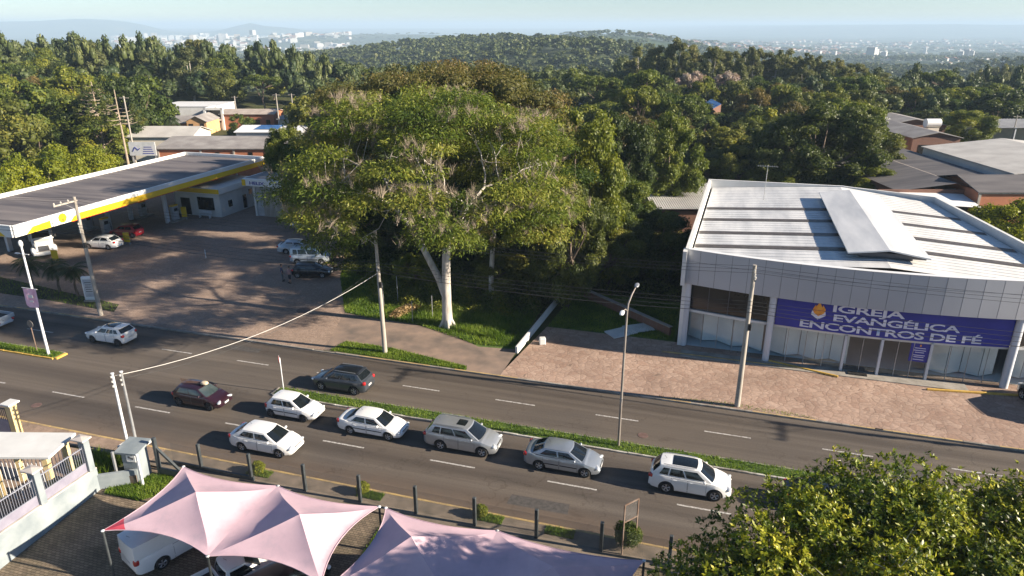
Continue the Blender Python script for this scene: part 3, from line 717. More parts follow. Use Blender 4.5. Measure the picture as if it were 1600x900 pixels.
    gh = MB()
    for sd_ in (1, -1): gh.grid(lambda u, v: P(sd_, u, v), U, V, sd_ > 0)
    gh.grid(Fp, Q, V); gh.grid(Rp, Q, V, True); gh.grid(Tp, Q, U)
    mb.v += []; o = len(mb.v); mb.v += [tuple(x) for x in gh.v]; mb.f += [tuple(i+o for i in f) for f in gh.f]; mb.mi += [0]*len(gh.f)
    if pickup:
        # load bed: dark recess with raised rim
        pass
    body = mb.build('body', paint, t, 33)
    # underbody and wheel wells
    ub = MB(); ub.box((0, 0, .42), (L-.5, W-.36, .42)); ub.build('underbody', 'black_plastic', t)
    # glass
    def patch(nm, f, us, vs_, nrm, off=.006, mat=glass):
        g = MB(); g.grid(lambda a, b_: f(a, b_)+nrm(a, b_)*off, us, vs_); return g.build(nm, mat, t, 60)
    q9 = [i/4*.9 for i in range(-4, 5)]; v9 = [.06, .3, .55, .8, .93]
    nF = (Fp(0, 0)-Fp(0, 1)).cross(Vector((0, 1, 0))).normalized(); nF = nF if nF.x > 0 else -nF
    patch('windshield', Fp, q9, v9, lambda a, b_: nF)
    if not van:
        nR = (Rp(0, 0)-Rp(0, 1)).cross(Vector((0, 1, 0))).normalized(); nR = nR if nR.x < 0 else -nR
        patch('rear_window', Rp, q9, [.1, .3, .6, .88] if deck else [.18, .4, .65, .9], lambda a, b_: nR)
    # side windows by pillar positions
    Lg = cowl-rb
    if van: spans = [(.04, .2)]
    elif pickup: spans = [(.1, .48), (.54, .92)] if doors == 4 else [(.12, .86)]
    elif doors == 2: spans = [(.1, .5), (.54, .86)]
    elif quarter: spans = [(.09, .41), (.44, .72), (.75, .9)]
    else: spans = [(.09, .45), (.49, .86)]
    for sd_ in (1, -1):
        for (a, c) in spans:
            def tr_(u, v, a=a, c=c): return P(sd_, u, v)
            g = MB(); k = 5
            us = [lerp(a, c, i/k) for i in range(k+1)]
            g.grid(lambda u, v: P(sd_, u, v)+Vector((0, sd_*.007, .002)), us, [.16, .4, .65, .84 if not van else .8], sd_ > 0)
            g.build('side_window', glass, t, 60)
    # doors with seams and handles
    x_front = xf-ra-.06
    if van: ds = [(x_front, x_front-.95), (x_front-1.02, x_front-2.1)]
    elif doors == 2 : ds = [(x_front+.02, x_front-1.15)]
    else: ds = [(x_front+.02, lerp(x_front, xr+ra*.6, .52)), (lerp(x_front, xr+ra*.6, .53), xr+ra*.55)]
    for sd_ in (1, -1):
        for (a, c) in ds:
            g = MB()
            x_s = [a, a-.015]+[lerp(a-.015, c+.015, i/6) for i in range(1, 6)]+[c+.015, c]
            def zt_(x): return pl(top, x)-.06
            zz = [0, .02, .3, .6, .85, .98, 1]
            def fn(x, k):
                z = lerp(.27, zt_(x), k); a_ = arch(x)
                if a_ and z < a_+.03: z = a_+.03
                return Vector((x, sd_*(side_y(x, z)+.004), z))
            g.grid(fn, x_s, zz, sd_ < 0)
            nz = len(zz)-1; nx = len(x_s)-1
            g.mi = [1 if (i in (0, nx-1) or j in (0, nz-1)) else 0 for i in range(nx) for j in range(nz)]
            d = g.build('door', [paint, 'seam'], t, 40)
            hz = zt_(c)-.1; hx = c+.2
            MB().box((hx, sd_*(side_y(hx, hz)+.02), hz), (.19, .03, .035), bev=.01).build('handle', paint if paint != 'white_paint' else 'white_paint', d)
            if side_strip: MB().box(((a+c)/2, sd_*(side_y((a+c)/2, .56)+.012), .56), (abs(a-c)-.06, .018, .05)).build('rubbing_strip', 'black_plastic', d)
    # lights
    zl = hood[0]-.07
    for sd_ in (1, -1):
        a = math.radians(32)*sd_; y = sd_*(wid(h2-.2)-.19)
        MB().ell((h2-.2, y, zl), (.13, head_w/1.6, .085), 14, 8, Matrix.Rotation(-a, 3, 'Z') @ Matrix.Rotation(-.25, 3, 'Y'), .7).build('headlight', 'head_glass', t, 60)
        zt_ = (rear_top-.17) if not van else 1.0
        MB().ell((-h2+.1, sd_*(wid(-h2+.1)-.1), zt_), (.14, .12, tail_h*.62), 12, 8, Matrix.Rotation(.35*sd_, 3, 'Z'), .6).build('tail_light', 'tail_glass', t, 60)
        # mirror
        mx_ = cowl-.42; mz = belt[0]+.09
        MB().ell((mx_, sd_*(W2*.97+.09), mz), (.075, .1, .07), 10, 7, None, .75).build('mirror', paint if not cladding else paint, t, 50)
    g = MB(); g.box((h2-.055, 0, hood[0]-.15), (.1, W*.42, .1), bev=.02); g.box((h2-.075, 0, .33), (.12, W*.5, .13), bev=.03); g.build('grille', 'black_plastic', t)
    MB().box((h2+.004, 0, .47), (.02, .4, .13)).build('licence_plate', 'plate', t)
    MB().box((-h2-.004, 0, .62 if not van else .75), (.02, .4, .13)).build('licence_plate', 'plate', t)
    g = MB(); g.box((-h2+.03, 0, .36), (.12, W*.72, .2), bev=.04); g.build('bumper_trim', 'black_plastic' if cladding or van else paint, t)
    if cladding:
        g = MB()
        for sd_ in (1, -1):
            for xc in (xf, xr):
                pts = [(xc+ra*1.0*math.cos(a), r+ra*1.0*math.sin(a)) for a in [i/10*PI for i in range(11)]]
                g.tube([(x, sd_*(side_y(x, z)+.005), z) for x, z in pts], .035, 6)
            g.box(((xf+xr)/2, sd_*(W2*.965), .27), (wb-2*ra, .05, .12), bev=.015)
        g.build('cladding', 'black_plastic', t)
    if rails:
        g = MB()
        for sd_ in (1, -1): g.tube([P(sd_, u, 1)+Vector((0, -sd_*.06, .06+.03*math.sin(PI*u)**.3)) for u in [.06+.88*i/8 for i in range(9)]], .02, 6)
        g.build('roof_rail', 'grey_steel' if paint != 'white_paint' else 'chrome', t, 50)
    if sunroof:
        a, c = ((.08, .7) if sunroof == 2 else (.12, .36)); wq = .72 if sunroof == 2 else .5
        g = MB(); g.grid(lambda q, u: Tp(q, u)+Vector((0, 0, .008)), [wq*i/4 for i in range(-4, 5)], [lerp(a, c, i/5) for i in range(6)]); g.build('sunroof', 'car_glass', t, 60)
    if roofpaint:
        g = MB(); g.grid(lambda q, u: Tp(q, u)+Vector((0, 0, .007)), [.93*i/4 for i in range(-4, 5)], [lerp(.03, .97, i/6) for i in range(7)]); g.build('roof_panel', roofpaint, t, 60)
    if spoiler:
        p = P(1, 1, 1); MB().box((p.x-.08, 0, p.z+.05), (.26, wr_*1.75, .035), bev=.012).build('spoiler', paint, t)
    MB().tube([(rr+.25, 0, H+.03), (rr+.12, 0, H+.2)], .008, 5).build('aerial', 'black_plastic', t)
    for xc in (xf, xr):
        for sd_ in (1, -1):
            wy = sd_*(W2-.12)
            k = 24; prof = [(-.1, r*.62), (-.105, r*.9), (-.08, r*.99), (0, r), (.08, r*.99), (.105, r*.9), (.1, r*.62)]
            g = MB(); g.grid(lambda a, i: Vector((xc+prof[int(i)][1]*math.cos(a), wy+prof[int(i)][0], r+prof[int(i)][1]*math.sin(a))), [2*PI*i/k for i in range(k+1)], list(range(7)))
            wh = g.build('wheel', 'rubber', t, 50)
            g = MB(); oy = wy+sd_*.085
            g.cyl((xc, oy-sd_*.05, r), (xc, oy-sd_*.03, r), r*.6, n=20)
            g.m = 1
            for i in range(k):
                a0, a1 = 2*PI*i/k, 2*PI*(i+1)/k
                g.add([(xc+rr_*math.cos(a), oy+dy, r+rr_*math.sin(a)) for a in (a0, a1) for rr_, dy in ((r*.66, .012*sd_), (r*.57, .0))], [(0, 1, 3, 2)])
            for i in range(5):
                a = 2*PI*i/5+.3; ca, sa = math.cos(a), math.sin(a)
                for da in (-.13, .13):
                    c2, s2 = math.cos(a+da), math.sin(a+da)
                    g.cyl((xc+r*.1*ca, oy-.004*sd_, r+r*.1*sa), (xc+r*.6*c2, oy-.004*sd_, r+r*.6*s2), r*.055, r*.07, 5)
            g.cyl((xc, oy-.02*sd_, r), (xc, oy+.012*sd_, r), r*.15, n=10)
            g.build('rim', ['black_plastic', rim], wh)
    t['_len'] = L
    return t
def put(t, x, y, rz=0, z=0.0):
    t.location = (x, y, z); t.rotation_euler = (0, 0, rz); return t
def lay_children(o): pass
del lay_children

c = make_car('hatchback_car', 'dark maroon hatchback in the near carriageway with a bundle of sticks on its roof', L=3.9, W=1.64, H=1.45, wb=2.44, hood=(.68, .93), paint='maroon_paint', rim='dark_alloy', quarter=False, side_strip=True, glass='car_glass_clear'); put(c, -32.7, 34.75)
c = make_car('sedan_car', 'white modern sedan alone in the lane nearest the pink tents', L=4.4, W=1.75, H=1.47, wb=2.6, hood=(.74, .98), deck=1.05, rb=-1.85, rr=-1.2, cowl=1.18, rf=.35, quarter=False); put(c, -25.2, 31.35)
c = make_car('hatchback_car', 'small old white hatchback first behind the round road sign', L=3.75, W=1.62, H=1.42, wb=2.44, r=.28, hood=(.66, .9), belt=(.9, .94), paint='white_paint', quarter=False, side_strip=True, rim='dark_alloy', tail_h=.3); put(c, -25.75, 35.3)
c = make_car('sedan_car', 'old white sedan with black side strip beside the grassy island', L=4.45, W=1.7, H=1.4, wb=2.64, r=.3, hood=(.66, .9), belt=(.88, .93), deck=.98, cowl=1.15, rf=.4, rr=-.95, rb=-1.6, side_strip=True, quarter=False); put(c, -19.8, 34.95)
c = make_car('crossover_car', 'silver crossover with roof rails and small sunroof in the queue', L=4.67, W=1.8, H=1.65, wb=2.67, r=.35, hood=(.82, 1.06), belt=(1.05, 1.12), cowl=1.28, rf=.45, rr=-1.75, rb=-2.15, paint='silver_paint', rails=True, sunroof=1); put(c, -13.7, 35.0)
c = make_car('sedan_car', 'silver sedan with rounded roof just left of the street lamp', L=4.5, W=1.78, H=1.46, wb=2.69, r=.32, hood=(.72, .97), belt=(.95, 1.0), deck=1.06, cowl=1.22, rf=.4, rr=-1.05, rb=-1.75, paint='blue_silver_paint', side_strip=True, quarter=False); put(c, -7.3, 34.75)
c = make_car('sport_utility_car', 'white sport utility car with a long black glass roof', L=4.43, W=1.81, H=1.67, wb=2.6, r=.36, hood=(.84, 1.06), belt=(1.06, 1.12), cowl=1.2, rf=.42, rr=-1.6, rb=-2.05, rails=True, sunroof=2, quarter=True); put(c, -.05, 34.7)
c = make_car('sedan_car', 'dark blue car half hidden by the leafy tree in the corner', L=4.4, W=1.74, H=1.46, paint='navy_paint', deck=1.02, rb=-1.8, rr=-1.15, cowl=1.15, rf=.35, quarter=False); put(c, 7.1, 35.0)
c = make_car('crossover_car', 'dark grey crossover driving left past the start of the grassy island', L=4.3, W=1.77, H=1.6, wb=2.61, r=.34, hood=(.82, 1.04), belt=(1.02, 1.12), cowl=1.15, rf=.35, rr=-1.5, rb=-1.95, paint='grey_paint', roofpaint='black_paint', cladding=True, rim='alloy', spoiler=True, rails=True); put(c, -24.6, 39.55, PI)
c = make_car('hatchback_car', 'white hatchback with dark roof glass driving left past the fuel station', L=3.97, W=1.74, H=1.46, wb=2.54, hood=(.76, .98), belt=(.96, 1.04), sunroof=2, rim='dark_alloy', spoiler=True, tail_h=.18); put(c, -47.0, 41.25, PI)
# cars at the station
c = make_car('sedan_car', 'white sedan at the pumps in front of a canopy column', L=4.25, W=1.73, H=1.48, wb=2.53, hood=(.74, .97), deck=1.06, rb=-1.8, rr=-1.2, cowl=1.12, rf=.3, quarter=False); put(c, -68.4, 61.6, PI+.12, SW)
c = make_car('hatchback_car', 'red hatchback behind the fuel pump', L=3.9, W=1.7, H=1.48, paint='red_paint', quarter=False); put(c, -69.6, 66.3, PI+.1, SW)
c = make_car('sedan_car', 'pale sedan parked in tree shade, farthest of the three side by side', L=4.4, W=1.75, H=1.47, paint='pale_blue_paint', deck=1.05, rb=-1.85, rr=-1.2, cowl=1.18, rf=.35, quarter=False); put(c, -45.6, 66.6, .30, SW)
mpv = make_car('minivan_car', 'white boxy family van parked in tree shade with its tailgate up', L=4.25, W=1.76, H=1.82, wb=2.58, r=.31, hood=(.86, 1.08), belt=(1.02, 1.05), cowl=1.35, rf=.75, rr=-2.0, rb=-2.08, paint='pale_blue_paint', rails=True, side_strip=True); put(mpv, -42.2, 63.8, .30, SW)
g = MB(); g.box((0, 0, 0), (1.1, 1.5, .06), R=Matrix.Rotation(.05, 3, 'Y'), bev=.02); tg = g.build('tailgate', 'pale_blue_paint', mpv, loc=(-2.5, 0, 1.86))
c = make_car('hatchback_car', 'black car parked in tree shade beside two people', L=4.0, W=1.68, H=1.43, paint='black_paint', quarter=False, glass='car_glass_clear'); put(c, -39.6, 59.9, .30, SW)
c = make_car('hatchback_car', 'small pale car under the overhanging branches by the white kiosk', L=3.9, W=1.66, H=1.45, paint='pale_blue_paint', quarter=False); put(c, -50.4, 75.9, PI+.3, SW)
# out of view to the right: throws the shadow across the plaza
c = make_car('sport_utility_car', 'dark sport utility car at the right edge of the stone plaza', L=4.6, W=1.85, H=1.75, wb=2.65, r=.36, hood=(.9, 1.1), belt=(1.1, 1.16), cowl=1.25, rf=.5, rr=-1.8, rb=-2.15, paint='black_paint', rails=True); put(c, 22.6, 50.3, PI/2+.3, SW)

# load on the roof of the maroon car
t = thing('roof_load', 'bundle of brown sticks and a pale sack tied on the maroon hatchback', 'bundle', (-32.9, 34.75, 1.5))
g = MB()
for i in range(7): g.tube([(-1.1-.1*i, -.28+.09*i, .03+.02*(i % 3)), (-.2, -.1+.04*i, .06+.02*(i % 2)), (.55, -.12+.05*i, .04)], .014, 5)
g.build('stick_bundle', 'wood_stick', t); MB().ell((.55, 0, .12), (.28, .2, .12), 12, 8, None, .8).build('sack', 'sack_beige', t, 60)
# ------------------------------------------------------------------ helpers for things placed by distance
_P = PITCH; _s, _c = math.sin(_P), math.cos(_P)
def zrow(Y, py):
    v = (py-450)/1100; return CAM_H - Y*(_s+_c*v)/(_c-_s*v)
def pt(px, py, Y):
    v = (py-450)/1100; k = Y/(_c-_s*v); X = k*(px-800)/1100
    x, y = cw(X, Y); return Vector((x, y, CAM_H-k*(_s+_c*v)))
def gnd(px, py, z=0):
    v = (py-450)/1100; k = (CAM_H-z)/(_s+_c*v); x, y = cw(k*(px-800)/1100, k*(_c-_s*v)); return (x, y, z)

# ------------------------------------------------------------------ the church hall
ch = thing('church_building', 'white church hall with curved grey panel front, blue banner and striped metal roof', 'church building', (0, 0, SW))
X0, X1 = -2.2, 24.9
def fy(x): return 53.6 - 1.75*(1-((x-11.3)/13.6)**2)
ZP0, ZP1 = 5.35, 8.15
back = lambda x: pl2([(-2.2, 80.7), (12.5, 81.2), (20.6, 78.4)], x)
def pl2(p, x):
    for (a, q), (b_, r_) in zip(p, p[1:]):
        if x <= b_: return q+(r_-q)*(x-a)/(b_-a)
    return p[-1][1]
# parapet: separate panels over a dark backing
g = MB(); nP = 23
for i in range(nP):
    a, c = X0+(X1-X0)*i/nP, X0+(X1-X0)*(i+1)/nP
    for z0, z1 in ((ZP0, 7.22), (7.22, ZP1)):
        g.add([(a+.012, fy(a), z0+.01), (c-.012, fy(c), z0+.01), (c-.012, fy(c), z1-.012), (a+.012, fy(a), z1-.012),
               (a+.012, fy(a)+.05, z0+.01), (c-.012, fy(c)+.05, z0+.01), (c-.012, fy(c)+.05, z1-.012), (a+.012, fy(a)+.05, z1-.012)],
              [(0, 1, 2, 3), (7, 6, 5, 4), (0, 4, 5, 1), (1, 5, 6, 2), (2, 6, 7, 3), (3, 7, 4, 0)])
g.m = 1
us = [X0+.02+(X1-X0-.04)*i/nP for i in range(nP+1)]
g.grid(lambda x, z: (x, fy(x)+.04, z), us, [ZP0+.02, ZP1-.02])
g.m = 2
g.grid(lambda x, k: (x, fy(x)+.02+k*.45, ZP1+.01), us, [0, 1])           # coping
g.grid(lambda x, k: (x, fy(x)+.47, lerp(7.2, ZP1+.01, k)), us, [0, 1])
g.grid(lambda x, k: (x, fy(x)+.02+k*.95, ZP0+.015), us, [0, 1])          # underside
g.build('parapet', ['parapet_panel', 'seam', 'white_metal'], ch)
# side and rear parapets
g = MB()
def wall(p, q, z0, z1, th_, m_=g):
    p = Vector((p[0], p[1], 0)); q = Vector((q[0], q[1], 0)); d = (q-p); mid = (p+q)/2
    m_.box((mid.x, mid.y, (z0+z1)/2), (d.length, th_, z1-z0), rz=math.atan2(d.y, d.x))
wall((X0+.15, 53.6), (-1.35, 80.7), 0, 8.2, .28); wall((X1-.15, 54.0), (20.6, 78.4), 0, 8.22, .28)
wall((-1.5, 80.75), (12.5, 81.25), 0, 8.25, .26); wall((12.5, 81.2), (20.75, 78.35), 0, 8.23, .26)
wall((X0+.02, 52.9), (X0+.02, 53.9), ZP0+.02, ZP1-.03, .3)
g.build('side_wall', 'white_wall', ch)
# roof planes with a crest near x = 12
def rz_(x, y): return 8.17 - abs(x-12.1)*.062
def rs_edge(y): return -1.95+(y-53)*.03, 24.65-(y-54)*.173
g = MB()
YS = [53.0+i*28/14 for i in range(15)]
for k in range(14):
    ya, yb = YS[k], YS[k+1]
    for side in (0, 1):
        def ex(y): return (rs_edge(y)[0]+.15, 12.1) if side == 0 else (12.1, rs_edge(y)[1]-.15)
        def yy(x, y): return max(y, fy(x)+.45) if k == 0 else (min(y, back(x)-.1) if k == 13 else min(y, back(x)-.1))
        vs = []
        n = 7
        for y in (ya, yb):
            e = ex(y)
            for i in range(n): 
                x = lerp(e[0], e[1], i/(n-1)); vs.append((x, yy(x, y), rz_(x, y)))
        g.m = side
        g.add(vs, [(i, i+1, n+i+1, n+i) for i in range(n-1)])
roof = g.build('roof', ['roof_white_greyer', 'roof_white'], ch)  # left slope takes the greyer white, right slope the lighter one
g = MB()   # standing seams
for i in range(34):
    y = 54.2+i*.78
    e = rs_edge(y)
    for a, c in ((e[0]+.2, 12.05), (12.15, e[1]-.2)):
        if y < back((a+c)/2)-.6: g.box(((a+c)/2, y, rz_((a+c)/2, y)+.012), (abs(c-a), .04, .03), R=Matrix.Rotation(-math.atan(.062)*(1 if a < 12 else -1), 3, 'Y'))
g.build('roof_seam', 'roof_white_greyer', roof)
for yl, yr in ((57.4, 58.4), (61.6, 62.6), (66.2, 67.2), (70.6, 71.8)):
    for side in (0, 1):
        y = yl if side == 0 else yr
        e = rs_edge(y); a, c = (e[0]+.2, 10.0) if side == 0 else (15.4, e[1]-.35)
        MB().add([(a, y-.46, rz_(a, y)+.035), (c, y-.46, rz_(c, y)+.035), (c, y+.46, rz_(c, y)+.035), (a, y+.46, rz_(a, y)+.035)], [(0, 1, 2, 3)]).build('skylight_strip', 'translucent_strip', roof)
# raised ridge vent
rv = MB(); a, c, y0, y1 = 9.4, 14.9, 54.6, 75.6
for x0_, x1_, zz0, zz1 in ((a, 12.15, 8.62, 9.02), (12.15, c, 9.02, 8.62)):
    rv.add([(x0_, y0, zz0), (x1_, y0, zz1), (x1_, y1, zz1), (x0_, y1, zz0), (x0_, y0, zz0-.1), (x1_, y0, zz1-.1), (x1_, y1, zz1-.1), (x0_, y1, zz0-.1)],
           [(0, 1, 2, 3), (7, 6, 5, 4), (0, 4, 5, 1), (1, 5, 6, 2), (2, 6, 7, 3), (3, 7, 4, 0)])
r_ = rv.build('ridge_vent', 'roof_white_greyer', roof)
g = MB(); g.box((12.15, 65.3, 8.3), (3.6, 19.6, .55)); g.build('vent_upstand', 'seam', roof)
g = MB()
for i in range(12): g.box((12.15, 55.2+i*1.8, 8.45), (5.2, .06, .3))
g.build('vent_bracket', 'seam', roof)
# columns
for x, r in ((-1.75, .27), (4.55, .25), (20.75, .27)):
    MB().cyl((x, fy(x)+.35, 0), (x, fy(x)+.35, ZP0), r, n=20).build('column', 'column_paint', ch, 40)
for x in (9.9, 15.6, 12.35):
    MB().box((x, fy(x)+.6, 1.47), (.17, .17, 2.9)).build('post', 'column_paint', ch)
g = MB(); us = [X0+.3+(X1-X0-.6)*i/24 for i in range(25)]
for z in (2.85,): 
    g.grid(lambda x, k: (x, fy(x)+.62, z+k*.2), us, [0, 1]); g.grid(lambda x, k: (x, fy(x)+.62+k*.3, z+.2), us, [0, 1])
g.build('transom_beam', 'white_wall', ch)
# glass front
g = MB()
for a, c in ((-1.6, 4.4), (4.7, 9.8), (10.0, 12.25), (12.45, 15.5), (15.7, 20.6), (20.95, 24.6)):
    g.grid(lambda x, k: (x, fy(x)+.75, .05+k*2.78), [lerp(a, c, i/4) for i in range(5)], [0, 1])
g.build('shop_glass', 'pane_glass', ch)
g = MB()
for a, c, n in ((-1.6, 4.4, 5), (4.7, 9.8, 4), (10.0, 12.25, 2), (12.45, 15.5, 3), (15.7, 20.6, 4), (20.95, 24.6, 3)):
    for i in range(n+1):
        x = lerp(a, c, i/n); g.box((x, fy(x)+.73, 1.43), (.045, .05, 2.76))
g.build('glass_frame', 'grey_steel', ch)
for a, c in ((-1.6, 4.3), (20.95, 24.6)): MB().grid(lambda x, k: (x, fy(x)+.8, 3.06+k*2.3), [lerp(a, c, i/4) for i in range(5)], [0, 1]).build('upper_window', 'dark_glass', ch)
for x in (-.1, 1.4, 2.9, 22.2, 23.4): MB().box((x, fy(x)+.78, 4.2), (.05, .05, 2.25)).build('mullion', 'seam', ch)
# inside: floor, folded white partitions, back wall, ceiling
g = MB(); g.box((11.3, 58.4, -.06), (26, 9.2, .14)); g.build('interior_floor', 'interior_floor', ch)
g = MB(); g.box((11.3, 62.9, 2.4), (26, .2, 5)); g.box((11.3, 58.6, 5.2), (26, 8.2, .1)); g.build('interior_wall', 'interior_white', ch)
g = MB()
for (a, c, n) in ((-1.5, 4.3, 5), (4.8, 10.4, 5), (16, 20.6, 4), (21.2, 24.4, 3)):
    for i in range(n):
        xa, xb = lerp(a, c, i/n), lerp(a, c, (i+1)/n); ya, yb = fy(xa)+(1.75 if i % 2 else 2.35), fy(xb)+(2.35 if i % 2 else 1.75)
        for k in range(1):
            xs0, xs1 = lerp(xa, xb, .02), lerp(xa, xb, .98); y0_, y1_ = lerp(ya, yb, .02), lerp(ya, yb, .98)
            g.add([(xs0, y0_, .1), (xs1, y1_, .1), (xs1, y1_, 2.7), (xs0, y0_, 2.7)], [(0, 1, 2, 3)])
g.build('partition', 'curtain', ch)
g = MB(); g.box((8.2, fy(8.2)+.15, .0), (20, 1.2, .12)); g.build('front_step', 'concrete', ch)
g = MB(); g.box((11.0, fy(11)+.25, .1), (1.3, .5, .06)); g.build('door_mat', 'black_plastic', ch)
# notice inside the glass
nb = thing('notice_board', 'small dark blue notice hung behind the glass entrance', 'notice', (14.9, fy(14.9)+.7, SW+1.45))
MB().box((0, 0, .65), (1.25, .03, 1.45)).build('panel', 'banner_blue', nb)
g = MB()
for i, (w_, z) in enumerate([(.7, 1.0), (.8, .82), (.6, .66), (.75, .44), (.65, .3), (.7, .1)]): g.box((0, -.022, z), (w_, .006, .05))
MB().ell((0, -.022, 1.2), (.06, .01, .09), 8, 6).build('emblem', 'flame_orange', nb)
g.build('lettering', 'banner_text', nb)
# banner
bn = thing('banner', 'long blue church banner with large white lettering and a flame under the panel front', 'banner', (0, 0, SW))
g = MB(); us = [4.85+15.6*i/50 for i in range(51)]
BZ0, BZ1 = 3.08, 5.34
by = lambda x: fy(x)+.42
g.grid(lambda x, z: (x, by(x), z), us, [BZ0, BZ1]); g.grid(lambda x, z: (x, by(x)+.05, z), us, [BZ0, BZ1], True)
g.grid(lambda x, k: (x, by(x)+.05*k, BZ0), us, [0, 1]); g.build('cloth', 'banner_blue', bn)
def text_mesh(name, body, width, height, xc, z0, mat, parent, mapf, shear=0, offset=.022):
    cu = bpy.data.curves.new(name, 'FONT'); cu.body = body; cu.size = 1; cu.offset = offset; cu.space_character = .93; cu.resolution_u = 3
    o = bpy.data.objects.new(name, cu); COL.objects.link(o); dg = bpy.context.evaluated_depsgraph_get()
    me = bpy.data.meshes.new_from_object(o.evaluated_get(dg)); bpy.data.objects.remove(o)
    co = np.array([v_.co[:] for v_ in me.vertices]); x0, x1 = co[:, 0].min(), co[:, 0].max()
    caph = .73; sx = width/(x1-x0); sz = height/caph
    for v_, c_ in zip(me.vertices, co): v_.co = mapf(xc-width/2+(c_[0]-x0)*sx, z0+c_[1]*sz)
    me.materials.append(M[mat]); ob = bpy.data.objects.new(name, me); COL.objects.link(ob); ob.parent = parent; return ob
mp = lambda x, z: Vector((x, by(x)-.03, z))
text_mesh('lettering', 'IGREJA', 4.75, .56, 11.05, 4.72, 'banner_text', bn, mp)
text_mesh('lettering', 'EVANGÉLICA', 8.3, .54, 12.95, 3.99, 'banner_text', bn, mp)
text_mesh('lettering', 'ENCONTROS DE FÉ', 12.0, .56, 12.6, 3.25, 'banner_text', bn, mp)
def flat(nm, pts, mat, off): 
    g = MB(); g.add([Vector((x, by(x)-off, z)) for x, z in pts], [tuple(range(len(pts)))]); return g.build(nm, mat, bn)
flat('emblem', [(7.75, 3.95), (8.25, 4.3), (8.2, 4.62), (7.75, 4.28), (7.3, 4.62), (7.25, 4.3)], 'banner_text', .03)
flat('flame', [(7.75, 4.22), (8.12, 4.48), (8.2, 4.78), (7.98, 5.12), (7.95, 4.9), (7.75, 5.33), (7.52, 4.95), (7.5, 5.1), (7.33, 4.75), (7.42, 4.46)], 'flame_orange', .036)
# roof antenna
t = thing('roof_antenna', 'thin television antenna on the left slope of the church roof', 'antenna', (4.2, 74.6, SW+7.6))
MB().cyl((0, 0, 0), (0, 0, 3.6), .03, n=6).build('mast', 'grey_steel', t)
g = MB(); g.cyl((-1.0, 0, 3.5), (1.0, 0, 3.5), .02, n=5)
for i in range(9): g.cyl((-.9+i*.22, -.45, 3.52), (-.9+i*.22, .45, 3.52), .012, n=4)
g.build('aerial', 'grey_steel', t)
# low yellow kerb beams in front of the church
for i, (a, c, lab) in enumerate((((4.8, 52.55), (9.6, 51.25), 'low worn yellow kerb beam left of the church entrance'), ((15.4, 51.0), (22.2, 52.0), 'low yellow kerb beam right of the church entrance'))):
    d = Vector(c)-Vector(a); o = MB().box((0, 0, .07), (d.length, .16, .14), bev=.02).build('kerb_beam', 'yellow_kerb'); o.location = ((a[0]+c[0])/2, (a[1]+c[1])/2, SW); o.rotation_euler.z = math.atan2(d.y, d.x); tag(o, lab, 'kerb beam')
mb = MB(); mb.box((0, 0, .055), (10.5, .14, .11), bev=.02); o = mb.build('kerb_beam', 'worn_yellow'); o.location = (2.0, 51.9, SW); tag(o, 'faded low kerb along the church front in shadow', 'kerb beam')
# lawn pieces beside the church
o = MB().box((0, 0, .3), (.22, 12.5, .6), bev=.03).build('low_wall', 'white_wall'); o.location = (-13.9, 54.6, SW-.05); o.rotation_euler.z = math.radians(-3); tag(o, 'long low white wall running back from the plaza', 'low wall')
o = MB().box((0, 0, .28), (.5, .5, .56), bev=.05).build('concrete_block', 'white_wall'); o.location = (-12.7, 50.6, SW); o.rotation_euler.z = .4; tag(o, 'small white concrete block at the end of the low wall', 'block')
for (x, y, rz, lab) in ((-6.9, 54.6, .42, 'pale concrete slab lying on the shaded lawn, left one of two'), (-5.6, 55.9, .25, 'pale concrete slab lying on the shaded lawn, right one of two')):
    o = MB().box((0, 0, .05), (2.4, 1.5, .1), bev=.02).build('concrete_slab', 'slab_white'); o.location = (x, y, SW+.03); o.rotation_euler = (.02, 0, rz+.35); tag(o, lab, 'slab')
t = thing('ditch_wall', 'low brown brick ditch wall with concrete coping behind the slabs', 'low wall', (-7.2, 58.6, SW))
d = Vector((8.6, -6.8)); L_ = d.length; ang = math.atan2(d.y, d.x)
MB().box((0, 0, .4), (L_, .2, .8), rz=ang).build('wall', 'brick_dark', t); MB().box((0, 0, .83), (L_+.1, .4, .06), rz=ang).build('coping', 'concrete', t)
g = MB()
for p, q in (((-6.5, 57.5), (-2.6, 54.6)), ((-6.5, 57.5), (-9.5, 58.8))): pass

# ------------------------------------------------------------------ fuel station
fs = thing('station_canopy', 'large flat fuel station canopy with white and yellow fascia', 'canopy', (-72.5, 69.35, SW))
CW_, CD = 14.0, 40.3
g = MB(); g.box((0, 0, 5.55), (CW_-.5, CD-.5, .25)); g.build('roof', 'canopy_roof', fs)
g = MB(); g.box((0, 0, 4.98), (CW_-.3, CD-.3, .06)); g.build('soffit', 'soffit', fs)
g = MB(); hx, hy = CW_/2, CD/2
for (c, d) in (((hx, 0), (.22, CD, 0)), ((-hx, 0), (.22, CD, 0)), ((0, hy), (CW_-.24, .22, 0)), ((0, -hy), (CW_-.24, .22, 0))):
    g.box((c[0], c[1], 5.5), (d[0], d[1], 1.2), bev=.02)
g.build('fascia', 'fascia_white', fs)
g = MB(); xo = hx+.125
g.add([(xo, -hy+6.3, 4.9), (xo, hy-.1, 4.9), (xo, hy-.1, 5.58), (xo, -hy+7.6, 5.58), (xo, -hy+6.8, 5.35)], [(0, 1, 2, 3, 4)])
g.add([(xo, -hy+1.2, 4.92), (xo, -hy+4.0, 4.92), (xo, -hy+4.0, 5.62), (xo, -hy+2.0, 5.5)], [(0, 1, 2, 3)])
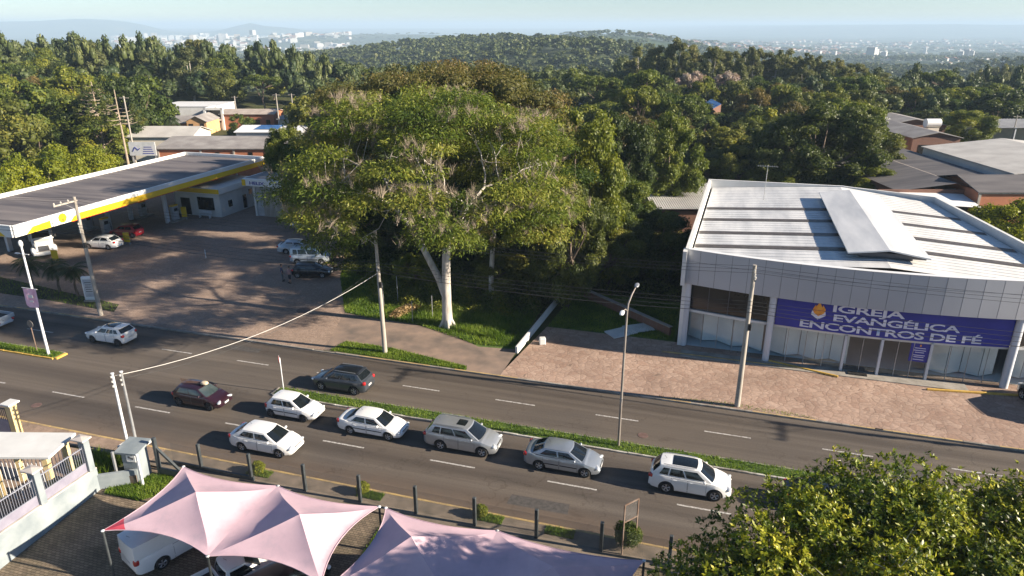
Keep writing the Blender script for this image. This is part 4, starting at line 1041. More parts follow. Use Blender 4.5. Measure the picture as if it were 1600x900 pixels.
g.add([(-hx+1, -hy-.125, 4.95), (hx-1.0, -hy-.125, 4.95), (hx-1.6, -hy-.125, 5.4), (-hx+1, -hy-.125, 5.45)], [(0, 1, 2, 3)])
g.build('yellow_band', 'fascia_yellow', fs)
g = MB(); g.box((xo+.002, 3.0, 4.88), (.03, CD-7, .07)); g.build('red_line', 'fascia_red', fs)
g = MB(); g.box((xo, -hy+4.2, 5.5), (.05, .06, 1.18)); g.build('fascia_joint', 'seam', fs)
# emblem: scalloped yellow roundel with red rim and ribs
g = MB(); ey, ez = -hy+5.45, 5.52
pts = [(ey+(.46+.035*abs(math.cos(4.5*a)))*math.cos(a), ez+(.46+.035*abs(math.cos(4.5*a)))*math.sin(a)) for a in [2*PI*i/54 for i in range(54)]]
g.add([(xo+.01, y, z) for y, z in pts], [tuple(range(54))]); g.build('emblem', 'fascia_yellow', fs)
g = MB()
for i in range(5):
    a = PI/2+(i-2)*.5; g.add([(xo+.016, ey-.015, ez-.36), (xo+.016, ey+.015, ez-.36), (xo+.016, ey+.4*math.cos(a)+.02, ez+.36*math.sin(a)+.02), (xo+.016, ey+.4*math.cos(a)-.02, ez+.36*math.sin(a))], [(0, 1, 2, 3)])
g.tube([(xo+.012, y, z) for y, z in pts+[pts[0]]], .012, 4); g.build('emblem_rib', 'fascia_red', fs)
for x, y in ((-.9, -1.8), (-4.9, -1.8), (3.4, 3.35), (-2.5, 3.35), (3.2, 12.5), (-3, 12.5), (-1, -12), (-5, -12)):
    MB().box((x, y, 2.47), (.38, .5, 4.94), bev=.03).build('column', 'column_paint', fs)
def pump(x, y, lab, rz=0):
    t = thing('fuel_pump', lab, 'fuel pump', (x, y, SW), rz, 'fuel pumps under the canopy')
    MB().box((0, 0, .08), (1.2, 2.6, .16), bev=.03).build('island', 'concrete', t)
    MB().box((0, 0, 1.1), (.55, .95, 1.85), bev=.04).build('cabinet', 'pump_grey', t)
    MB().box((.285, 0, 1.55), (.02, .6, .4)).build('display', 'dark_glass', t); MB().box((-.285, 0, 1.55), (.02, .6, .4)).build('display', 'dark_glass', t)
    MB().box((0, 0, 2.1), (.6, 1.0, .18), bev=.03).build('top_sign', 'fascia_yellow', t)
    for s_ in (1, -1): MB().tube([(.25*s_, .52, 1.5), (.3*s_, .66, .7), (.28*s_, .6, .4), (.27*s_, .53, 1.0)], .025, 5).build('hose', 'rubber', t)
pump(-72.4, 66.0, 'grey fuel pump beside the red hatchback'); pump(-68.9, 73.9, 'grey fuel pump under the middle of the canopy, by the shop')
pump(-76.2, 67.0, 'grey fuel pump deep under the canopy behind the white sedan'); pump(-74.6, 74.4, 'grey fuel pump at the darkest back part of the canopy')
for (x, y, lab, h) in ((-66.6, 63.3, 'upright yellow panel beside the pump near the red car', 1.5), (-68.3, 74.9, 'upright yellow panel left of the station shop', 1.7), (-68.6, 55.4, 'yellow panel between the truck and the palms', 1.5)):
    t = thing('yellow_sign', lab, 'sign', (x, y, SW), .25)
    MB().box((0, 0, h*.6), (.72, .08, h*.8), bev=.02).build('panel', 'fascia_yellow', t); g = MB(); g.box((-.3, 0, .15), (.05, .3, .3)); g.box((.3, 0, .15), (.05, .3, .3)); g.build('foot', 'grey_steel', t)
# shop
sh = thing('station_shop', 'white station shop with amber fascia and dark picture window', 'shop', (-64.2, 77.2, SW))
g = MB(); g.box((-3.6, 4, 1.6), (7.2, 8, 3.2)); g.build('wall', 'white_wall', sh)
g = MB(); g.box((-3.6, 4, 3.55), (7.7, 8.6, .8), bev=.02); g.build('parapet', 'fascia_white', sh)
g = MB(); g.box((-3.6, -.33, 3.55), (7.72, .03, .6)); g.build('yellow_band', 'fascia_yellow', sh)
g = MB(); g.box((-2.3, -.02, 1.75), (2.6, .06, 1.7)); g.build('window', 'dark_glass', sh); g = MB(); g.box((-5.6, -.02, 1.2), (1.5, .06, 2.3)); g.build('door', 'dark_glass', sh)
g = MB(); g.box((.02, 2.0, 1.5), (.06, .8, .9)); g.box((.02, 6.5, 2.2), (.06, .7, .7)); g.box((.02, 5.1, 1.1), (.06, .7, 1.9)); g.build('window', 'dark_glass', sh)
g = MB(); g.box((-2.0, -.9, .45), (1.9, .45, .06)); g.box((-2.0, -.7, .8), (1.9, .06, .4)); g.box((-2.8, -.9, .22), (.06, .4, .44)); g.box((-1.2, -.9, .22), (.06, .4, .44))
o = g.build('bench', 'white_steel', None); o.location = (-64.2, 77.2, SW); tag(o, 'white bench under the shop window', 'bench')
sb = thing('service_bay', 'grey service bay with white lubricant sign and amber corner', 'service building', (-60.3, 79.4, SW))
g = MB(); g.box((4.4, 4, 2.1), (8.8, 8, 4.2)); g.build('wall', 'pump_grey', sb); g = MB(); g.box((.12, -.02, 2.1), (.3, .3, 4.2)); g.build('corner_pillar', 'white_wall', sb)
g = MB(); g.box((4.2, 3.8, 4.75), (10.2, 9.4, 1.0), bev=.02); g.build('parapet', 'fascia_white', sb)
g = MB(); g.box((-.93, 3.2, 4.7), (.04, 7.8, .8)); g.box((-.75, -.93, 4.7), (.55, .04, .8)); g.build('yellow_band', 'fascia_yellow', sb)
g = MB(); g.box((4.2, 3.8, 5.27), (9.6, 8.8, .04)); g.build('roof', 'roof_grey', sb)
text_mesh('lettering', 'HELIX', 2.3, .42, 1.3, 4.5, 'banner_blue', sb, lambda x, z: Vector((x, -.93, z)))
g = MB(); g.box((4.6, -.03, 1.75), (6.6, .05, 3.4)); g.build('roller_door', 'pole_concrete', sb)
t = thing('white_kiosk', 'small white kiosk under the tree branches beside the service bay', 'kiosk', (-54.2, 79.6, SW))
MB().box((0, 0, 1.15), (2.1, 1.8, 2.3), bev=.04).build('cabin', 'white_wall', t); MB().box((0, 0, 2.36), (2.4, 2.1, .12), bev=.03).build('roof', 'white_metal', t); MB().box((.3, -.92, 1.0), (.8, .04, 1.7)).build('door', 'pump_grey', t)
# bollard in the yard
t = thing('marker_post', 'thin white marker post standing alone on the forecourt', 'marker post', (-54.2, 61.6, SW)); MB().cyl((0, 0, 0), (0, 0, 1.0), .045, n=8).build('post', 'white_steel', t); MB().cyl((0, 0, 0), (0, 0, .06), .16, n=10).build('foot', 'concrete', t)
o = MB().cyl((0, 0, 0), (0, 0, .03), .62, n=24).build('manhole_cover', 'iron_cover'); o.location = (-35.3, 51.3, SW); tag(o, 'round rusty manhole cover set in the forecourt near the grass', 'manhole cover')
# totem
t = thing('totem_sign', 'white standing sign panel on the grass bed by the palms', 'totem sign', (-55.6, 47.6, SW), .35)
MB().box((0, 0, 1.3), (1.15, .3, 2.3), bev=.05).build('panel', 'fascia_white', t); MB().box((0, -.16, 1.35), (.85, .02, 1.7)).build('face', 'pump_grey', t); g = MB(); g.box((0, 0, .08), (1.3, .5, .16)); g.build('base', 'concrete', t)
g = MB()
for i in range(5): g.box((0, -.175, 1.9-i*.22), (.6-.08*(i % 2), .01, .07))
g.build('lettering', 'seam', t)
# truck under the canopy
tk = thing('bonnet_truck', 'white bonneted truck poking out from under the station canopy', 'truck', (-73.6, 58.3, SW), math.radians(-38))
g = MB()
sec = [(-1.2, 1.02, 1.1, 2.9), (.4, 1.02, 1.1, 2.95), (.9, 1.02, 1.1, 2.6), (1.25, 1.0, 1.0, 1.95), (1.3, .95, .8, 1.85), (2.2, .88, .8, 1.75), (2.75, .8, .8, 1.6), (2.95, .7, .85, 1.4)]
vs = []
for x, w_, z0, z1 in sec: vs += [(x, -w_, z0), (x, -w_, z1-.15), (x, -w_*.82, z1), (x, w_*.82, z1), (x, w_, z1-.15), (x, w_, z0)]
g.add(vs, [(i*6+j, i*6+(j+1) % 6, (i+1)*6+(j+1) % 6, (i+1)*6+j) for i in range(len(sec)-1) for j in range(6)]+[tuple(range(6))[::-1], tuple(range(42, 48))])
g.build('cab', 'white_paint', tk, 35)
g = MB(); g.add([(1.27, -.85, 1.98), (1.27, .85, 1.98), (.93, .8, 2.58), (.93, -.8, 2.58)], [(0, 1, 2, 3)]); g.v = [(x+.03, y, z+.02) for x, y, z in g.v]; g.build('windshield', 'car_glass', tk)
for s_ in (1, -1):
    MB().box((.35, s_*1.03, 2.2), (1.0, .02, .6)).build('side_window', 'car_glass', tk)
    MB().ell((2.25, s_*.98, .85), (.75, .3, .42), 14, 8, None, .8).build('fender', 'white_paint', tk, 60)
    MB().ell((2.85, s_*.82, 1.0), (.12, .17, .14), 10, 7).build('headlight', 'head_glass', tk, 60)
    MB().box((1.1, s_*1.35, 2.1), (.1, .2, .5), bev=.02).build('mirror', 'black_plastic', tk)
g = MB(); g.box((3.0, 0, 1.15), (.06, 1.0, .6), bev=.02); g.build('grille', 'chrome', tk); g = MB(); g.box((3.05, 0, .6), (.35, 2.2, .4), bev=.08); g.build('bumper', 'white_paint', tk)
MB().box((-.6, 0, .85), (4.6, .9, .3)).build('chassis', 'black_plastic', tk); MB().box((-4.0, 0, 2.4), (5.2, 2.4, 2.7), bev=.05).build('cargo_box', 'white_wall', tk)
for x in (2.2, -3.6, -4.9):
    for s_ in (1, -1):
        wh = MB().cyl((x, s_*.75, .5), (x, s_*1.08, .5), .5, n=20).build('wheel', 'rubber', tk, 40); MB().cyl((x, s_*1.05, .5), (x, s_*1.1, .5), .27, n=14).build('rim', 'alloy', wh)
# people by the parked cars
def person(x, y, rz, lab, shirt, trous, pose):
    t = thing('person', lab, 'person', (x, y, SW), rz)
    bmv = []; ed = []; rad = []
    def V_(p, r, par=None):
        bmv.append(p); rad.append(r)
        if par is not None: ed.append((par, len(bmv)-1))
        return len(bmv)-1
    pel = V_((0, 0, .95), (.16, .12)); ch_ = V_((0, .01, 1.2), (.15, .11), pel); sh_ = V_((0, 0, 1.42), (.13, .1), ch_); nk = V_((0, .01, 1.53), (.055, .055), sh_)
    hd = V_((0, .02, 1.62), (.085, .095), nk); V_((0, .02, 1.72), (.075, .085), hd)
    for s_ in (1, -1):
        hp = V_((s_*.1, 0, .88), (.1, .1), pel); kn = V_((s_*.13, .03, .48), (.06, .065), hp); an = V_((s_*.15, 0, .09), (.042, .045), kn); V_((s_*.17, .16, .04), (.045, .03), an)
        so = V_((s_*.2, 0, 1.4), (.055, .055), sh_); el, wr = pose
        e_ = V_((s_*(.24+el[0]), el[1], 1.13+el[2]), (.042, .042), so); w_ = V_((s_*(.22+wr[0]), wr[1], .9+wr[2]), (.03, .03), e_)
        V_((s_*(.22+wr[0])-s_*.01, wr[1]+.04, .82+wr[2]), (.035, .02), w_)
    def skin(nm, mat, keep, grow, cut=None):
        me = bpy.data.meshes.new(nm); me.from_pydata(bmv, ed, []); o = bpy.data.objects.new(nm, me); COL.objects.link(o)
        mo = o.modifiers.new('skin', 'SKIN'); 
        for i, sv in enumerate(me.skin_vertices[0].data): sv.radius = (rad[i][0]+grow, rad[i][1]+grow); sv.use_root = (i == 0)
        o.modifiers.new('sub', 'SUBSURF').levels = 2; o.modifiers['sub'].render_levels = 2
        dg = bpy.context.evaluated_depsgraph_get(); m2 = bpy.data.meshes.new_from_object(o.evaluated_get(dg)); bpy.data.objects.remove(o)
        if cut:
            bm = bmesh.new(); bm.from_mesh(m2); bmesh.ops.delete(bm, geom=[v_ for v_ in bm.verts if not cut(v_.co)], context='VERTS'); bm.to_mesh(m2); bm.free()
        m2.materials.clear(); m2.materials.append(M[mat]); shade(m2, 180)
        ob = bpy.data.objects.new(nm, m2); COL.objects.link(ob); ob.parent = t; return ob
    b_ = skin('body', 'skin', None, 0)
    for s_ in (1, -1):
        wr = pose[1]
        for i in range(4): 
            g = MB(); g.tube([(s_*(.2+wr[0])+s_*.012*(i-1.5), wr[1]+.05+.01*i, .8+wr[2]), (s_*(.2+wr[0])+s_*.012*(i-1.5), wr[1]+.075+.01*i, .74+wr[2]+.006*abs(i-1)), (s_*(.2+wr[0]), wr[1]+.06, .72+wr[2])], [.009, .008, .006], 5); g.build('finger', 'skin', b_)
    skin('shirt', shirt, None, .014, lambda c: .93 < c.z < 1.49 and (abs(c.x) < .3 and not (c.z < 1.16 and abs(c.x) > .2)))
    skin('trousers', trous[0], None, .013, lambda c: trous[1] < c.z < .99 and abs(c.x) < .235 and (c.y < .2))
    g = MB(); g.ell((0, 0, 1.71), (.098, .108, .085), 12, 8); g.build('hair', 'hair_dark', t, 180)
    g = MB(); g.ell((0, .115, 1.64), (.014, .022, .02), 6, 5); g.build('nose', 'skin', t)
    for s_ in (1, -1): MB().ell((s_*.032, .1, 1.665), (.012, .008, .007), 6, 5).build('eye', 'black_plastic', t); MB().ell((s_*.09, .02, 1.65), (.012, .022, .03), 6, 5).build('ear', 'skin', t)
    MB().ell((0, .106, 1.6), (.024, .006, .006), 6, 5).build('mouth', 'red_fabric', t)
    for s_ in (1, -1): MB().ell((s_*.17, .09, .05), (.055, .14, .05), 8, 6).build('shoe', 'black_plastic', t, 60)
    return t
person(-40.6, 57.3, math.radians(150), 'person in a pink shirt and dark shorts standing in front of the black car', 'shirt_pink', ('trouser_dark', .42), ((.02, .1, .0), (-.08, .26, .28)))
person(-41.7, 57.6, math.radians(-60), 'person in dark blue standing beside the one in pink', 'shirt_blue', ('shorts_grey', .1), ((0, .02, 0), (0, .05, 0)))
# ------------------------------------------------------------------ poles, lamps, signs
def u_pole(x, y, h, lab, lean=(0, 0), transformer=False):
    t = thing('utility_pole', lab, 'utility pole', (x, y, .1), 0, 'concrete utility poles along the far kerb')
    t.rotation_euler = (lean[1], lean[0], 0)
    MB().cyl((0, 0, -.3), (0, 0, h), .2, .12, 12).build('pole', 'pole_concrete', t, 40)
    ca = MB().box((0, -.95, h-.35), (.11, 2.3, .12)).build('crossarm', 'pole_concrete', t)
    MB().cyl((0, -.05, h-1.1), (0, -1.0, h-.4), .025, n=5).build('brace', 'grey_steel', t)
    for yy in (.05, -.65, -1.35, -2.0):
        g = MB(); g.cyl((0, yy, h-.29), (0, yy, h-.08), .045, .05, 8); g.cyl((0, yy, h-.2), (0, yy, h-.15), .08, n=8); g.build('insulator', 'insulator', ca, 40)
    g = MB()
    for z in (h-2.3, h-2.55, h-2.8, h-3.05): g.cyl((0, -.18, z-.05), (0, -.18, z+.05), .05, n=6)
    g.box((0, -.15, h-2.7), (.05, .05, 1.0)); g.build('rack', 'insulator', t)
    MB().box((.16, -.12, h-4.2), (.18, .22, .45), bev=.02).build('cable_box', 'black_plastic', t)
    return t
PX = [(-52.0, 45.05, 10.8), (-24.2, 45.4, 10.0), (2.5, 44.75, 10.15), (29.5, 44.7, 10.3), (-80, 45.0, 10.8)]
u_pole(*PX[0], 'concrete utility pole beside the totem sign, leftmost of three', (-.01, 0)); u_pole(*PX[1], 'concrete utility pole in the grass near the big pale tree', (-.015, 0)); u_pole(*PX[2], 'concrete utility pole on the plaza before the church', (0, 0)); u_pole(*PX[3], 'concrete utility pole farther right along the plaza kerb'); u_pole(*PX[4], 'concrete utility pole farther left along the avenue')
def wire(a, b_, sag, r, lab, mat='cable_black', grp='overhead wires along the avenue', n=14, name='overhead_wire'):
    a, b_ = Vector(a), Vector(b_)
    pts = [a.lerp(b_, i/n)-Vector((0, 0, sag*4*(i/n)*(1-i/n))) for i in range(n+1)]
    o = MB().tube(pts, r, 5).build(name, mat); tag(o, lab, 'wire', grp); return o
order = [4, 0, 1, 2, 3]
seg = ['left of the leftmost pole', 'between the leftmost pole and the grass pole', 'between the grass pole and the plaza pole', 'right of the plaza pole']
for k in range(4):
    A, B = PX[order[k]], PX[order[k+1]]
    for yy, w_ in ((.05, 'far'), (-.65, 'middle'), (-1.35, 'near')): wire((A[0], A[1]+yy, A[2]+.02), (B[0], B[1]+yy, B[2]+.02), .42, .011, w_+' one of three thin top wires '+seg[k])
    for i, dz in enumerate((2.3, 2.55, 2.8, 3.05)): wire((A[0], A[1]-.2, A[2]-dz), (B[0], B[1]-.2, B[2]-dz), .3+.05*i, .013 if i < 3 else .02, ('topmost', 'second', 'third', 'lowest and thickest')[i]+' of four lower cables '+seg[k])
# service cable across the avenue to the twin masts
wire((-24.2, 45.2, 6.9), (-32.35, 28.1, 5.5), 1.0, .017, 'thick pale service cable crossing the avenue', 'cable_white', None)
wire((-24.2, 45.2, 7.4), (-32.0, 28.3, 5.3), 1.35, .011, 'thin cable crossing the avenue beside the thick pale one', 'cable_black', None)
# main street lamp
t = thing('street_lamp', 'tall thin street lamp with two heads rising from the grassy island', 'street lamp', (-4.5, 37.65, .1))
MB().tube([(0, 0, 0), (0, 0, 5), (.02, 0, 8.9), (.05, .1, 9.4), (.2, .35, 9.9), (.32, .75, 10.15)], [.085, .075, .06, .055, .045, .04], 10).build('pole', 'lamp_steel', t, 60)
MB().ell((.36, 1.1, 10.2), (.14, .36, .07), 12, 8, None, .8).build('lamp_head', 'grey_steel', t, 60)
MB().tube([(.02, 0, 9.0), (-.05, -.3, 9.2), (-.1, -.6, 9.22)], .03, 6).build('arm', 'lamp_steel', t)
MB().ell((-.14, -.95, 9.22), (.14, .36, .07), 12, 8, None, .8).build('lamp_head', 'white_steel', t, 60)
MB().box((0, 0, 3.2), (.14, .14, .3), bev=.02).build('fuse_box', 'grey_steel', t)
t = thing('street_lamp', 'pale lamp post with a pink hanging banner on the left island', 'street lamp', (-49.5, 37.5, .1))
MB().tube([(0, 0, 0), (0, 0, 9.2)], [.11, .07], 10).build('pole', 'white_steel', t, 60)
g = MB(); g.cyl((-.5, 0, 8.3), (.55, 0, 8.3), .03, n=6); g.box((-.6, 0, 8.3), (.35, .12, .08)); g.build('arm', 'white_steel', t)
MB().ell((0, 0, 9.1), (.16, .16, .28), 10, 7).build('lamp_head', 'fascia_white', t, 60)
bp = thing('hanging_banner', 'pink and white banner hung from a crossbar on the left lamp post', 'banner', (-49.5, 37.3, 0))
MB().cyl((-.75, 0, 5.72), (.75, 0, 5.72), .025, n=6).build('crossbar', 'white_steel', bp)
g = MB(); g.grid(lambda x, k: (x*(1-.0*k), -.02+.05*math.sin(x*4+k), 5.7-k*(1.55 if abs(x) < .55 else 1.35)), [-.6, -.4, -.2, 0, .2, .4, .6], [0, .25, .5, .75, 1]); g.build('cloth', 'pink_banner', bp)
g = MB(); g.box((0, -.08, 5.1), (.5, .01, .25)); g.box((0, -.08, 4.7), (.35, .01, .12)); g.build('print', 'sign_white', bp)
t = thing('road_sign', 'round road sign seen from its dull back on the left island', 'road sign', (-50.9, 37.7, .1)); MB().cyl((0, 0, 0), (0, 0, 2.5), .04, n=8).build('post', 'rusty_steel', t); MB().cyl((0, -.03, 2.35), (0, .0, 2.35), .3, n=20).build('disc', 'sign_back', t)
t = thing('road_sign', 'round red and white road sign at the start of the long island', 'road sign', (-28.3, 37.7, .1)); MB().cyl((0, 0, 0), (0, 0, 2.6), .035, n=8).build('post', 'white_steel', t)
R_ = math.radians(-20)
d = MB().cyl((0, 0, 0), (0, -.02, 0), .3, n=24).build('disc', 'sign_white', t, loc=(0, -.05, 2.5)); d.rotation_euler.z = -.9
g = MB(); g.tube([(.26*math.cos(a), -.03, .26*math.sin(a)) for a in [2*PI*i/24 for i in range(25)]], .035, 5); g.box((0, -.035, 0), (.08, .01, .3)); g.box((0, -.035, 0), (.3, .01, .07)); g.build('ring', 'red_sign', d)
# ------------------------------------------------------------------ near side: fence, tents, neighbour's plot
fn = thing('post_fence', 'row of dark square posts with thin wire mesh along the sidewalk', 'fence', (0, 28.1, .1))
for x in (-27.4, -24.0, -20.5, -17.1, -13.8, -10.5, -7.2, -3.9, -.6, 2.7, 6.0): MB().box((x, 0, .86), (.17, .17, 1.75), bev=.015).build('post', 'dark_post', fn)
g = MB()
g.add([(-29.4, 0, .1), (9, 0, .1), (9, 0, 1.45), (-29.4, 0, 1.45)], [(0, 1, 2, 3)]); g.build('mesh', 'wire_mesh', fn)
MB().box((-26.6, -.02, .1), (5.6, .12, .3), bev=.01).build('base_beam', 'dark_post', fn)
t = thing('braced_post', 'dark gate post with a slanting brace beside the meter cabinet', 'post', (-29.5, 27.15, .05)); MB().box((0, 0, 1.2), (.2, .2, 2.4), bev=.02).build('post', 'dark_post', t)
MB().box((.95, 0, .95), (.13, .13, 2.5), R=Matrix.Rotation(-math.radians(48), 3, 'Y')).build('brace', 'dark_post', t); MB().box((1.1, .0, .25), (2.0, .16, .35)).build('base_beam', 'dark_post', t)
# tents
def tent(lab, cx0, cx1, cy0, cy1, pk, free, red=False, zc=2.6):
    """one square membrane bay; free = sides whose edge hangs in a curve: l r f b"""
    t = thing('shade_tent', lab, 'shade tent', ((cx0+cx1)/2, (cy0+cy1)/2, 0), 0, None)
    hx_, hy_ = (cx1-cx0)/2, (cy1-cy0)/2; px_, py_ = pk[0]-(cx0+cx1)/2, pk[1]-(cy0+cy1)/2
    N = 10
    def f(u, v):
        m_ = max(abs(u), abs(v)); k = (1-m_)
        x = u*hx_; y = v*hy_
        if u > 0 and 'r' in free: x -= .55*(1-v*v)*u*u
        if u < 0 and 'l' in free: x += .55*(1-v*v)*u*u
        if v > 0 and 'b' in free: y -= .5*(1-u*u)*v*v
        if v < 0 and 'f' in free: y += .5*(1-u*u)*v*v
        x += px_*k; y += py_*k
        q = min(abs(u), abs(v))/max(m_, 1e-6); e = 1-q*q
        z = zc+(pk[2]-zc)*k**1.25 - .32*m_*(1-m_)*e + .10*m_**4*e
        return (x, y, z)
    U_ = [-1+2*i/N for i in range(N+1)]
    g = MB(); RN = 12
    loop = [(-1+2*i/N, -1) for i in range(N)]+[(1, -1+2*i/N) for i in range(N)]+[(1-2*i/N, 1) for i in range(N)]+[(-1, 1-2*i/N) for i in range(N)]
    nl = len(loop); vs = [f(0, 0)]
    for r_ in range(1, RN+1): vs += [f(u*r_/RN, v*r_/RN) for u, v in loop]
    fs_ = [(0, 1+i, 1+(i+1) % nl) for i in range(nl)]
    for r_ in range(RN-1): fs_ += [(1+r_*nl+i, 1+(r_+1)*nl+i, 1+(r_+1)*nl+(i+1) % nl, 1+r_*nl+(i+1) % nl) for i in range(nl)]
    g.add(vs, fs_)
    if red:
        rp = MB(); rp.grid(lambda a_, b_: tuple(Vector(f(-1+.36*a_*(1-b_), -1+.36*a_*b_))+Vector((0, 0, .014))), [i/8 for i in range(9)], [i/8 for i in range(9)]); rp.build('corner_patch', 'red_fabric', t)
    cl = g.build('membrane', ['pink_fabric', 'red_fabric'], t)
    me = cl.data; shade(me, 14)
    e = MB()
    for s_ in ('l', 'r', 'f', 'b'):
        if s_ in free:
            e.tube([f(*((-1, q) if s_ == 'l' else (1, q) if s_ == 'r' else (q, -1) if s_ == 'f' else (q, 1))) for q in U_], .022, 5)
    e.build('edge_cable', 'pink_fabric', t)
    for u, v in ((-1, -1), (1, -1), (-1, 1), (1, 1)):
        p = f(u, v)
        MB().cyl((p[0], p[1], LOTS(cy0+p[1])-1.0), (p[0], p[1], zc), .055, n=8).build('pole', 'dark_post', t)
        MB().ell((p[0], p[1], zc), (.09, .09, .05), 8, 6).build('cap', 'white_steel', t)
    return t
TY0, TY1 = 19.9, 25.15
tent('pink shade tent bay with a red corner, leftmost above the white van', -25.7, -19.95, TY0, TY1, (-22.35, 22.3, 3.75), 'lfb', True)
tent('pink shade tent bay with its right edge along the grass gap', -19.95, -14.3, TY0, TY1, (-16.75, 22.3, 3.75), 'rfb')
tent('pink shade tent bay just right of the grass gap', -13.95, -8.3, TY0, TY1, (-11.3, 22.4, 3.75), 'lfb')
tent('pink shade tent bay wholly in tree shade at the right end', -8.3, -1.6, TY0, TY1, (-5.0, 22.4, 3.75), 'rfb')
kind(MB().add([(-15.2, 20.4, LOTS(22)+.02), (-12.9, 20.4, LOTS(22)+.02), (-12.9, 26.8, LOTS(26)+.02), (-15.2, 26.8, LOTS(26)+.02)], [(0, 1, 2, 3)]).build('grass_bed', 'turf'), 'structure')
grass_patch('grass', rect(-15.2, 20.4, -12.9, 26.7), 9000, .16, .025, lambda p: -.055*(27.6-p[:, 1]), 21, 'grass bed seen through the gap between the tents')
LG = [(-31.4, 24.9), (-29.0, 24.9), (-27.6, 26.2), (-28.3, 27.5), (-29.4, 27.2), (-31.5, 26.0)]
g = MB(); g.add([(x, y, LOTS(y)+.03) for x, y in LG], [tuple(range(6))]); kind(g.build('grass_bed', 'turf'), 'structure')
grass_patch('grass', poly_pts(LG), 5500, .16, .022, lambda p: -.055*(27.6-p[:, 1])+.03, 22, 'small lawn patch in front of the meter cabinet')
# cars under the tents
A_ = math.radians(60)
def at_lot(c, x, y, rz): put(c, x, y, rz, LOTS(y)); return c
v_ = make_car('delivery_van', 'white delivery van seen from its rear doors under the left tent', L=5.3, W=1.92, H=1.92, wb=3.2, fo=.95, r=.34, hood=(.95, 1.2), belt=(1.12, 1.15), cowl=1.95, rf=1.2, rr=-2.6, rb=-2.62, van=True, tail_h=.3, cat='van', paint='white_paint')
at_lot(v_, -24.3, 22.9, math.radians(68))
g = MB(); g.box((-2.63, 0, 1.1), (.02, .02, 1.5)); g.box((-2.64, .0, 1.05), (.03, .22, .05)); g.build('rear_door_seam', 'seam', v_)
pk = thing('pickup_truck', 'white pickup with an open empty load bed half under the tents', 'pickup truck')
# body as cab with hood plus an open bed
cb = make_car('pickup_truck', 'x', L=4.6, W=1.7, H=1.55, wb=2.75, r=.31, hood=(.74, .95), belt=(.95, .97), cowl=1.25, rf=.55, rr=-.25, rb=-.45, deck=.72, pickup=True, doors=2)
for c_ in list(cb.children): c_.parent = pk
bpy.data.objects.remove(cb)
g = MB()
g.box((-1.4, .8, .86), (1.8, .06, .34), bev=.015); g.box((-1.4, -.8, .86), (1.8, .06, .34), bev=.015); g.box((-2.29, 0, .86), (.06, 1.62, .34), bev=.015); g.box((-.5, 0, .86), (.05, 1.62, .34))
g.build('load_bed', 'white_paint', pk); MB().box((-1.4, 0, .75), (1.74, 1.52, .06)).build('bed_liner', 'black_plastic', pk)
put(pk, -20.2, 21.2, A_, LOTS(21))
c = make_car('sedan_car', 'black car hidden in the dark under the second pink tent', L=4.3, W=1.74, H=1.45, paint='black_paint', quarter=False); at_lot(c, -17.6, 21.6, A_)
pk2 = thing('pickup_truck', 'tail of a white pickup leaving at the left edge of the photo', 'pickup truck')
cb = make_car('pickup_truck', 'x', L=4.6, W=1.7, H=1.6, wb=2.75, r=.31, hood=(.74, .95), belt=(.95, .97), cowl=1.25, rf=.55, rr=-.25, rb=-.45, deck=.72, pickup=True, doors=2, paint='pale_blue_paint')
for c_ in list(cb.children): c_.parent = pk2
bpy.data.objects.remove(cb)
g = MB(); g.box((-1.4, .8, .86), (1.8, .06, .34), bev=.015); g.box((-1.4, -.8, .86), (1.8, .06, .34), bev=.015); g.box((-2.29, 0, .86), (.06, 1.62, .34), bev=.015)
g.build('load_bed', 'pale_blue_paint', pk2); MB().box((-1.4, 0, .75), (1.74, 1.52, .06)).build('bed_liner', 'black_plastic', pk2); put(pk2, -60.2, 40.9, PI)
# frame for a sign, empty
t = thing('sign_frame', 'empty rusty sign frame standing over the round bush', 'sign frame', (-2.6, 28.5, .1), math.radians(52))
for x in (-.45, .45): MB().box((x, 0, 1.45), (.06, .06, 2.95)).build('leg', 'rusty_steel', t)
g = MB(); g.box((0, 0, 2.9), (.9, .05, .06)); g.box((0, 0, 1.9), (.9, .05, .06)); g.build('rail', 'rusty_steel', t); MB().add([(-.43, 0, 1.92), (.43, 0, 1.92), (.43, 0, 2.88), (-.43, 0, 2.88)], [(0, 1, 2, 3)]).build('mesh', 'wire_mesh', t)
# meter cabinet and the twin masts
mc = thing('meter_cabinet', 'grey concrete meter cabinet with sloping slab roof behind metal posts', 'cabinet', (-30.6, 26.7, 0), math.radians(8))
MB().box((0, 0, .85), (1.0, .9, 2.1), bev=.02).build('cabinet', 'grey_stucco', mc); MB().box((0, 0, 1.97), (1.4, 1.4, .12), R=Matrix.Rotation(.12, 3, 'X')).build('roof_slab', 'grey_stucco', mc)
MB().box((-.9, 1.2, 1.25), (1.5, 1.0, .1), R=Matrix.Rotation(-.1, 3, 'X')).build('canopy_slab', 'white_wall', mc); MB().box((.1, -.46, 1.45), (.55, .04, .42)).build('meter_window', 'fascia_white', mc); MB().box((.1, -.485, 1.5), (.35, .02, .12), R=Matrix.Rotation(.3, 3, 'Y')).build('meter_slot', 'seam', mc)
for x, y in ((-.75, -.75), (.75, -.75), (.75, .7), (-.75, .7)): MB().box((x, y, .95), (.1, .12, 2.1)).build('post', 'white_steel' if x > 0 else 'grey_steel', mc)
MB().box((.15, -.62, .25), (.4, .3, .5)).build('pump_box', 'rusty_steel', mc)
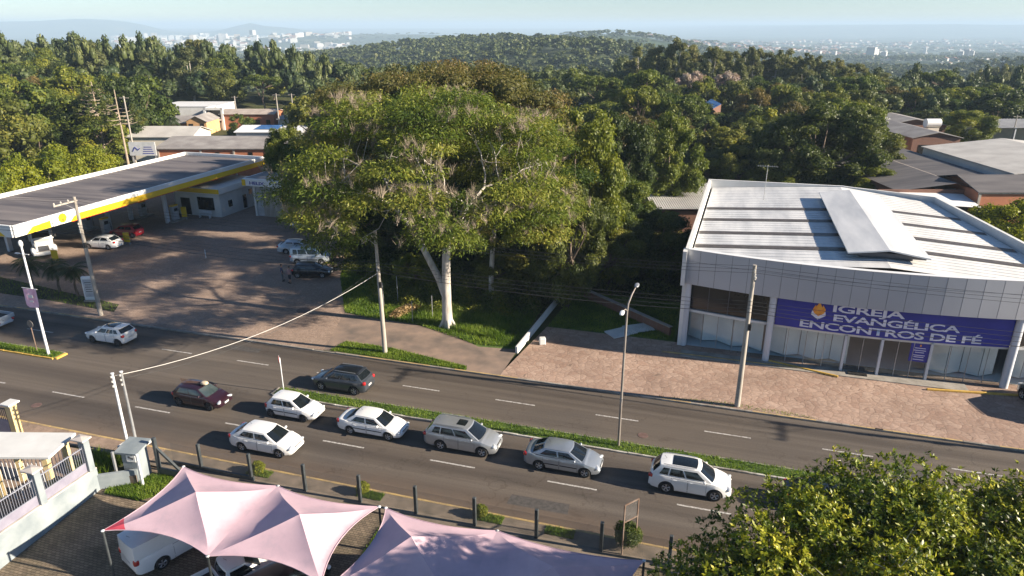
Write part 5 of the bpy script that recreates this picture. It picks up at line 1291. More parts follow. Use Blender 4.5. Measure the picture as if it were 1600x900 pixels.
for x, y, h, lab in ((-32.45, 28.0, 5.55, 'white service mast beside the meter cabinet, left one of the pair'), (-32.05, 28.25, 5.6, 'grey service mast beside the meter cabinet, right one of the pair')):
    t = thing('service_mast', lab, 'mast', (x, y, .1)); MB().cyl((0, 0, 0), (0, 0, h), .085, .07, 10).build('mast', 'white_steel' if h < 5.58 else 'grey_steel', t, 50)
    g = MB()
    for z in (h-.15, h-.45, h-.75): g.cyl((0, -.12, z-.05), (0, -.12, z+.05), .05, n=8)
    g.build('insulator', 'insulator', t); MB().cyl((0, 0, h), (0, 0, h+.05), .1, n=10).build('cap', 'white_steel', t)
# boundary wall with fence
WX = -31.95
bw = thing('boundary_wall', 'long grey plastered retaining wall beside the brick parking lot', 'wall', (WX, 15, 0))
MB().box((0, 0, .1), (.22, 20.4, 2.3)).build('wall', 'grey_stucco', bw); MB().box((-.02, 0, 1.28), (.32, 20.4, .07), bev=.015).build('coping', 'stucco_top', bw)
g = MB(); g.box((.9, 10.7, .35), (2.1, .18, .9), rz=.55); g.build('return_wall', 'grey_stucco', bw)
yb = 25.0
for i, (y, lab) in enumerate(((24.9, 'pillar with flat cap at the street end of the boundary wall'), (21.9, 'pillar with flat cap on the boundary wall, second from the street'), (18.9, 'pillar with flat cap on the boundary wall, third from the street'))):
    t = thing('wall_pillar', lab, 'pillar', (WX-.03, y, 1.31)); MB().box((0, 0, .95), (.42, .36, 1.95), bev=.01).build('shaft', 'grey_stucco', t); MB().box((-.22, 0, .95), (.03, .3, 1.9)).build('side_face', 'yellow_stucco', t)
    g = MB(); g.box((-.1, 0, 1.98), (.85, .62, .1), bev=.02); g.add([(-.5, -.29, 2.03), (.3, -.29, 2.03), (.3, .29, 2.03), (-.5, .29, 2.03), (-.1, 0, 2.12)], [(0, 1, 4), (1, 2, 4), (2, 3, 4), (3, 0, 4)]); g.build('cap', 'stucco_top', t)
for k, (y0, y1, lab) in enumerate(((22.1, 24.7, 'white railing panel between the two nearest wall pillars to the street'), (19.1, 21.7, 'white railing panel between the second and third wall pillars'), (14.5, 18.7, 'white railing panel beyond the third wall pillar'))):
    t = thing('railing', lab, 'railing', (WX, (y0+y1)/2, 1.31)); l = y1-y0
    MB().box((0, 0, .28), (.04, l, .5)).build('lower_panel', 'fence_panel', t)
    g = MB(); n = int(l/.125)
    for i in range(n+1): g.box((0, -l/2+l*i/n, 1.1), (.016, .016, 1.0))
    g.build('bars', 'railing_grey', t); g = MB(); g.box((0, 0, .56), (.05, l, .05)); g.box((0, 0, 1.5), (.05, l, .05)); g.build('rail', 'railing_grey', t)
# gatehouse slab roof on yellow posts
gh_ = thing('gatehouse_roof', 'flat white slab roof on yellow posts behind the railings', 'porch', (-35.9, 23.6, .12), YAW-.02)
MB().box((0, 0, 2.85), (6.2, 2.4, .16), bev=.02).build('slab', 'white_wall', gh_)
for x, y in ((2.6, -.8), (2.6, .8), (-.3, -.8), (-.3, .8)): MB().box((x, y, 1.4), (.28, .28, 2.76)).build('post', 'yellow_stucco', gh_)
g = MB()
for i in range(24): g.box((-2.9+i*.23, 1.0, 1.3), (.025, .025, 2.4))
for i in range(24): g.box((-2.9+i*.23, -1.0, 1.3), (.025, .025, 2.4))
g.build('bars', 'white_steel', gh_)
t = thing('gate_pillar', 'yellow gate pillar with white cap at the left edge by the sidewalk', 'pillar', (-40.6, 27.55, .1)); MB().box((0, 0, 1.25), (.45, .45, 2.5), bev=.01).build('shaft', 'yellow_stucco', t); MB().box((0, 0, 2.55), (.75, .75, .12), bev=.02).build('cap', 'white_wall', t)
t = thing('street_gate', 'grey and white panel gate left of the yellow gate pillar', 'gate', (-42.8, 27.35, .1)); MB().box((0, 0, .75), (3.9, .06, 1.3)).build('panel', 'fence_panel', t)
g = MB()
for i in range(26): g.box((-1.9+i*.152, 0, 1.8), (.03, .03, .8))
g.box((0, 0, 2.2), (3.9, .06, .06)); g.build('bars', 'dark_post', t)

# ------------------------------------------------------------------ buildings behind the station and the church, aligned with the view axis of the street grid behind
def house(name, lab, X, Y, w_, d_, h, wallm, roofm, rise=.8, ridge='x', over=.35, windows=(), cat='building', z=0, doors=()):
    x, y = cw(X, Y); t = thing(name, lab, cat, (x, y, z), YAW)
    MB().box((0, d_/2, h/2-1), (w_, d_, h+2)).build('wall', wallm, t)
    g = MB(); a, b_, e = w_/2+over, d_/2+over, .08
    if ridge == 'x': P_ = [(-a, -b_, 0), (a, -b_, 0), (a, 0, rise), (-a, 0, rise), (-a, b_, 0), (a, b_, 0)]; F_ = [(0, 1, 2, 3), (3, 2, 5, 4)]; gab = [(0, 3, 4), (1, 5, 2)]
    else: P_ = [(-a, -b_, 0), (-a, b_, 0), (0, b_, rise), (0, -b_, rise), (a, -b_, 0), (a, b_, 0)]; F_ = [(0, 3, 2, 1), (3, 4, 5, 2)]; gab = [(0, 4, 3), (1, 2, 5)]
    n = 6; V2 = [(p[0], p[1]+d_/2, h+p[2]) for p in P_]+[(p[0], p[1]+d_/2, h+p[2]-.12) for p in P_]
    E_ = [(0, 1), (1, 2), (2, 5), (5, 4), (4, 3), (3, 0)] if ridge == 'x' else [(0, 3), (3, 4), (4, 5), (5, 2), (2, 1), (1, 0)]
    g.add(V2, F_+[tuple(i+6 for i in f[::-1]) for f in F_]+[(p, q, q+6, p+6) for p, q in E_])
    r_ = g.build('roof', roofm, t)
    if rise > .2:
        g = MB(); g.add([(p[0]*.93 if True else 0, (p[1]*.93)+d_/2, h+p[2]*.93-.06) for p in P_], gab); g.build('gable', wallm, t)
    for (wx, wz, ww, wh) in windows: MB().box((wx, -.02, wz), (ww, .06, wh)).build('window', 'dark_glass', t)
    for (wx, ww, wh) in doors: MB().box((wx, -.02, wh/2), (ww, .06, wh)).build('door', 'seam', t)
    return t
def Xp(px, Y): return (px-800)/1100*Y*1.0/1.0
def XY(px, py, z):
    v = (py-450)/1100; k = (CAM_H-z)/(_s+_c*v); return k*(px-800)/1100, k*(_c-_s*v)
X_, Y_ = XY(243, 232, 5)
t = house('brick_warehouse', 'long low orange brick building with pale grey roof behind the station', X_+13, Y_+.3, 26, 14, 5, 'brick_orange', 'roof_grey', 1.0, windows=((-8.3, 3.2, .7, 2.2), (-2.8, 3.2, .7, 2.2), (2.8, 3.2, .7, 2.2), (8.4, 3.2, .7, 2.2)))
g = MB()
for x in (-12.8, -5.6, 0, 5.6, 11): g.box((x, -.06, 2.5), (.3, .14, 5))
g.box((0, -.05, 4.85), (26.1, .12, .25)); g.build('frame', 'pole_concrete', t)
X_, Y_ = XY(205, 222, 6.2)
x, y = cw(X_+2.2, Y_-1); t = thing('billboard', 'pale billboard with faint lettering on the corner of the brick building', 'billboard', (x, y, 0), YAW); zt_ = zrow(Y_-1, 222); zb_ = zrow(Y_-1, 243)
MB().box((0, 0, (zt_+zb_)/2), (4.4, .12, zt_-zb_)).build('panel', 'slab_white', t)
g = MB()
for i in range(4): g.box((.9, -.07, zb_+.35+i*.35), (1.9-.2*i, .01, .12))
g.tube([(-1.6, -.08, zb_+.7), (-1.2, -.08, zb_+1.4), (-.7, -.08, zb_+.9), (-.4, -.08, zb_+1.2)], .06, 4); g.build('lettering', 'banner_blue', t)
g = MB(); g.box((-1.9, .1, zb_/2), (.15, .15, zb_)); g.box((1.9, .1, zb_/2), (.15, .15, zb_)); g.build('leg', 'grey_steel', t)
# pitched pale roof just behind billboard
X_, Y_ = XY(240, 206, 5.5); house('pale_house', 'small house with pale hipped roof behind the billboard', X_+1, Y_, 12, 9, 4.6, 'cream_stucco', 'roof_pale', 1.4)
# white modern block
Yb = 182; X_ = Xp(305, Yb); zt_ = zrow(Yb, 166)
t = house('white_block', 'white modern flat roofed building with a thick framed end', X_, Yb, 15, 12, zt_, 'white_wall', 'white_metal', .05, over=.1, windows=((-3, zt_-1.6, 2, 1.2),))
g = MB(); fx = 7.0; z1 = zt_+.25
for (a, c, d, e) in ((0, 0, .5, 0),): pass
g.box((fx, -3.2, z1-.25), (.5, 6.5, .5)); g.box((fx, -6.2, z1/2), (.5, .5, z1)); g.box((fx+2.2, -6.2, z1-.25), (4.4, .5, .5)); g.box((fx+4.2, -6.2, z1/2), (.5, .5, z1)); g.box((fx+2.2, -6.2, z1*.5), (4.0, .4, .4)); g.box((fx+2.2, -5.9, z1*.2), (4, .3, z1*.35))
g.build('frame', 'white_wall', t); g = MB(); g.box((fx+2.2, -5.6, z1*.75), (3.8, .1, z1*.35)); g.build('window', 'dark_glass', t)
Yb = 168; zt_ = zrow(Yb, 190)
t = house('orange_house', 'cream and orange gabled house before the white modern block', Xp(316, Yb), Yb, 4.6, 9, zt_, 'orange_stucco', 'roof_grey', 1.3, ridge='y', windows=((-1.3, zt_-.9, 1.0, .8), (1.3, zt_-.9, .9, .8)))
house('grey_roof_house', 'low house with grey slate roof joined left of the orange house', Xp(290, Yb), Yb+1, 5.2, 8, zt_-.4, 'brick_orange', 'roof_grey', 1.2, windows=((0, 1.6, 2.4, .9),))
house('red_wall_house', 'low house with reddish walls and tan roof among the trees behind', Xp(395, 176), 176, 13, 8, zrow(176, 178), 'brick_orange', 'roof_beige', .8, windows=((1, 2, 4, 1.6), (5, 2, 1, 1.6)))
house('garage_house', 'small building with light grey roof right of the reddish house', Xp(467, 172), 172, 8, 8, zrow(172, 186), 'cream_stucco', 'roof_grey', .4)
t = house('solar_roof_house', 'white roofed building with dark solar panels behind the brick building', Xp(425, 142), 142, 13, 10, zrow(142, 206), 'white_wall', 'white_metal', .7)
MB().add([(-3.4, 1.4, zrow(142, 206)+.32), (1.4, 1.4, zrow(142, 206)+.32), (1.9, 4.4, zrow(142, 206)+.78), (-2.8, 4.4, zrow(142, 206)+.78)], [(0, 1, 2, 3)]).build('solar_panel', 'solar_blue', t)
# far poles of the back street
for i, (px, py0, py1, Y) in enumerate(((431, 215, 146, 150), (455, 190, 146, 168), (366, 178, 150, 180), (193, 240, 150, 118), (1590, 195, 180, 150))):
    p = pt(px, py1, Y); t = thing('utility_pole', ['pale utility pole behind the station beside the reddish house', 'pale utility pole right of the reddish house', 'short lamp pole behind the white modern block', 'leaning dark pole left of the billboard', 'pole by the open shed at the far right'][i], 'utility pole', (p.x, p.y, 0)); MB().cyl((0, 0, 0), (0, 0, p.z), .16, .1, 8).build('pole', 'pole_concrete', t); MB().box((0, 0, p.z-.3), (1.5, .1, .1), rz=YAW).build('crossarm', 'pole_concrete', t)
# corrugated shed beside the church
t = thing('corrugated_shed', 'shed with wavy grey sheet roof just left of the church', 'shed', (*cw(17.2, 84), 0), YAW)
MB().box((6.5, 5, 1.5), (12.6, 9.6, 3.2)).build('wall', 'brick_dark', t)
g = MB(); nU = 370; g.grid(lambda u, v: (u, v, 3.5+.09*v+.028*math.sin(u*PI/.14)), [i*13/nU for i in range(nU+1)], [-.3, 5, 10.3]); g.build('roof', 'roof_pale', t)
# industrial roofs at the right
t = thing('factory_hall', 'wide factory hall with dark fibre roofs and two pale beige ridge strips', 'factory', (*cw(0, 0), 0), YAW)
g = MB(); g.box((58.5, 108, 2.2), (17, 34, 4.4)); g.build('wall', 'brick_dark', t)
def quad(g, a, b_, c_, d_): g.add([a, b_, c_, d_], [(0, 1, 2, 3)])
g = MB()
for (xa, za, xb, zb) in ((49.5, 4.5, 57.0, 5.5), (59.2, 4.8, 65.0, 5.3)): quad(g, (xa, 89, za), (xb, 89, zb), (xb, 126, zb), (xa, 126, za))
g.build('roof', 'roof_dark', t); g = MB()
for (xa, za, xb, zb) in ((57.0, 5.5, 59.2, 4.8), (65.0, 5.3, 67.2, 4.6)): quad(g, (xa, 89, za), (xb, 89, zb), (xb, 126, zb), (xa, 126, za))
quad(g, (57.6, 112, 5.42), (61.5, 112, 5.1), (61.5, 114.5, 5.1), (57.6, 114.5, 5.42)); g.build('ridge_strip', 'roof_beige', t)
g = MB(); g.box((57, 89.05, 3.2), (20, .3, 3)); g.build('gable', 'brick_dark', t)
house('white_hall', 'big hall with pale low gabled roof behind the brick hall', 79, 92.5, 25, 22, 6.1, 'white_wall', 'roof_pale', 1.3, ridge='y', over=.3)
t = house('brick_hall', 'orange brick hall with dark roof and concrete frames at the right edge', 73, 86, 30, 9.5, 5.1, 'brick_orange', 'roof_dark', 1.2, over=.3)
g = MB()
for x in (-14.9, -8.2, -1.5, 5, 12): g.box((x, -.07, 2.5), (.3, .16, 5.1))
g.box((0, -.06, 4.95), (30.2, .14, .3)); g.build('frame', 'pole_concrete', t); g = MB(); g.box((-15.06, 3.8, 1.9), (.1, 4.6, 3.8)); g.build('gate_opening', 'seam', t)
t = thing('metal_awning', 'pale blue sheet metal awning between the church roof and the brick hall', 'awning', (*cw(53, 84.6), 0), YAW)
g = MB(); quad(g, (-3, 0, 3.9), (4.6, -.4, 3.5), (5.0, 6.2, 4.4), (-3.4, 5.4, 4.5)); g.build('roof', 'white_metal', t); g = MB()
for x, y in ((-2.8, .2), (4.3, 0), (4.6, 5.8)): g.box((x, y, 1.8), (.15, .15, 3.6))
g.build('post', 'white_steel', t)
house('long_shed', 'long building with grey gabled roof and dark brick walls beyond the factory hall', 75.8, 127, 8.5, 17, 5.7, 'brick_dark', 'roof_grey', 1.0, ridge='y', windows=((0, 3.6, 6, 1.6),))
house('upper_shed', 'farthest grey gabled roof at the upper end of the factory row', 82, 146, 13, 18, 5.4, 'brick_dark', 'roof_grey', 1.3, ridge='y')
X_, Y_ = XY(1378, 227, 4.6); x, y = cw(X_, Y_); t = thing('red_roof_house', 'little house with a red tiled hipped roof', 'house', (x, y, 0), YAW); MB().box((0, 3, 2), (5.6, 5.6, 4.4)).build('wall', 'cream_stucco', t); MB().add([(-3.3, -.4, 4.2), (3.3, -.4, 4.2), (3.3, 6.4, 4.2), (-3.3, 6.4, 4.2), (0, 3, 6.1)], [(0, 1, 4), (1, 2, 4), (2, 3, 4), (3, 0, 4)]).build('roof', 'roof_tile_red', t)
t = thing('water_tank', 'white round water tank on a stand among the sheds', 'water tank', (*cw(Xp(1445, 140), 140), 0), YAW); zt_ = zrow(140, 185); MB().cyl((-1.4, 0, zt_-.9), (1.4, 0, zt_-.9), .85, n=16).build('tank', 'fascia_white', t, 40); MB().box((0, 0, (zt_-1.8)/2), (2.2, 1.4, zt_-1.8)).build('stand', 'cream_stucco', t)
t = house('blue_dormer', 'small white box with a bluish window on the sheds roof', Xp(1368, 150), 150, 2.4, 2, zrow(150, 186), 'white_wall', 'roof_pale', .2, windows=((0, zrow(150, 190)-.8, 1.6, 1.0),), cat='dormer')
t = thing('open_shed', 'open sided shed with corrugated roof at the far right', 'shed', (*cw(108, 150), 0), YAW); zt_ = zrow(150, 199)
g = MB(); g.grid(lambda u, v: (u, v, zt_+.1*v+.05*math.sin(u*9)), [-8+i*.16 for i in range(160)], [-.5, 8]); g.build('roof', 'roof_pale', t); MB().box((0, 8, zt_/2), (16, .2, zt_)).build('wall', 'cream_stucco', t)
g = MB()
for x in (-7.5, -2.5, 2.5, 7.5): g.box((x, -.2, zt_/2), (.25, .25, zt_))
g.build('post', 'white_steel', t)
house('side_hut', 'grey hut beside the open shed at the right edge', 112, 138, 9, 8, zrow(138, 212), 'concrete', 'roof_grey', .6)
for lab, px, Y, pm in (('small white car parked by the open shed', 1568, 141, 'pale_blue_paint'), ('dark car parked behind the station building far left', 160, 112, 'grey_paint')):
    c = make_car('hatchback_car', lab, paint=pm, quarter=False); x, y = az(px, Y); put(c, x, y, YAW+.2)
# solar collectors on a hidden roof
pA, pB, pC, pD = pt(1086, 172, 171), pt(1100, 178, 168), pt(1127, 163, 172), pt(1112, 155, 177)
t = thing('solar_house', 'house whose roof carries four blue solar panels between the treetops', 'house', (pA.x, pA.y, 0))
O_ = Vector((pA.x, pA.y, 0))
for i in range(4):
    a, c = pB.lerp(pC, i/4+.01), pB.lerp(pC, (i+1)/4-.01); d, e = pA.lerp(pD, (i+1)/4-.01), pA.lerp(pD, i/4+.01)
    nrm_ = (c-a).cross(e-a).normalized(); nrm_ = nrm_ if nrm_.z > 0 else -nrm_
    vs = [q-O_+nrm_*.15 for q in (a, c, d, e)]; vs += [q-nrm_*.1 for q in vs]; MB().add(vs, [(0, 1, 2, 3), (7, 6, 5, 4), (0, 4, 5, 1), (1, 5, 6, 2), (2, 6, 7, 3), (3, 7, 4, 0)]).build('solar_panel', 'solar_blue', t)
vs = [q-O_ for q in (pB, pC, pD, pA)]; vs = vs+[Vector((q.x, q.y, -1)) for q in vs]; MB().add(vs, [(0, 1, 2, 3), (0, 4, 5, 1), (1, 5, 6, 2), (2, 6, 7, 3), (3, 7, 4, 0)]).build('wall', 'brick_dark', t)
house('white_flat_house', 'white flat roofed house showing between the trees in the middle', Xp(908, 190), 190, 7.4, 6, zrow(190, 164), 'white_wall', 'white_metal', .05, over=.05)
house('pale_ruin', 'pale house wall among the trees at the left', Xp(78, 150), 150, 6, 5, zrow(150, 203), 'cream_stucco', 'roof_tile_red', .8, windows=((.5, 2.5, .5, 2.5),))

for i, (x, y) in enumerate(((-43.5, 31.2), (-3.2, 39.4), (16.5, 31.0))):
    o = MB().cyl((0, 0, 0), (0, 0, .012), .33, n=20).build('manhole_cover', 'iron_cover'); o.location = (x, y, .002); tag(o, ['round manhole cover in the near carriageway left of the twin masts', 'round manhole cover in the far carriageway beyond the street lamp', 'round manhole cover in the near carriageway behind the leafy tree'][i], 'manhole cover')
# ------------------------------------------------------------------ trees
def link(name, me, parent=None):
    o = bpy.data.objects.new(name, me); COL.objects.link(o); o.parent = parent; return o
def trunk_mesh(mb, base, top, r, seed=0, n=8, bend=.06):
    rnd = random.Random(seed); base, top = Vector(base), Vector(top); L_ = (top-base).length
    pts = [base.lerp(top, i/6)+Vector((rnd.uniform(-1, 1), rnd.uniform(-1, 1), 0))*L_*bend*math.sin(PI*i/6) for i in range(7)]
    mb.tube(pts, [r*(1.25 if i == 0 else 1-.11*i) for i in range(7)], n); return pts
# --- prototype kinds: (crown mesh, trunk mesh); every crown is about 1 unit = 1 m
KINDS = {}
def make_kind(key, n, R, Rz, zc, nb, rs_, nleaf, size, mat, bark, **kw):
    out = []
    for i in range(n):
        seed = abs(hash(key)) % 1000 if False else sum(map(ord, key))*7+i*13
        bl = crown_blobs(seed, R, Rz, nb, rs_, flat=kw.get('flat', .85), bottom=kw.get('bottom', -.5)); bl[:, 2] += zc
        if kw.get('cone'):
            f_ = np.clip(1.12-(bl[:, 2]-zc+Rz)/(2*Rz)*.5, .5, 1.05); bl[:, 0] *= f_; bl[:, 1] *= f_
        me = crown_mesh(key+'_crown', bl, nleaf, size, mat, seed, asp=kw.get('asp', .6), jit=kw.get('jit', .75), core=kw.get('core', .72), droop=kw.get('droop', .1), tvar=kw.get('tvar', .2))
        t = MB(); rr_ = kw.get('tr', .3); pts = trunk_mesh(t, (0, 0, -.8), (0, 0, zc), rr_, seed)
        rnd = random.Random(seed)
        for k in rnd.sample(range(len(bl)), min(kw.get('limbs', 7), len(bl))):
            b0 = pts[rnd.choice((3, 4, 5))]; t.tube([b0, b0.lerp(Vector(bl[k, :3]), .5)+Vector((0, 0, -.2)), Vector(bl[k, :3])], [rr_*.45, rr_*.3, rr_*.12], 5)
        ob = t.build(key+'_trunk', bark); tm = ob.data; bpy.data.objects.remove(ob)
        out.append((me, tm))
    KINDS[key] = out
make_kind('broad', 4, 4.2, 3.9, 5.4, 46, (.2, .34), 6500, .42, 'leaf_broad', 'bark_dark', bottom=-1.1)
make_kind('dark', 3, 4.4, 3.9, 5.4, 46, (.2, .32), 6500, .4, 'leaf_dark', 'bark_dark', bottom=-1.1)
make_kind('euc', 5, 3.5, 5.6, 10.6, 44, (.2, .36), 6000, .4, 'leaf_euc', 'bark_pale', cone=True, bottom=-1.1, tr=.28, droop=.2, flat=.9)
make_kind('bushy', 2, 3.2, 2.7, 3.0, 30, (.24, .4), 9000, .26, 'leaf_bright', 'bark_dark', bottom=-1.1, tr=.15, tvar=.12)
make_kind('umbrella', 2, 5.4, 1.6, 8.6, 30, (.18, .3), 5200, .42, 'leaf_broad', 'bark_dark', flat=.5, bottom=-.1)
make_kind('lime', 3, 3.9, 3.6, 5.2, 40, (.16, .3), 7000, .36, 'leaf_lime', 'bark_dark', bottom=-1.0, core=.6)
make_kind('rusty', 2, 4.4, 3.2, 6.2, 40, (.16, .28), 6000, .36, 'leaf_rusty', 'bark_pale', bottom=-.5, core=.5, flat=.7)
make_kind('pink', 1, 3.8, 2.0, 7.0, 26, (.2, .32), 4200, .4, 'leaf_pink', 'bark_dark', flat=.7, core=.6)
make_kind('nearbroad', 3, 4.2, 4.2, 5.0, 80, (.14, .27), 30000, .22, 'leaf_broad', 'bark_dark', limbs=12, bottom=-1.1)
make_kind('neardark', 2, 4.4, 4.2, 5.0, 80, (.14, .27), 30000, .22, 'leaf_dark', 'bark_dark', limbs=12, bottom=-1.1)
NAMEC = {'lime': ('broadleaf_tree', ''), 'rusty': ('broadleaf_tree', ''), 'broad': ('broadleaf_tree', 'leaf'), 'dark': ('broadleaf_tree', ''), 'euc': ('eucalyptus_tree', ''), 'bushy': ('shrub_tree', ''), 'umbrella': ('umbrella_tree', ''), 'pink': ('flowering_tree', ''), 'nearbroad': ('broadleaf_tree', ''), 'neardark': ('broadleaf_tree', '')}
def tree(kind_, x, y, s=1., sz=1., lab='', group=None, z=None, rz=None, seed=0):
    rnd = random.Random(int(x*97+y*31)+seed); me, tm = rnd.choice(KINDS[kind_])
    z = float(terrain(x, y)) if z is None else z
    t = thing(NAMEC[kind_][0], lab, 'tree', (x, y, z), rnd.uniform(0, 6.28) if rz is None else rz, group); t.scale = (s, s, s*sz)
    link('trunk', tm, t); link('crown', me, t); return t
TOP = {'lime': 9.4, 'rusty': 9.9, 'broad': 9.9, 'dark': 9.9, 'euc': 16.9, 'bushy': 5.9, 'umbrella': 10.3, 'pink': 9.2, 'nearbroad': 9.7, 'neardark': 9.7}
WID = {'lime': 4.6, 'rusty': 5.0, 'broad': 5.0, 'dark': 5.2, 'euc': 3.9, 'bushy': 3.8, 'umbrella': 6.2, 'pink': 4.5, 'nearbroad': 4.9, 'neardark': 5.1}
def tree_px(kind_, px, Y, row, R, lab, group=None):
    """a tree standing at distance Y whose top reaches a height seen at that row, crown radius R"""
    x, y = az(px, Y); z0 = float(terrain(x, y)); h = zrow(Y, row)-z0; s = R/WID[kind_]; return tree(kind_, x, y, s, max(.45, h/(TOP[kind_]*s)), lab, group)
GOCC = []
def T_(k, px, Y, row, R, lab, g=None): GOCC.append((px, Y, R)); return tree_px(k, px, Y, row, R, lab, g)
# right of the giant tree
T_('nearbroad', 900, 68, 165, 5.2, 'tall leafy green tree just right of the giant pale trunked tree')
T_('neardark', 960, 84, 172, 5.0, 'dark bushy tree behind the leafy one, right of the giant tree')
T_('nearbroad', 1045, 92, 172, 5.4, 'bright green bushy tree in front of the dark trees, left of the church roof')
T_('nearbroad', 975, 72, 262, 4.6, 'rounded tree hung with creepers left of the corrugated shed')
T_('neardark', 895, 60, 275, 3.8, 'creeper covered lower tree under the right side of the giant crown')
T_('neardark', 1040, 68, 330, 4.2, 'dark low tree in the shade beside the church wall')
T_('neardark', 960, 66, 350, 4.0, 'dark shaded tree in the hollow left of the church')
T_('neardark', 830, 74, 240, 4.6, 'dark tree behind the second pale trunk')
T_('neardark', 745, 78, 250, 5.0, 'dark tree directly behind the giant tree trunk')
T_('neardark', 650, 80, 290, 5.0, 'dark tree left behind the giant tree trunk')
T_('nearbroad', 570, 84, 300, 4.5, 'dark green tree behind the parked cars under the giant crown')
T_('neardark', 520, 92, 262, 4.8, 'tree behind the white kiosk and the service bay')
T_('nearbroad', 640, 66, 395, 2.4, 'small bush behind the grass left of the pale trunk')
T_('neardark', 780, 64, 392, 3.0, 'dark bush between the two pale trunks')
T_('neardark', 870, 62, 400, 3.0, 'dark bush left of the shaded lawn')
T_('dark', 1130, 118, 200, 6.0, 'dark tree behind the corrugated shed')
T_('nearbroad', 1200, 100, 258, 4.2, 'light green bush crown rising behind the church roof')
T_('dark', 1190, 126, 178, 7.0, 'large brownish green tree behind the church, left part')
T_('neardark', 1285, 104, 158, 9.2, 'huge brownish green round tree behind the church roof')
T_('neardark', 1352, 112, 196, 5.6, 'dark tree joined to the right of the huge round tree')
T_('neardark', 1215, 103, 196, 6.0, 'dark tree joined to the left of the huge round tree')
T_('neardark', 1155, 104, 225, 5.2, 'dark tree right behind the rear left corner of the church')
T_('neardark', 1105, 108, 232, 5.0, 'dark tree behind the corrugated shed, nearest the church')
T_('broad', 1090, 150, 178, 5.0, 'tree before the house with solar panels, left one')
T_('dark', 1135, 152, 172, 4.6, 'tree before the house with solar panels, right one')
T_('broad', 1112, 158, 178, 4.2, 'tree before the house with solar panels, middle one')
T_('nearbroad', 1355, 99, 245, 4.0, 'bright green tree at the right foot of the huge round tree')
T_('nearbroad', 1500, 146, 170, 6.2, 'green tree between the long shed and the open shed')
T_('dark', 1440, 165, 168, 6.0, 'tree behind the water tank')
T_('dark', 1540, 175, 138, 9.0, 'broad dark tree behind the open shed')
T_('bushy', 1560, 76, 322, 4.2, 'yellow green bush before the orange brick hall, left one')
T_('bushy', 1625, 74, 318, 4.4, 'yellow green bush before the orange brick hall, right one')
T_('bushy', 1500, 74, 352, 2.4, 'small bush at the right rear corner of the church')
# clipped bright trees behind the canopy
for i, (px, Y, row, R) in enumerate(((12, 88, 262, 4.4), (58, 95, 236, 5.0), (98, 101, 230, 4.6), (133, 106, 232, 4.2), (160, 110, 242, 3.6), (-40, 84, 270, 4.5))):
    T_('bushy', px, Y, row, R, ('yellow green clipped tree behind the canopy, '+['nearest the left edge', 'second from the left edge', 'third from the left edge', 'fourth from the left edge', 'at the right end of its row', 'cut by the left edge'][i]), 'clipped trees behind the station')
# left mid trees
T_('broad', 235, 150, 120, 8.0, 'yellowish green round tree left of the palms and white block')
T_('dark', 195, 140, 118, 6.5, 'dark tree behind the araucarias')
T_('broad', 60, 135, 120, 8.0, 'broad green tree above the pale house wall')
T_('dark', 15, 120, 150, 7.0, 'dense green tree at the left edge above the clipped row')
T_('broad', 110, 140, 150, 7.0, 'green tree between the pale house wall and the araucarias')
T_('broad', 140, 165, 108, 8.0, 'tree with reddish crown beyond the araucarias')
T_('dark', -30, 140, 120, 8.0, 'dark tree cut by the left edge')
T_('dark', 500, 130, 150, 6.5, 'dark tree left behind the giant crown')
T_('broad', 385, 152, 176, 3.2, 'small tree before the reddish house')
T_('umbrella', 425, 200, 118, 6.0, 'brown tinted tree behind the poles')
T_('nearbroad', 448, 100, 195, 3.6, 'leafy tree at the right end of the brick building')
T_('neardark', 480, 86, 205, 4.0, 'leafy dark tree over the service bay roof')
# pink flowering crowns
T_('pink', 1068, 196, 112, 4.6, 'pale pink flowering tree among green crowns, the larger left one')
T_('pink', 1122, 205, 112, 4.2, 'pale pink flowering tree among green crowns, right one')
T_('broad', 1000, 175, 108, 7.5, 'olive round tree left of the pink flowering trees')
T_('umbrella', 928, 185, 122, 7.0, 'flat topped bright green tree in the middle distance')
# row of tall trees on the right
rnd = random.Random(5)
ORD = 'first second third fourth fifth sixth seventh eighth ninth tenth eleventh twelfth thirteenth fourteenth fifteenth sixteenth seventeenth eighteenth nineteenth twentieth twenty-first twenty-second twenty-third twenty-fourth twenty-fifth twenty-sixth twenty-seventh twenty-eighth twenty-ninth thirtieth thirty-first thirty-second thirty-third thirty-fourth'.split()
for i in range(34):
    px = 975+i*11.6+rnd.uniform(-4, 4); Y = rnd.uniform(215, 245)
    prof = pl([(960, 92), (1000, 70), (1045, 62), (1110, 72), (1210, 78), (1330, 100), (1380, 118)], px)
    T_('euc', px, Y, prof+rnd.uniform(-6, 14), rnd.uniform(3.4, 4.6), ORD[i]+' tall olive tree from the left end of the ragged row on the right', 'ragged row of tall trees on the right')
for i in range(12):
    px = 1495+i*8; Y = rnd.uniform(330, 350); T_('euc', px, Y, 98+rnd.uniform(-4, 6)+abs(px-1530)*.12, rnd.uniform(4.5, 5.5), ORD[i]+' slim tree from the left in the pale round stand beyond the sheds', 'pale stand of tall trees beyond the sheds')
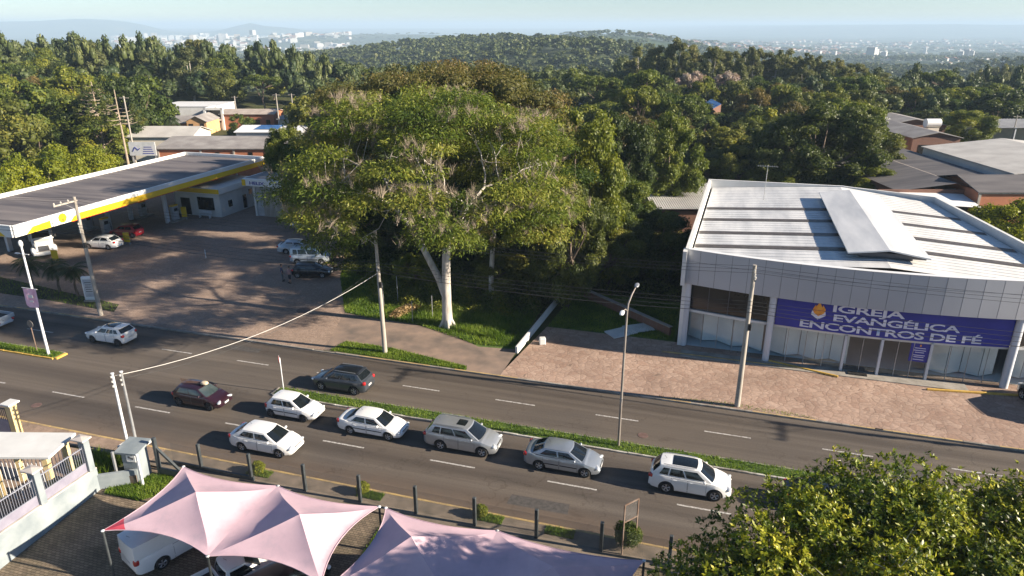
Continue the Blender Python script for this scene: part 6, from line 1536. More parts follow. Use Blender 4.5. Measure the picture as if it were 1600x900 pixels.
# left hill of tall trees, mid forest: spread by distance, biggest ones as trees, the rest as one wood
CLEAR = [((195, 150), (495, 192)), ]
def blocked(px, X, Y, R):
    if 185 < px < 500 and Y < 196: return True
    if 1340 < px < 1500 and Y < 172: return True
    if px >= 1500 and Y < 185: return True
    if px > 1060 and Y < 108: return True
    if 860 < px < 950 and 150 < Y < 205: return abs(px-907) < 25 and Y < 190
    if 1075 < px < 1140 and Y < 180: return True
    if px < 185 and Y < 128: return True
    if Y < 108: return True
    x, y = cw(X, Y)
    for (p, q, r_) in GOCC:
        if abs(q-Y) < (r_+R)*.55 and abs(p-px)/1100*Y < (r_+R)*.55: return True
    return False
cand = []
rnd = random.Random(11)
Y = 112.
while Y < 430:
    step = 7.2 if Y < 250 else 8.4
    X = -.9*Y
    while X < .92*Y:
        xx, yy = X+rnd.uniform(-2.6, 2.6), Y+rnd.uniform(-2.6, 2.6); px = 800+1100*xx/yy
        R = rnd.uniform(4.0, 6.2)
        if not blocked(px, xx, yy, R): cand.append((xx, yy, R, px))
        X += step
    Y += step
def pick(xx, yy, px):
    hill = math.exp(-((xx+265)/125)**2/2-((yy-345)/115)**2/2)
    r = rnd.random()
    if px < 520 and yy > 205: return 'euc' if r < .35+.6*hill else 'broad'
    if px > 960 and yy > 235: return 'euc' if r < .4 else 'dark'
    return 'broad' if r < .42 else ('dark' if r < .72 else ('umbrella' if r < .8 else ('lime' if r < .92 else 'rusty')))
cand.sort(key=lambda c: c[1]/c[2])
# only trees that can be seen: skip those well hidden behind nearer rows
cols = {}
vis = []; rest = []
def rowof(Y, z):
    return 450+1100*math.tan(math.atan((CAM_H-z)/Y)-PITCH)
for c in sorted(cand, key=lambda c: c[1]):
    xx, yy, R, px = c; k = pick(xx, yy, px); x, y = cw(xx, yy); z0 = float(terrain(x, y))
    h = {'broad': 10.5, 'dark': 10.5, 'euc': 15.5, 'umbrella': 11.0, 'lime': 9.2, 'rusty': 10.4}[k]*rnd.uniform(.8, 1.2)
    if 560 < px < 960 and yy < 210: h *= .9
    if px > 1340 and yy < 215: h *= .82
    top = rowof(yy, z0+h); b0, b1 = int((px-R*.8/yy*1100)//10), int((px+R*.8/yy*1100)//10)
    seen = any(top < cols.get(b_, 900)+6 for b_ in range(b0, b1+1))
    if 520 < px < 860 and top > 140: seen = False
    if seen:
        for b_ in range(b0, b1+1): cols[b_] = min(cols.get(b_, 900), top)
        vis.append((xx, yy, R, px, k, h))
    elif yy < 330: rest.append((xx, yy, R, px, k, h))
vis.sort(key=lambda c: c[1]/c[2])
MARK = [(60, 'at the far left edge'), (120, 'above the clipped trees'), (200, 'behind the araucarias'), (280, 'left above the white modern block'), (360, 'right above the white modern block'), (430, 'behind the reddish house'), (490, 'behind the back street poles'), (560, 'left behind the giant crown'), (860, 'behind the giant crown'), (905, 'left of the white flat house'), (960, 'right of the white flat house'), (1020, 'left of the pink flowering trees'), (1090, 'by the pink flowering trees'), (1150, 'by the solar panels'), (1210, 'above the left part of the church roof'), (1280, 'above the ridge of the church roof'), (1350, 'above the right part of the church roof'), (1420, 'behind the upper factory roofs'), (1490, 'behind the water tank'), (1550, 'behind the open shed'), (9999, 'at the far right edge')]
LBL = {'lime': 'light yellow green tree', 'rusty': 'brownish thin crowned tree', 'broad': 'green round crowned tree', 'dark': 'dark green tree', 'euc': 'tall olive green tree', 'umbrella': 'flat crowned tree'}
used = {}
picked = []
for c_ in vis[:190]:
    key = (c_[4], [m_ for p, m_ in MARK if c_[3] < p][0]); used.setdefault(key, []).append(c_)
POS = {1: [''], 2: ['nearer ', 'farther '], 3: ['nearest ', 'middle ', 'farthest ']}
for (k, mk_), lst in used.items():
    lst.sort(key=lambda c: c[1])
    for i, (xx, yy, R, px, k, h) in enumerate(lst):
        x, y = cw(xx, yy); s = R/WID[k] if k != 'euc' else rnd.uniform(1.0, 1.35)
        o_ = POS[len(lst)][i] if len(lst) <= 3 else ('nearest ' if i == 0 else ('farthest ' if i == len(lst)-1 else ORD[i]+' nearest '))
        tree(k, x, y, s, h/(TOP[k]*s), o_+LBL[k]+' in wood '+mk_, 'trees of the wood around the buildings')
# the rest of the wood as one mesh of small crowns
def wood(name, spots, nleaf, mat, seed, lab, nblob=7, leafs=.16):
    """spots: x, y, z0, R, h"""
    rng = np.random.default_rng(seed); V, F, Tn = [], [], []; o = 0
    protos = []
    for i in range(6):
        bl = crown_blobs(seed*10+i, .78, .8, nblob, (.32, .5), flat=.9, bottom=-.3)
        area = bl[:, 3]**2; cnt = np.maximum(4, (nleaf*area/area.sum())).astype(int); id_ = np.repeat(np.arange(len(bl)), cnt)
        d = rng.normal(size=(len(id_), 3)); d /= np.linalg.norm(d, axis=1, keepdims=True); d[:, 2] = np.where(d[:, 2] < -.2, -d[:, 2], d[:, 2])
        c = bl[id_, :3]+d*bl[id_, 3:4]*rng.uniform(.8, 1.08, (len(id_), 1))
        v, f = leaves(c, d+np.array([0, 0, .3]), np.full(len(c), leafs*2), rng, .7, .6, .1)
        vs = [v]; fs = [f]; oo = len(v); tt = [np.clip(rng.normal(.45, .14, len(f))+rng.normal(0, .1, len(bl))[id_], 0, 1)]
        for q in bl:
            iv = ICO1[0]*q[3]*.86*(1+rng.normal(0, .1, (len(ICO1[0]), 1)))+q[:3]; f3 = ICO1[1]+oo
            vs.append(iv); fs.append(np.concatenate([f3, f3[:, 2:3]], 1)); tt.append(np.full(len(f3), .35)); oo += len(iv)
        # triangles become degenerate quads, so keep cores as separate triangle list
        protos.append((np.concatenate(vs), fs, tt))
    TV, TQ, T3, tq, t3 = [], [], [], [], []; o = 0
    for (x, y, z0, R, h) in spots:
        v, fs, tt = protos[rng.integers(6)]; a = rng.uniform(0, 2*PI); ca, sa = math.cos(a), math.sin(a)
        hz = h*.5
        w_ = np.stack([(v[:, 0]*ca-v[:, 1]*sa)*R+x, (v[:, 0]*sa+v[:, 1]*ca)*R+y, v[:, 2]*hz*.85+z0+h*.56], 1)
        dt = rng.normal(0, .16)
        TV.append(w_); TQ.append(fs[0]+o); tq.append(np.clip(tt[0]+dt, 0, 1))
        for f, t_ in zip(fs[1:], tt[1:]): T3.append(f[:, :3]+o); t3.append(np.clip(t_+dt, 0, 1))
        o += len(v)
    V = np.concatenate(TV); Q = np.concatenate(TQ); F3 = np.concatenate(T3)
    me = bpy.data.meshes.new(name); me.vertices.add(len(V)); me.vertices.foreach_set('co', V.astype(np.float32).ravel())
    lp = np.concatenate([Q.ravel(), F3.ravel()]).astype(np.int32); me.loops.add(len(lp)); me.loops.foreach_set('vertex_index', lp)
    st = np.concatenate([np.arange(len(Q))*4, len(Q)*4+np.arange(len(F3))*3]).astype(np.int32); me.polygons.add(len(st)); me.polygons.foreach_set('loop_start', st); me.update(calc_edges=True)
    me.materials.append(M[mat]); a = me.attributes.new('tint', 'FLOAT', 'FACE'); a.data.foreach_set('value', np.concatenate(tq+t3).astype(np.float32))
    ob = link(name, me); ob['kind'] = 'stuff'; ob['label'] = lab; return ob
sp = []
for (xx, yy, R, px, k, h) in vis[190:]+rest[::2]:
    x, y = cw(xx, yy); sp.append((x, y, float(terrain(x, y)), R*(.7 if k == 'euc' else 1), h))
wood('woodland', sp, 420, 'far_leaf', 3, 'mass of trees filling the wood behind the buildings', nblob=9, leafs=.075)
# hills further off
rng = np.random.default_rng(8); sp = []
def hillspots(n, Xr, Yr, R, h, dens):
    X = rng.uniform(*Xr, n); Y = rng.uniform(*Yr, n); ok = (np.abs(X/Y) < .86)
    # patches of open ground
    pn = np.sin(X*.011+1.7)*np.sin(Y*.013+.4)+.5*np.sin(X*.03+Y*.021)
    ok &= pn > dens
    for a, b_ in zip(X[ok], Y[ok]):
        x, y = cw(a, b_); sp.append((x, y, float(terrain(x, y)), rng.uniform(*R), rng.uniform(*h)))
hillspots(1500, (-420, 330), (400, 620), (4.5, 7), (9, 14), -2)
hillspots(3600, (-520, 560), (620, 1080), (5.5, 8.5), (9, 14), -1.25)
wood('hill_woods', sp, 90, 'far_leaf', 5, 'dense woods covering the hills across the valley', nblob=5, leafs=.17)
sp = []
hillspots(5200, (-1300, 1900), (1080, 2600), (9, 15), (10, 16), -.55)
hillspots(2600, (-3000, 3800), (2600, 5200), (18, 32), (12, 20), -.1)
wood('distant_woods', sp, 26, 'far_leaf', 6, 'far woods fading into the haze', nblob=4, leafs=.3)

# palms
def palm(x, y, h, n, l, lab, z, group=None, thick=.16, name='palm_tree'):
    t = thing(name, lab, 'palm', (x, y, z), 0, group); rnd = random.Random(int(x*10))
    g = MB(); trunk_mesh(g, (0, 0, -.2), (0, 0, h), thick, int(x), 8, .02); g.build('trunk', 'bark_dark', t, 60)
    rng = np.random.default_rng(int(abs(x)*7)); V, F = [], []; o = 0
    for i in range(n):
        a = 2*PI*i/n+rng.uniform(-.2, .2); el = rng.uniform(-.2, 1.2); d = np.array([math.cos(a)*math.cos(el), math.sin(a)*math.cos(el), math.sin(el)])
        k = 12; p = np.array([[0, 0, h]]); pts = [np.array([0, 0, h])]
        for j in range(k): d = d+np.array([0, 0, -.16]); d /= np.linalg.norm(d); pts.append(pts[-1]+d*l/k)
        for j in range(1, k+1):
            dd = pts[j]-pts[j-1]; dd /= np.linalg.norm(dd); s_ = np.cross(dd, [0, 0, 1]); s_ /= np.linalg.norm(s_)+1e-6
            for q in (-1, 1):
                ll = l*.3*math.sin(PI*(j/k*.8+.15)); tip = pts[j]+s_*q*ll+dd*ll*.5-np.array([0, 0, ll*.35])
                V += [pts[j-1], pts[j], tip]; F.append((o, o+1, o+2)); o += 3
    me = np_mesh('fronds', np.array(V), np.array(F), 'leaf_palm', rng.uniform(.1, 1, len(F))); link('fronds', me, t); return t
for i, (x, y) in enumerate(((-63.6, 48.4), (-60.6, 48.6), (-58.0, 48.2))): palm(x, y, 2.7, 20, 1.75, ['small palm on the grass bed, leftmost of three', 'small palm on the grass bed, middle of three', 'small palm on the grass bed, right of three beside the totem sign'][i], SW, 'small palms by the street', thick=.15)
for i, (px, Y, row) in enumerate(((262, 150, 182), (275, 148, 186), (250, 170, 108))): x, y = az(px, Y); palm(x, y, zrow(Y, row), 16, 3.0, ['slender palm left of the orange house, left one', 'slender palm left of the orange house, right one', 'tall palm rising from the dark wood at the left'][i], 0, None, .15)
# araucarias: bare leaning trunk with whorls of branches
for i, (pb, pt_, Y, lab) in enumerate((((165, 240), (142, 128), 132, 'old araucaria with bare grey whorled branches, left one'), ((197, 238), (178, 140), 120, 'leaning araucaria with thin straight trunk before the wood, right one'))):
    b_ = pt(pb[0], pb[1], Y); p = pt(pt_[0], pt_[1], Y+1); t = thing('araucaria_tree', lab, 'tree', (b_.x, b_.y, 0)); tp = Vector((p.x-b_.x, p.y-b_.y, p.z))
    g = MB(); g.cyl((0, 0, -.5), tp, .24, .08, 8); g.build('trunk', 'twig', t, 60)
    g = MB(); tips = []; rnd = random.Random(i)
    for k in range(9 if i == 0 else 6):
        c0 = tp*(.62+.38*k/9)
        for j in range(5):
            a = rnd.uniform(0, 6.28); l = (3.6-.25*k)*rnd.uniform(.7, 1.1); e = c0+Vector((math.cos(a)*l, math.sin(a)*l, rnd.uniform(-.1, .5)))
            g.tube([c0, c0.lerp(e, .5)+Vector((0, 0, -.25)), e], [.07, .05, .02], 4); tips.append((e.x, e.y, e.z, .42, .3))
    g.build('branches', 'twig', t); link('crown', crown_mesh('araucaria_crown', np.array(tips), 2600, .3, 'leaf_dark', i, core=0), t)

# ------------------------------------------------------------------ the giant tree
def limb_set(mb, base, targets, r0, rnd, tipr=.05, sag=.12):
    """limbs from base that divide towards the targets"""
    def rec(p, tg, r, depth, dirv):
        if len(tg) == 1:
            q = Vector(tg[0]); m_ = p.lerp(q, .5)+Vector((rnd.uniform(-.4, .4), rnd.uniform(-.4, .4), -.3)); mb.tube([p, p.lerp(m_, .6), m_, q], [r, r*.8, r*.6, tipr], 6); return
        c = sum((Vector(t_) for t_ in tg), Vector())/len(tg)
        q = p.lerp(c, .42 if depth else .36)+Vector((rnd.uniform(-.35, .35), rnd.uniform(-.35, .35), rnd.uniform(-.2, .3)))
        r2 = max(tipr*1.4, r*.74)
        m_ = p.lerp(q, .5)+Vector((rnd.uniform(-.2, .2), rnd.uniform(-.2, .2), 0)); mb.tube([p, m_, q], [r, (r+r2)/2, r2], 8 if r > .12 else 6)
        ax = 0; T2 = [Vector(t_) for t_ in tg]; sx = max(t_.x for t_ in T2)-min(t_.x for t_ in T2); sy = max(t_.y for t_ in T2)-min(t_.y for t_ in T2)
        ax = 0 if sx > sy else 1; T2.sort(key=lambda t_: t_[ax]); h = len(T2)//2
        for part in (T2[:h], T2[h:]): rec(q, part, r2*(.78 if len(T2) > 2 else .7), depth+1, None)
    rec(Vector(base), targets, r0, 0, None)
gt = thing('giant_tree', 'giant spreading tree with pale forked trunk and feathery green crown', 'tree', (-21.4, 51.7, SW))
rng = np.random.default_rng(42); rnd = random.Random(42)
bl = []
CX, CYy, CZ, RX, RZ = -1.9, 1.5, 12.2, 12.4, 7.2
tries = 0
while len(bl) < 150 and tries < 9000:
    tries += 1
    d = rng.normal(size=3); d /= np.linalg.norm(d)
    if d[2] < -.42: continue
    k = rng.uniform(.62, 1.0)**.5
    p = np.array([CX+d[0]*RX*k, CYy+d[1]*RX*.92*k, CZ+d[2]*RZ*k-(.10*(d[0]**2+d[1]**2)*RZ if d[2] < .3 else 0)])
    if p[2] < 6.3: continue
    r = rng.uniform(1.25, 2.5)
    if any(np.linalg.norm((p-q[:3])*np.array([1, 1, 1.6])) < 1.62 for q in bl): continue
    bl.append((p[0], p[1], p[2], r, r*.42))
bl = np.array(bl)
tr = MB()
tr.tube([(0, 0, -.3), (.0, 0, .5), (-.02, .02, 2.2), (0, .05, 4.6), (.1, .1, 7.2)], [.62, .46, .4, .36, .33], 14)
tr.tube([(-.05, .05, 2.6), (-.7, .1, 4.3), (-1.9, .3, 6.4), (-3.0, .5, 8.2)], [.34, .3, .27, .24], 12)
for a in range(5):
    an = a*1.3; tr.tube([(math.cos(an)*.3, math.sin(an)*.3, .7), (math.cos(an)*.75, math.sin(an)*.75, .05)], [.18, .1], 6)
P1 = [b_[:3] for b_ in bl if b_[0] > -3.2 and b_[2] > 0]; P2 = [b_[:3] for b_ in bl if b_[0] <= -3.2]
limb_set(tr, (.1, .1, 7.2), P1, .24, rnd, tipr=.03); limb_set(tr, (-3.0, .5, 8.2), P2, .19, rnd, tipr=.03)
tr.build('trunk', 'bark_pale', gt, 60)
# feathery sprays: each leaf is a frond pointing outwards and drooping
area = bl[:, 3]**2; cnt = (125000*area/area.sum()).astype(int); id_ = np.repeat(np.arange(len(bl)), cnt)
d = rng.normal(size=(len(id_), 3)); d[:, 2] = np.abs(d[:, 2])*.8-.25; d /= np.linalg.norm(d, axis=1, keepdims=True)
k = rng.uniform(.25, 1.12, len(id_))**.6
c = bl[id_, :3]+d*np.stack([bl[id_, 3]]*2+[bl[id_, 4]], 1)*k[:, None]+rng.normal(0, .13, (len(id_), 3))
al = d*np.array([1, 1, .25])
v, f = leaves(c, np.tile([0, 0, 1.], (len(c), 1))+d*.3, np.full(len(c), .3), rng, .3, .5, .22, along=al)
bt = rng.normal(0, .2, len(bl)); t = np.clip(.42+bt[id_]+rng.normal(0, .17, len(id_)), 0, 1)
link('crown', np_mesh('giant_crown', v, f, 'leaf_feather', t), gt)
# bare twig tufts through the crown
tv, tf = [], []; o = 0; T3v = []
sel = rng.choice(len(bl), 62, replace=False)
for i in sel:
    b_ = bl[i]
    for rep in range(11):
        base = b_[:3]+np.array([rng.normal()*b_[3]*.55, rng.normal()*b_[3]*.55, rng.uniform(-.1, .5)]); main = rng.normal(size=3)*.8; main[2] = abs(main[2])+.9; main /= np.linalg.norm(main); tone = rng.random()
        for q in range(30):
            dr = main+rng.normal(0, .36, 3); dr /= np.linalg.norm(dr); l = rng.uniform(.3, .85); sd_ = np.cross(dr, rng.normal(size=3)); sd_ /= np.linalg.norm(sd_); wdt = .013
            st = base+main*rng.uniform(0, .45)+rng.normal(0, .07, 3)
            T3v += [st-sd_*wdt, st+sd_*wdt, st+dr*l]
T3v = np.array(T3v); link('twigs', np_mesh('twigs', T3v, np.arange(len(T3v)).reshape(-1, 3), 'twig'), gt)
# second pale trunk to the right
s2 = thing('pale_tree', 'slender pale trunk with small feathery crown right of the giant tree', 'tree', (-19.9, 59.2, SW))
g = MB(); g.tube([(0, 0, -.3), (0, 0, 2.5), (.2, 0, 5.5), (.5, 0, 8.2)], [.3, .24, .2, .16], 10)
bl2 = np.array([(rng.normal(0, 2.4)+.8, rng.normal(0, 2.2), 8.6+rng.normal(0, 1.2), rng.uniform(1, 1.8), .7) for _ in range(16)]); limb_set(g, (.5, 0, 8.2), [q[:3] for q in bl2], .15, rnd); g.build('trunk', 'bark_pale', s2, 60)
link('crown', crown_mesh('pale_crown', bl2, 9000, .4, 'leaf_feather', 4, asp=.3, core=0, jit=.6), s2)
# big brown green tree behind
bb = thing('broad_tree', 'huge brownish tree whose rounded crown rises behind the giant one', 'tree', (*cw(-8.0, 82), 0))
bl3 = crown_blobs(91, 14.6, 6.9, 130, (.09, .17), flat=.65, bottom=-.3); bl3[:, 2] += 13.4
link('crown', crown_mesh('brown_crown', bl3, 80000, .3, 'leaf_brown', 9, asp=.45, core=.6, shell=(.6, 1.15)), bb)
g = MB(); trunk_mesh(g, (0, 0, -.5), (0, 0, 9), .6, 3, 10); limb_set(g, (0, 0, 9), [q[:3] for q in bl3[::3]], .4, rnd); g.build('trunk', 'bark_dark', bb, 60)

# ------------------------------------------------------------------ glossy leaved tree at the bottom right, close to the camera
mg = thing('leafy_tree', 'big glossy yellow green tree filling the lower right corner', 'tree', (9.5, 18.5, -1.0))
O_ = Vector((9.5, 18.5, -1.0)); B = []
def ray(px, py, k):
    v = (py-450)/1100; X = k*(px-800)/1100; Y = k*(_c-_s*v); x, y = cw(X, Y); return (x, y, CAM_H-k*(_s+_c*v))
outline = [(1040, 872, 24.0), (1085, 842, 24.2), (1118, 805, 24.5), (1165, 775, 24.6), (1215, 752, 24.8), (1262, 770, 24.4), (1290, 742, 24.6), (1318, 706, 25.2), (1350, 718, 25.2), (1395, 708, 25.3), (1440, 716, 25.2), (1480, 738, 25.0), (1525, 752, 24.8), (1568, 742, 25.2), (1605, 728, 25.4), (1660, 730, 25.4), (1720, 750, 25)]
for px, py, k in outline:
    x, y, z = ray(px, py+22, k); B.append((x, y, z, rnd.uniform(.55, .8)))
for j in range(150):
    px = rnd.uniform(1035, 1780); top = pl([(1005, 885), (1040, 872), (1118, 805), (1215, 752), (1318, 712), (1440, 720), (1525, 755), (1605, 735), (1780, 780)], px)
    f_ = rnd.random()**.9; py = top+32+f_*(1120-top); k = 24.6-f_*5.2+rnd.uniform(-.7, .7)
    x, y, z = ray(px, py, k); B.append((x, y, z, rnd.uniform(.6, 1.15)))
for j in range(170):
    px = rnd.uniform(1060, 1800); top = pl([(1005, 885), (1040, 872), (1118, 805), (1215, 752), (1318, 712), (1440, 720), (1525, 755), (1605, 735), (1780, 780)], px)
    py = top+60+rnd.random()*(1120-top); k = 25.6-(py-top)/400*5+rnd.uniform(-.5, .8)
    x, y, z = ray(px, py, k); B.append((x, y, z, rnd.uniform(.9, 1.4)))
for j in range(60):
    a = rnd.uniform(0, 6.28); r = rnd.uniform(3, 9.5); B.append((11+math.cos(a)*r, 21.5+math.sin(a)*r*.55, rnd.uniform(3.5, 6.0), rnd.uniform(.9, 1.4)))
B = np.array(B); B[:, 0] -= O_.x; B[:, 1] -= O_.y; B[:, 2] -= O_.z
# sprigs: rosettes of glossy leaves on the clump surfaces
def rosettes(bl, n, size, per, rng):
    area = bl[:, 3]**2; cnt = np.maximum(5, n*area/area.sum()).astype(int); id_ = np.repeat(np.arange(len(bl)), cnt)
    d = rng.normal(size=(len(id_), 3)); d /= np.linalg.norm(d, axis=1, keepdims=True); d[:, 2] = np.where((d[:, 2] < -.3) & (rng.random(len(d)) < .7), -d[:, 2], d[:, 2])
    c = bl[id_, :3]+d*bl[id_, 3:4]*rng.uniform(.55, 1.18, (len(id_), 1))*np.array([1, 1, .85])
    ax = d+np.array([0, 0, .7])+rng.normal(0, .3, d.shape); ax /= np.linalg.norm(ax, axis=1, keepdims=True)
    C = np.repeat(c, per, 0); A = np.repeat(ax, per, 0)
    _, t, u = frames(A, rng); ph = rng.uniform(0, 2*PI, len(C)); out = t*np.cos(ph)[:, None]+u*np.sin(ph)[:, None]
    dr = out*rng.uniform(.5, 1.1, (len(C), 1))+A*rng.uniform(.15, 1.1, (len(C), 1)); dr /= np.linalg.norm(dr, axis=1, keepdims=True)
    sd_ = np.cross(dr, A); sd_ /= np.maximum(np.linalg.norm(sd_, axis=1, keepdims=True), 1e-5); up_ = np.cross(sd_, dr)
    s = size*rng.uniform(.65, 1.25, (len(C), 1)); C = C+rng.normal(0, .03, C.shape)
    v = np.stack([C, C+dr*s*.45+sd_*s*.2+up_*s*.05, C+dr*s-up_*s*.08, C+dr*s*.45-sd_*s*.2+up_*s*.05], 1).reshape(-1, 3)
    t_ = np.clip(rng.normal(.42, .14, len(bl))[np.repeat(id_, per)]+np.repeat(rng.normal(0, .2, len(id_)), per)+rng.normal(0, .1, len(C)), 0, 1)
    return v, np.arange(len(C)*4).reshape(-1, 4), t_
v, f, t = rosettes(B, 44000, .185, 7, rng)
link('crown', np_mesh('glossy_crown', v, f, 'leaf_magnolia', t), mg)
g = MB(); g.tube([(0, 0, -.5), (.1, 0, 2), (.3, .5, 4)], [.38, .3, .26], 12); tg = [tuple(q[:3]) for q in B[::3]]; limb_set(g, (.3, .5, 4), tg, .22, rnd, tipr=.02); g.build('trunk', 'bark_pale', mg, 60)
tw = []
for i in rng.choice(len(B), 110):
    for q in range(9):
        dr = rng.normal(size=3); dr[2] = abs(dr[2])*.8+.2; dr /= np.linalg.norm(dr); l = rng.uniform(.4, 1.0); sd_ = np.cross(dr, rng.normal(size=3)); sd_ /= np.linalg.norm(sd_)
        st = B[i, :3]+rng.normal(0, .4, 3)*B[i, 3]; tw += [st-sd_*.011, st+sd_*.011, st+dr*l*B[i, 3]*1.1]
tw = np.array(tw); link('twigs', np_mesh('twigs', tw, np.arange(len(tw)).reshape(-1, 3), 'bark_pale'), mg)

# ------------------------------------------------------------------ shrubs on the sidewalk
def shrub(x, y, r, lab, mat='leaf_bright', n=2600, z=.11, sq=.95):
    t = thing('round_shrub', lab, 'shrub', (x, y, z), 0, 'clipped shrubs on the sidewalk')
    b_ = np.array([(0, 0, r*.95, r*.9, r*.9*sq)]+[(r*.35*math.cos(a), r*.35*math.sin(a), r*.95+r*.2*math.sin(a*3), r*.62, r*.62) for a in (0, 1.3, 2.6, 3.9, 5.2)])
    link('foliage', crown_mesh('shrub_foliage', b_, n, .085, mat, int(x*3+50), core=.85, shell=(.85, 1.05)), t); g = MB(); g.cyl((0, 0, -.1), (0, 0, r), .04, n=6); g.build('stem', 'bark_dark', t); return t
shrub(-24.0, 28.75, .42, 'small round shrub on the sidewalk below the white sedan'); shrub(-17.3, 28.8, .4, 'small round shrub on the sidewalk in its grass square, left of the middle'); shrub(-10.4, 28.85, .38, 'small round shrub on the sidewalk behind the third tent'); shrub(-2.7, 28.85, .72, 'large dark clipped ball bush under the sign frame', 'leaf_broad', 6500)
for i, (x, y) in enumerate(((-24.0, 28.75), (-16.9, 28.75), (-10.0, 28.8), (-6.2, 28.8))):
    sheet('shrub_bed', [[(x-.7, y-.3), (x+.8, y-.3), (x+.8, y+.32), (x-.7, y+.32)]], .119+.001*i, 'turf'); grass_patch('grass', rect(x-.7, y-.3, x+.8, y+.32), 900, .13, .02, .115, 60+i, 'small square of grass on the sidewalk')
# reeds inside the neighbour's bed by the wall
t = thing('border_plants', 'clump of upright green border plants beside the wall pillar', 'plant', (-33.2, 26.4, .12)); rng = np.random.default_rng(4)
n = 1500; p = np.stack([rng.uniform(-1.0, 1.0, n), rng.uniform(-.9, .9, n)], 1); h_ = rng.uniform(.5, 1.0, n); a = rng.uniform(0, 6.28, n); ln = rng.normal(0, .18, (n, 2))
v = np.stack([np.stack([p[:, 0]-.02*np.cos(a), p[:, 1]-.02*np.sin(a), np.zeros(n)], 1), np.stack([p[:, 0]+.02*np.cos(a), p[:, 1]+.02*np.sin(a), np.zeros(n)], 1), np.stack([p[:, 0]+ln[:, 0], p[:, 1]+ln[:, 1], h_], 1)], 1).reshape(-1, 3)
link('leaves', np_mesh('reed_leaves', v, np.arange(n*3).reshape(-1, 3), 'grass_blade', rng.uniform(0, .8, n)), t)
# undergrowth in the hollow, dry grass by the trunk
def growth(name, poly, n, size, zf, mat, seed, lab, zr=.5):
    rng = np.random.default_rng(seed); p = poly_pts(poly)(rng, n); hh = zr*(.3+.7*np.abs(np.sin(p[:, 0]*.9)*np.cos(p[:, 1]*.8+1))); z = zf+rng.uniform(0, 1, len(p))*hh
    c = np.stack([p[:, 0], p[:, 1], z], 1); v, f = leaves(c, np.tile([0, 0, 1.], (len(c), 1)), np.full(len(c), size), rng, .5, .8, .1)
    o = np_obj(name, v, f, mat, np.clip(.4+.3*np.sin(p[:, 0]*2+p[:, 1])+rng.normal(0, .15, len(p)), 0, 1)); o['kind'] = 'stuff'; o['label'] = lab
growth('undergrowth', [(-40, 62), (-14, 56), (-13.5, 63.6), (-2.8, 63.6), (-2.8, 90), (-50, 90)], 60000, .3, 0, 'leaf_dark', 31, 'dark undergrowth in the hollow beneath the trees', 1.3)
growth('undergrowth', [(-31, 56), (-24, 53.5), (-17, 55), (-15, 62), (-36, 64)], 26000, .2, .1, 'leaf_broad', 32, 'leafy undergrowth behind the big pale trunk', 1.5)
growth('dry_grass', [(-27.3, 52.0), (-26.3, 51.8), (-25.0, 55.5), (-26.2, 56)], 2600, .22, .1, 'leaf_straw', 33, 'heap of dry straw left of the big pale trunk', .5)
# thin posts of a broken fence in the grass
for i, (px, py, h) in enumerate(((600, 482, 2.4), (622, 474, 2.6), (645, 505, 2.0), (676, 500, 2.2))):
    x, y, z = gnd(px, py); t = MB().cyl((0, 0, 0), (0, 0, h), .035, n=6).build('fence_post', 'grey_steel'); t.location = (x, y, .1); tag(t, ['thin metal post in the grass, first from the utility pole', 'thin metal post in the grass, second from the utility pole', 'thin metal post by the dry straw heap', 'thin metal post nearest the big pale trunk'][i], 'post')
# ------------------------------------------------------------------ distant towns
rng = np.random.default_rng(77)
bx = []
def town(n, pxr, Yr, w_, h_, clump=.0, cl=None):
    k = 0
    while k < n:
        px = rng.uniform(*pxr); Y = math.exp(rng.uniform(math.log(Yr[0]), math.log(Yr[1])))
        X = (px-800)/1100*Y
        q = math.sin(X/210+1)*math.sin(Y/260)+.6*math.sin(X/90+Y/130)
        if q < clump: continue
        x, y = cw(X, Y); z = float(terrain(x, y)); sc_ = Y/3000; bx.append((x, y, z, rng.uniform(*w_)*sc_**.5, rng.uniform(*w_)*sc_**.5, rng.uniform(*h_)*sc_**.4, rng.uniform(0, 1))); k += 1
town(900, (1130, 1640), (1500, 6500), (8, 24), (4, 9), -.25)
town(300, (960, 1300), (2600, 6000), (8, 22), (4, 8), .1)
town(420, (215, 560), (3800, 9000), (14, 40), (7, 22), -.2)
town(160, (560, 1000), (6000, 9500), (14, 34), (6, 12), .2)
town(40, (235, 420), (4800, 7500), (16, 30), (20, 44), -2)
tall = [(1333, 2000, 26, 34), (1338, 2040, 20, 30), (1352, 2100, 18, 24), (1255, 2300, 16, 22), (1278, 2280, 15, 24), (1466, 2050, 15, 26), (1474, 2080, 18, 32), (1482, 2060, 14, 28), (1412, 3300, 14, 30), (1073, 3800, 18, 40)]
for px, Y, w_, h_ in tall:
    x, y = az(px, Y); bx.append((x, y, float(terrain(x, y)), w_, w_*.8, h_, .9))
def bsize(b_): return (b_[3]+b_[5])/math.hypot(b_[0], b_[1])
bx.sort(key=bsize, reverse=True)
PAL = [('far_white', (.5, .5, .48)), ('far_cream', (.42, .38, .32)), ('far_grey', (.26, .27, .28)), ('far_tile', (.28, .13, .08)), ('far_pale', (.6, .6, .6))]
for nm, c in PAL: mk(nm, c, [q*.85 for q in c], .05, .8)
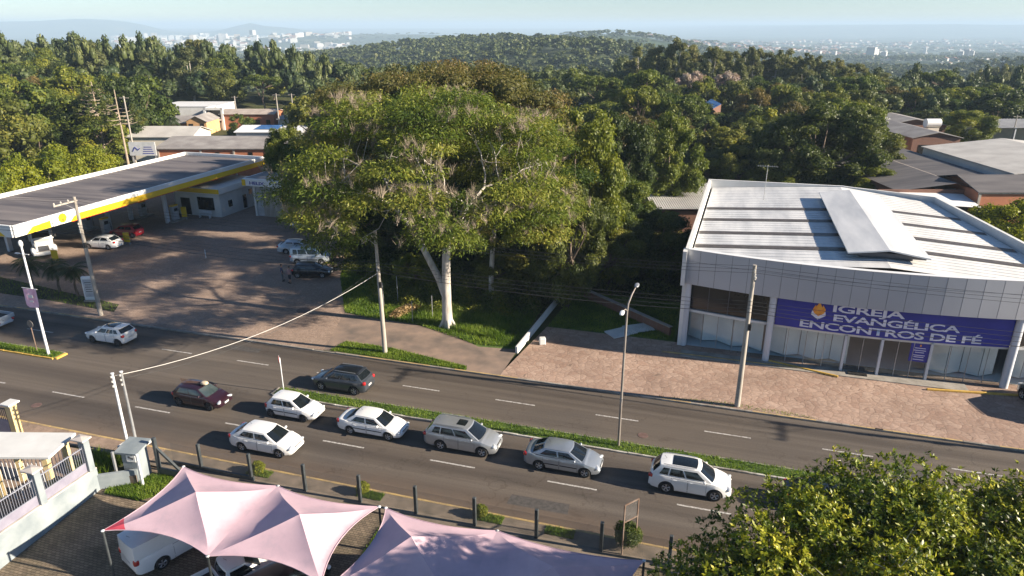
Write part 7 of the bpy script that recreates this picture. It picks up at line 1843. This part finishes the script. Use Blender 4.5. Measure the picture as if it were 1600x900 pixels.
def fbox(mb, b_, local=False):
    x, y, z, a, c, h, t = b_; o = (0, 0, 0) if local else (x, y, z)
    mb.m = 0; mb.box((o[0], o[1], o[2]+h/2-1), (a, c, h+2), rz=YAW+t)
    if h < 15:
        R = Matrix.Rotation(YAW+t, 3, 'Z'); ps = [Vector(p) for p in ((-a/2-.4, -c/2-.4, h), (a/2+.4, -c/2-.4, h), (a/2+.4, c/2+.4, h), (-a/2-.4, c/2+.4, h), (-a/4, 0, h+min(a, c)*.22), (a/4, 0, h+min(a, c)*.22))]
        mb.m = 1; mb.add([R @ p+Vector(o) for p in ps], [(0, 1, 5, 4), (2, 3, 4, 5), (1, 2, 5), (3, 0, 4)])
def mats(t): 
    i = int(t*997) % 10; return [['far_white', 'far_cream', 'far_white', 'far_pale', 'far_white', 'far_cream', 'far_grey', 'far_white', 'far_pale', 'far_cream'][i], ['far_tile', 'far_grey', 'far_white', 'far_tile', 'far_grey', 'far_tile', 'far_grey', 'far_pale', 'far_white', 'far_tile'][i]]
for b_ in bx[:90]:
    px = 800+1100*(CY*b_[0]+SY*b_[1])/(-SY*b_[0]+CY*b_[1]); g = MB(); fbox(g, b_, True); tallb = b_[5] > 18
    o = g.build('apartment_block' if tallb else 'distant_building', mats(b_[6])); o.location = b_[:3]
    side = 'left' if px < 600 else ('middle' if px < 1050 else 'right')
    di_ = math.hypot(b_[0], b_[1]); dl_ = 'near' if di_ < 2600 else ('midway' if di_ < 5200 else 'far')
    wl_ = [(250, 'above the left hill'), (300, 'above the white block'), (350, 'right above the white block'), (400, 'above the reddish house'), (470, 'below the pointed mountain'), (600, 'left of the wooded hill'), (1050, 'behind the wooded hill'), (1250, 'above the left of the church roof'), (1350, 'above the church ridge'), (1450, 'above the factory roofs'), (9999, 'near the right edge')]; wh_ = [m_ for p_, m_ in wl_ if px < p_][0]
    tag(o, ('pale apartment block in the %s town, ' if tallb else 'low building in the %s town, ') % dl_+wh_, 'building', 'buildings of the distant towns, '+side)
g = MB()
for b_ in bx[90:]: fbox(g, b_)
o = g.build('distant_town', ['far_white', 'far_tile']); o['kind'] = 'stuff'; o['label'] = 'small pale houses of the distant town'
# bare reddish slope on the far hill
x, y = az(690, 830)
# ------------------------------------------------------------------ air
hz = MB().box((0, 0, -10), (52000, 52000, 210)).build('haze', 'white_wall'); hz.data.materials.clear()
m = bpy.data.materials.new('air'); m.use_nodes = True; n = m.node_tree; n.nodes.clear(); o = n.nodes.new('ShaderNodeOutputMaterial'); p = n.nodes.new('ShaderNodeVolumePrincipled')
p.inputs['Color'].default_value = (.6, .8, 1, 1); p.inputs['Density'].default_value = .00018; p.inputs['Anisotropy'].default_value = 0
n.links.new(p.outputs[0], o.inputs['Volume']); hz.data.materials.append(m); hz['kind'] = 'stuff'; hz['label'] = 'thin blue haze'
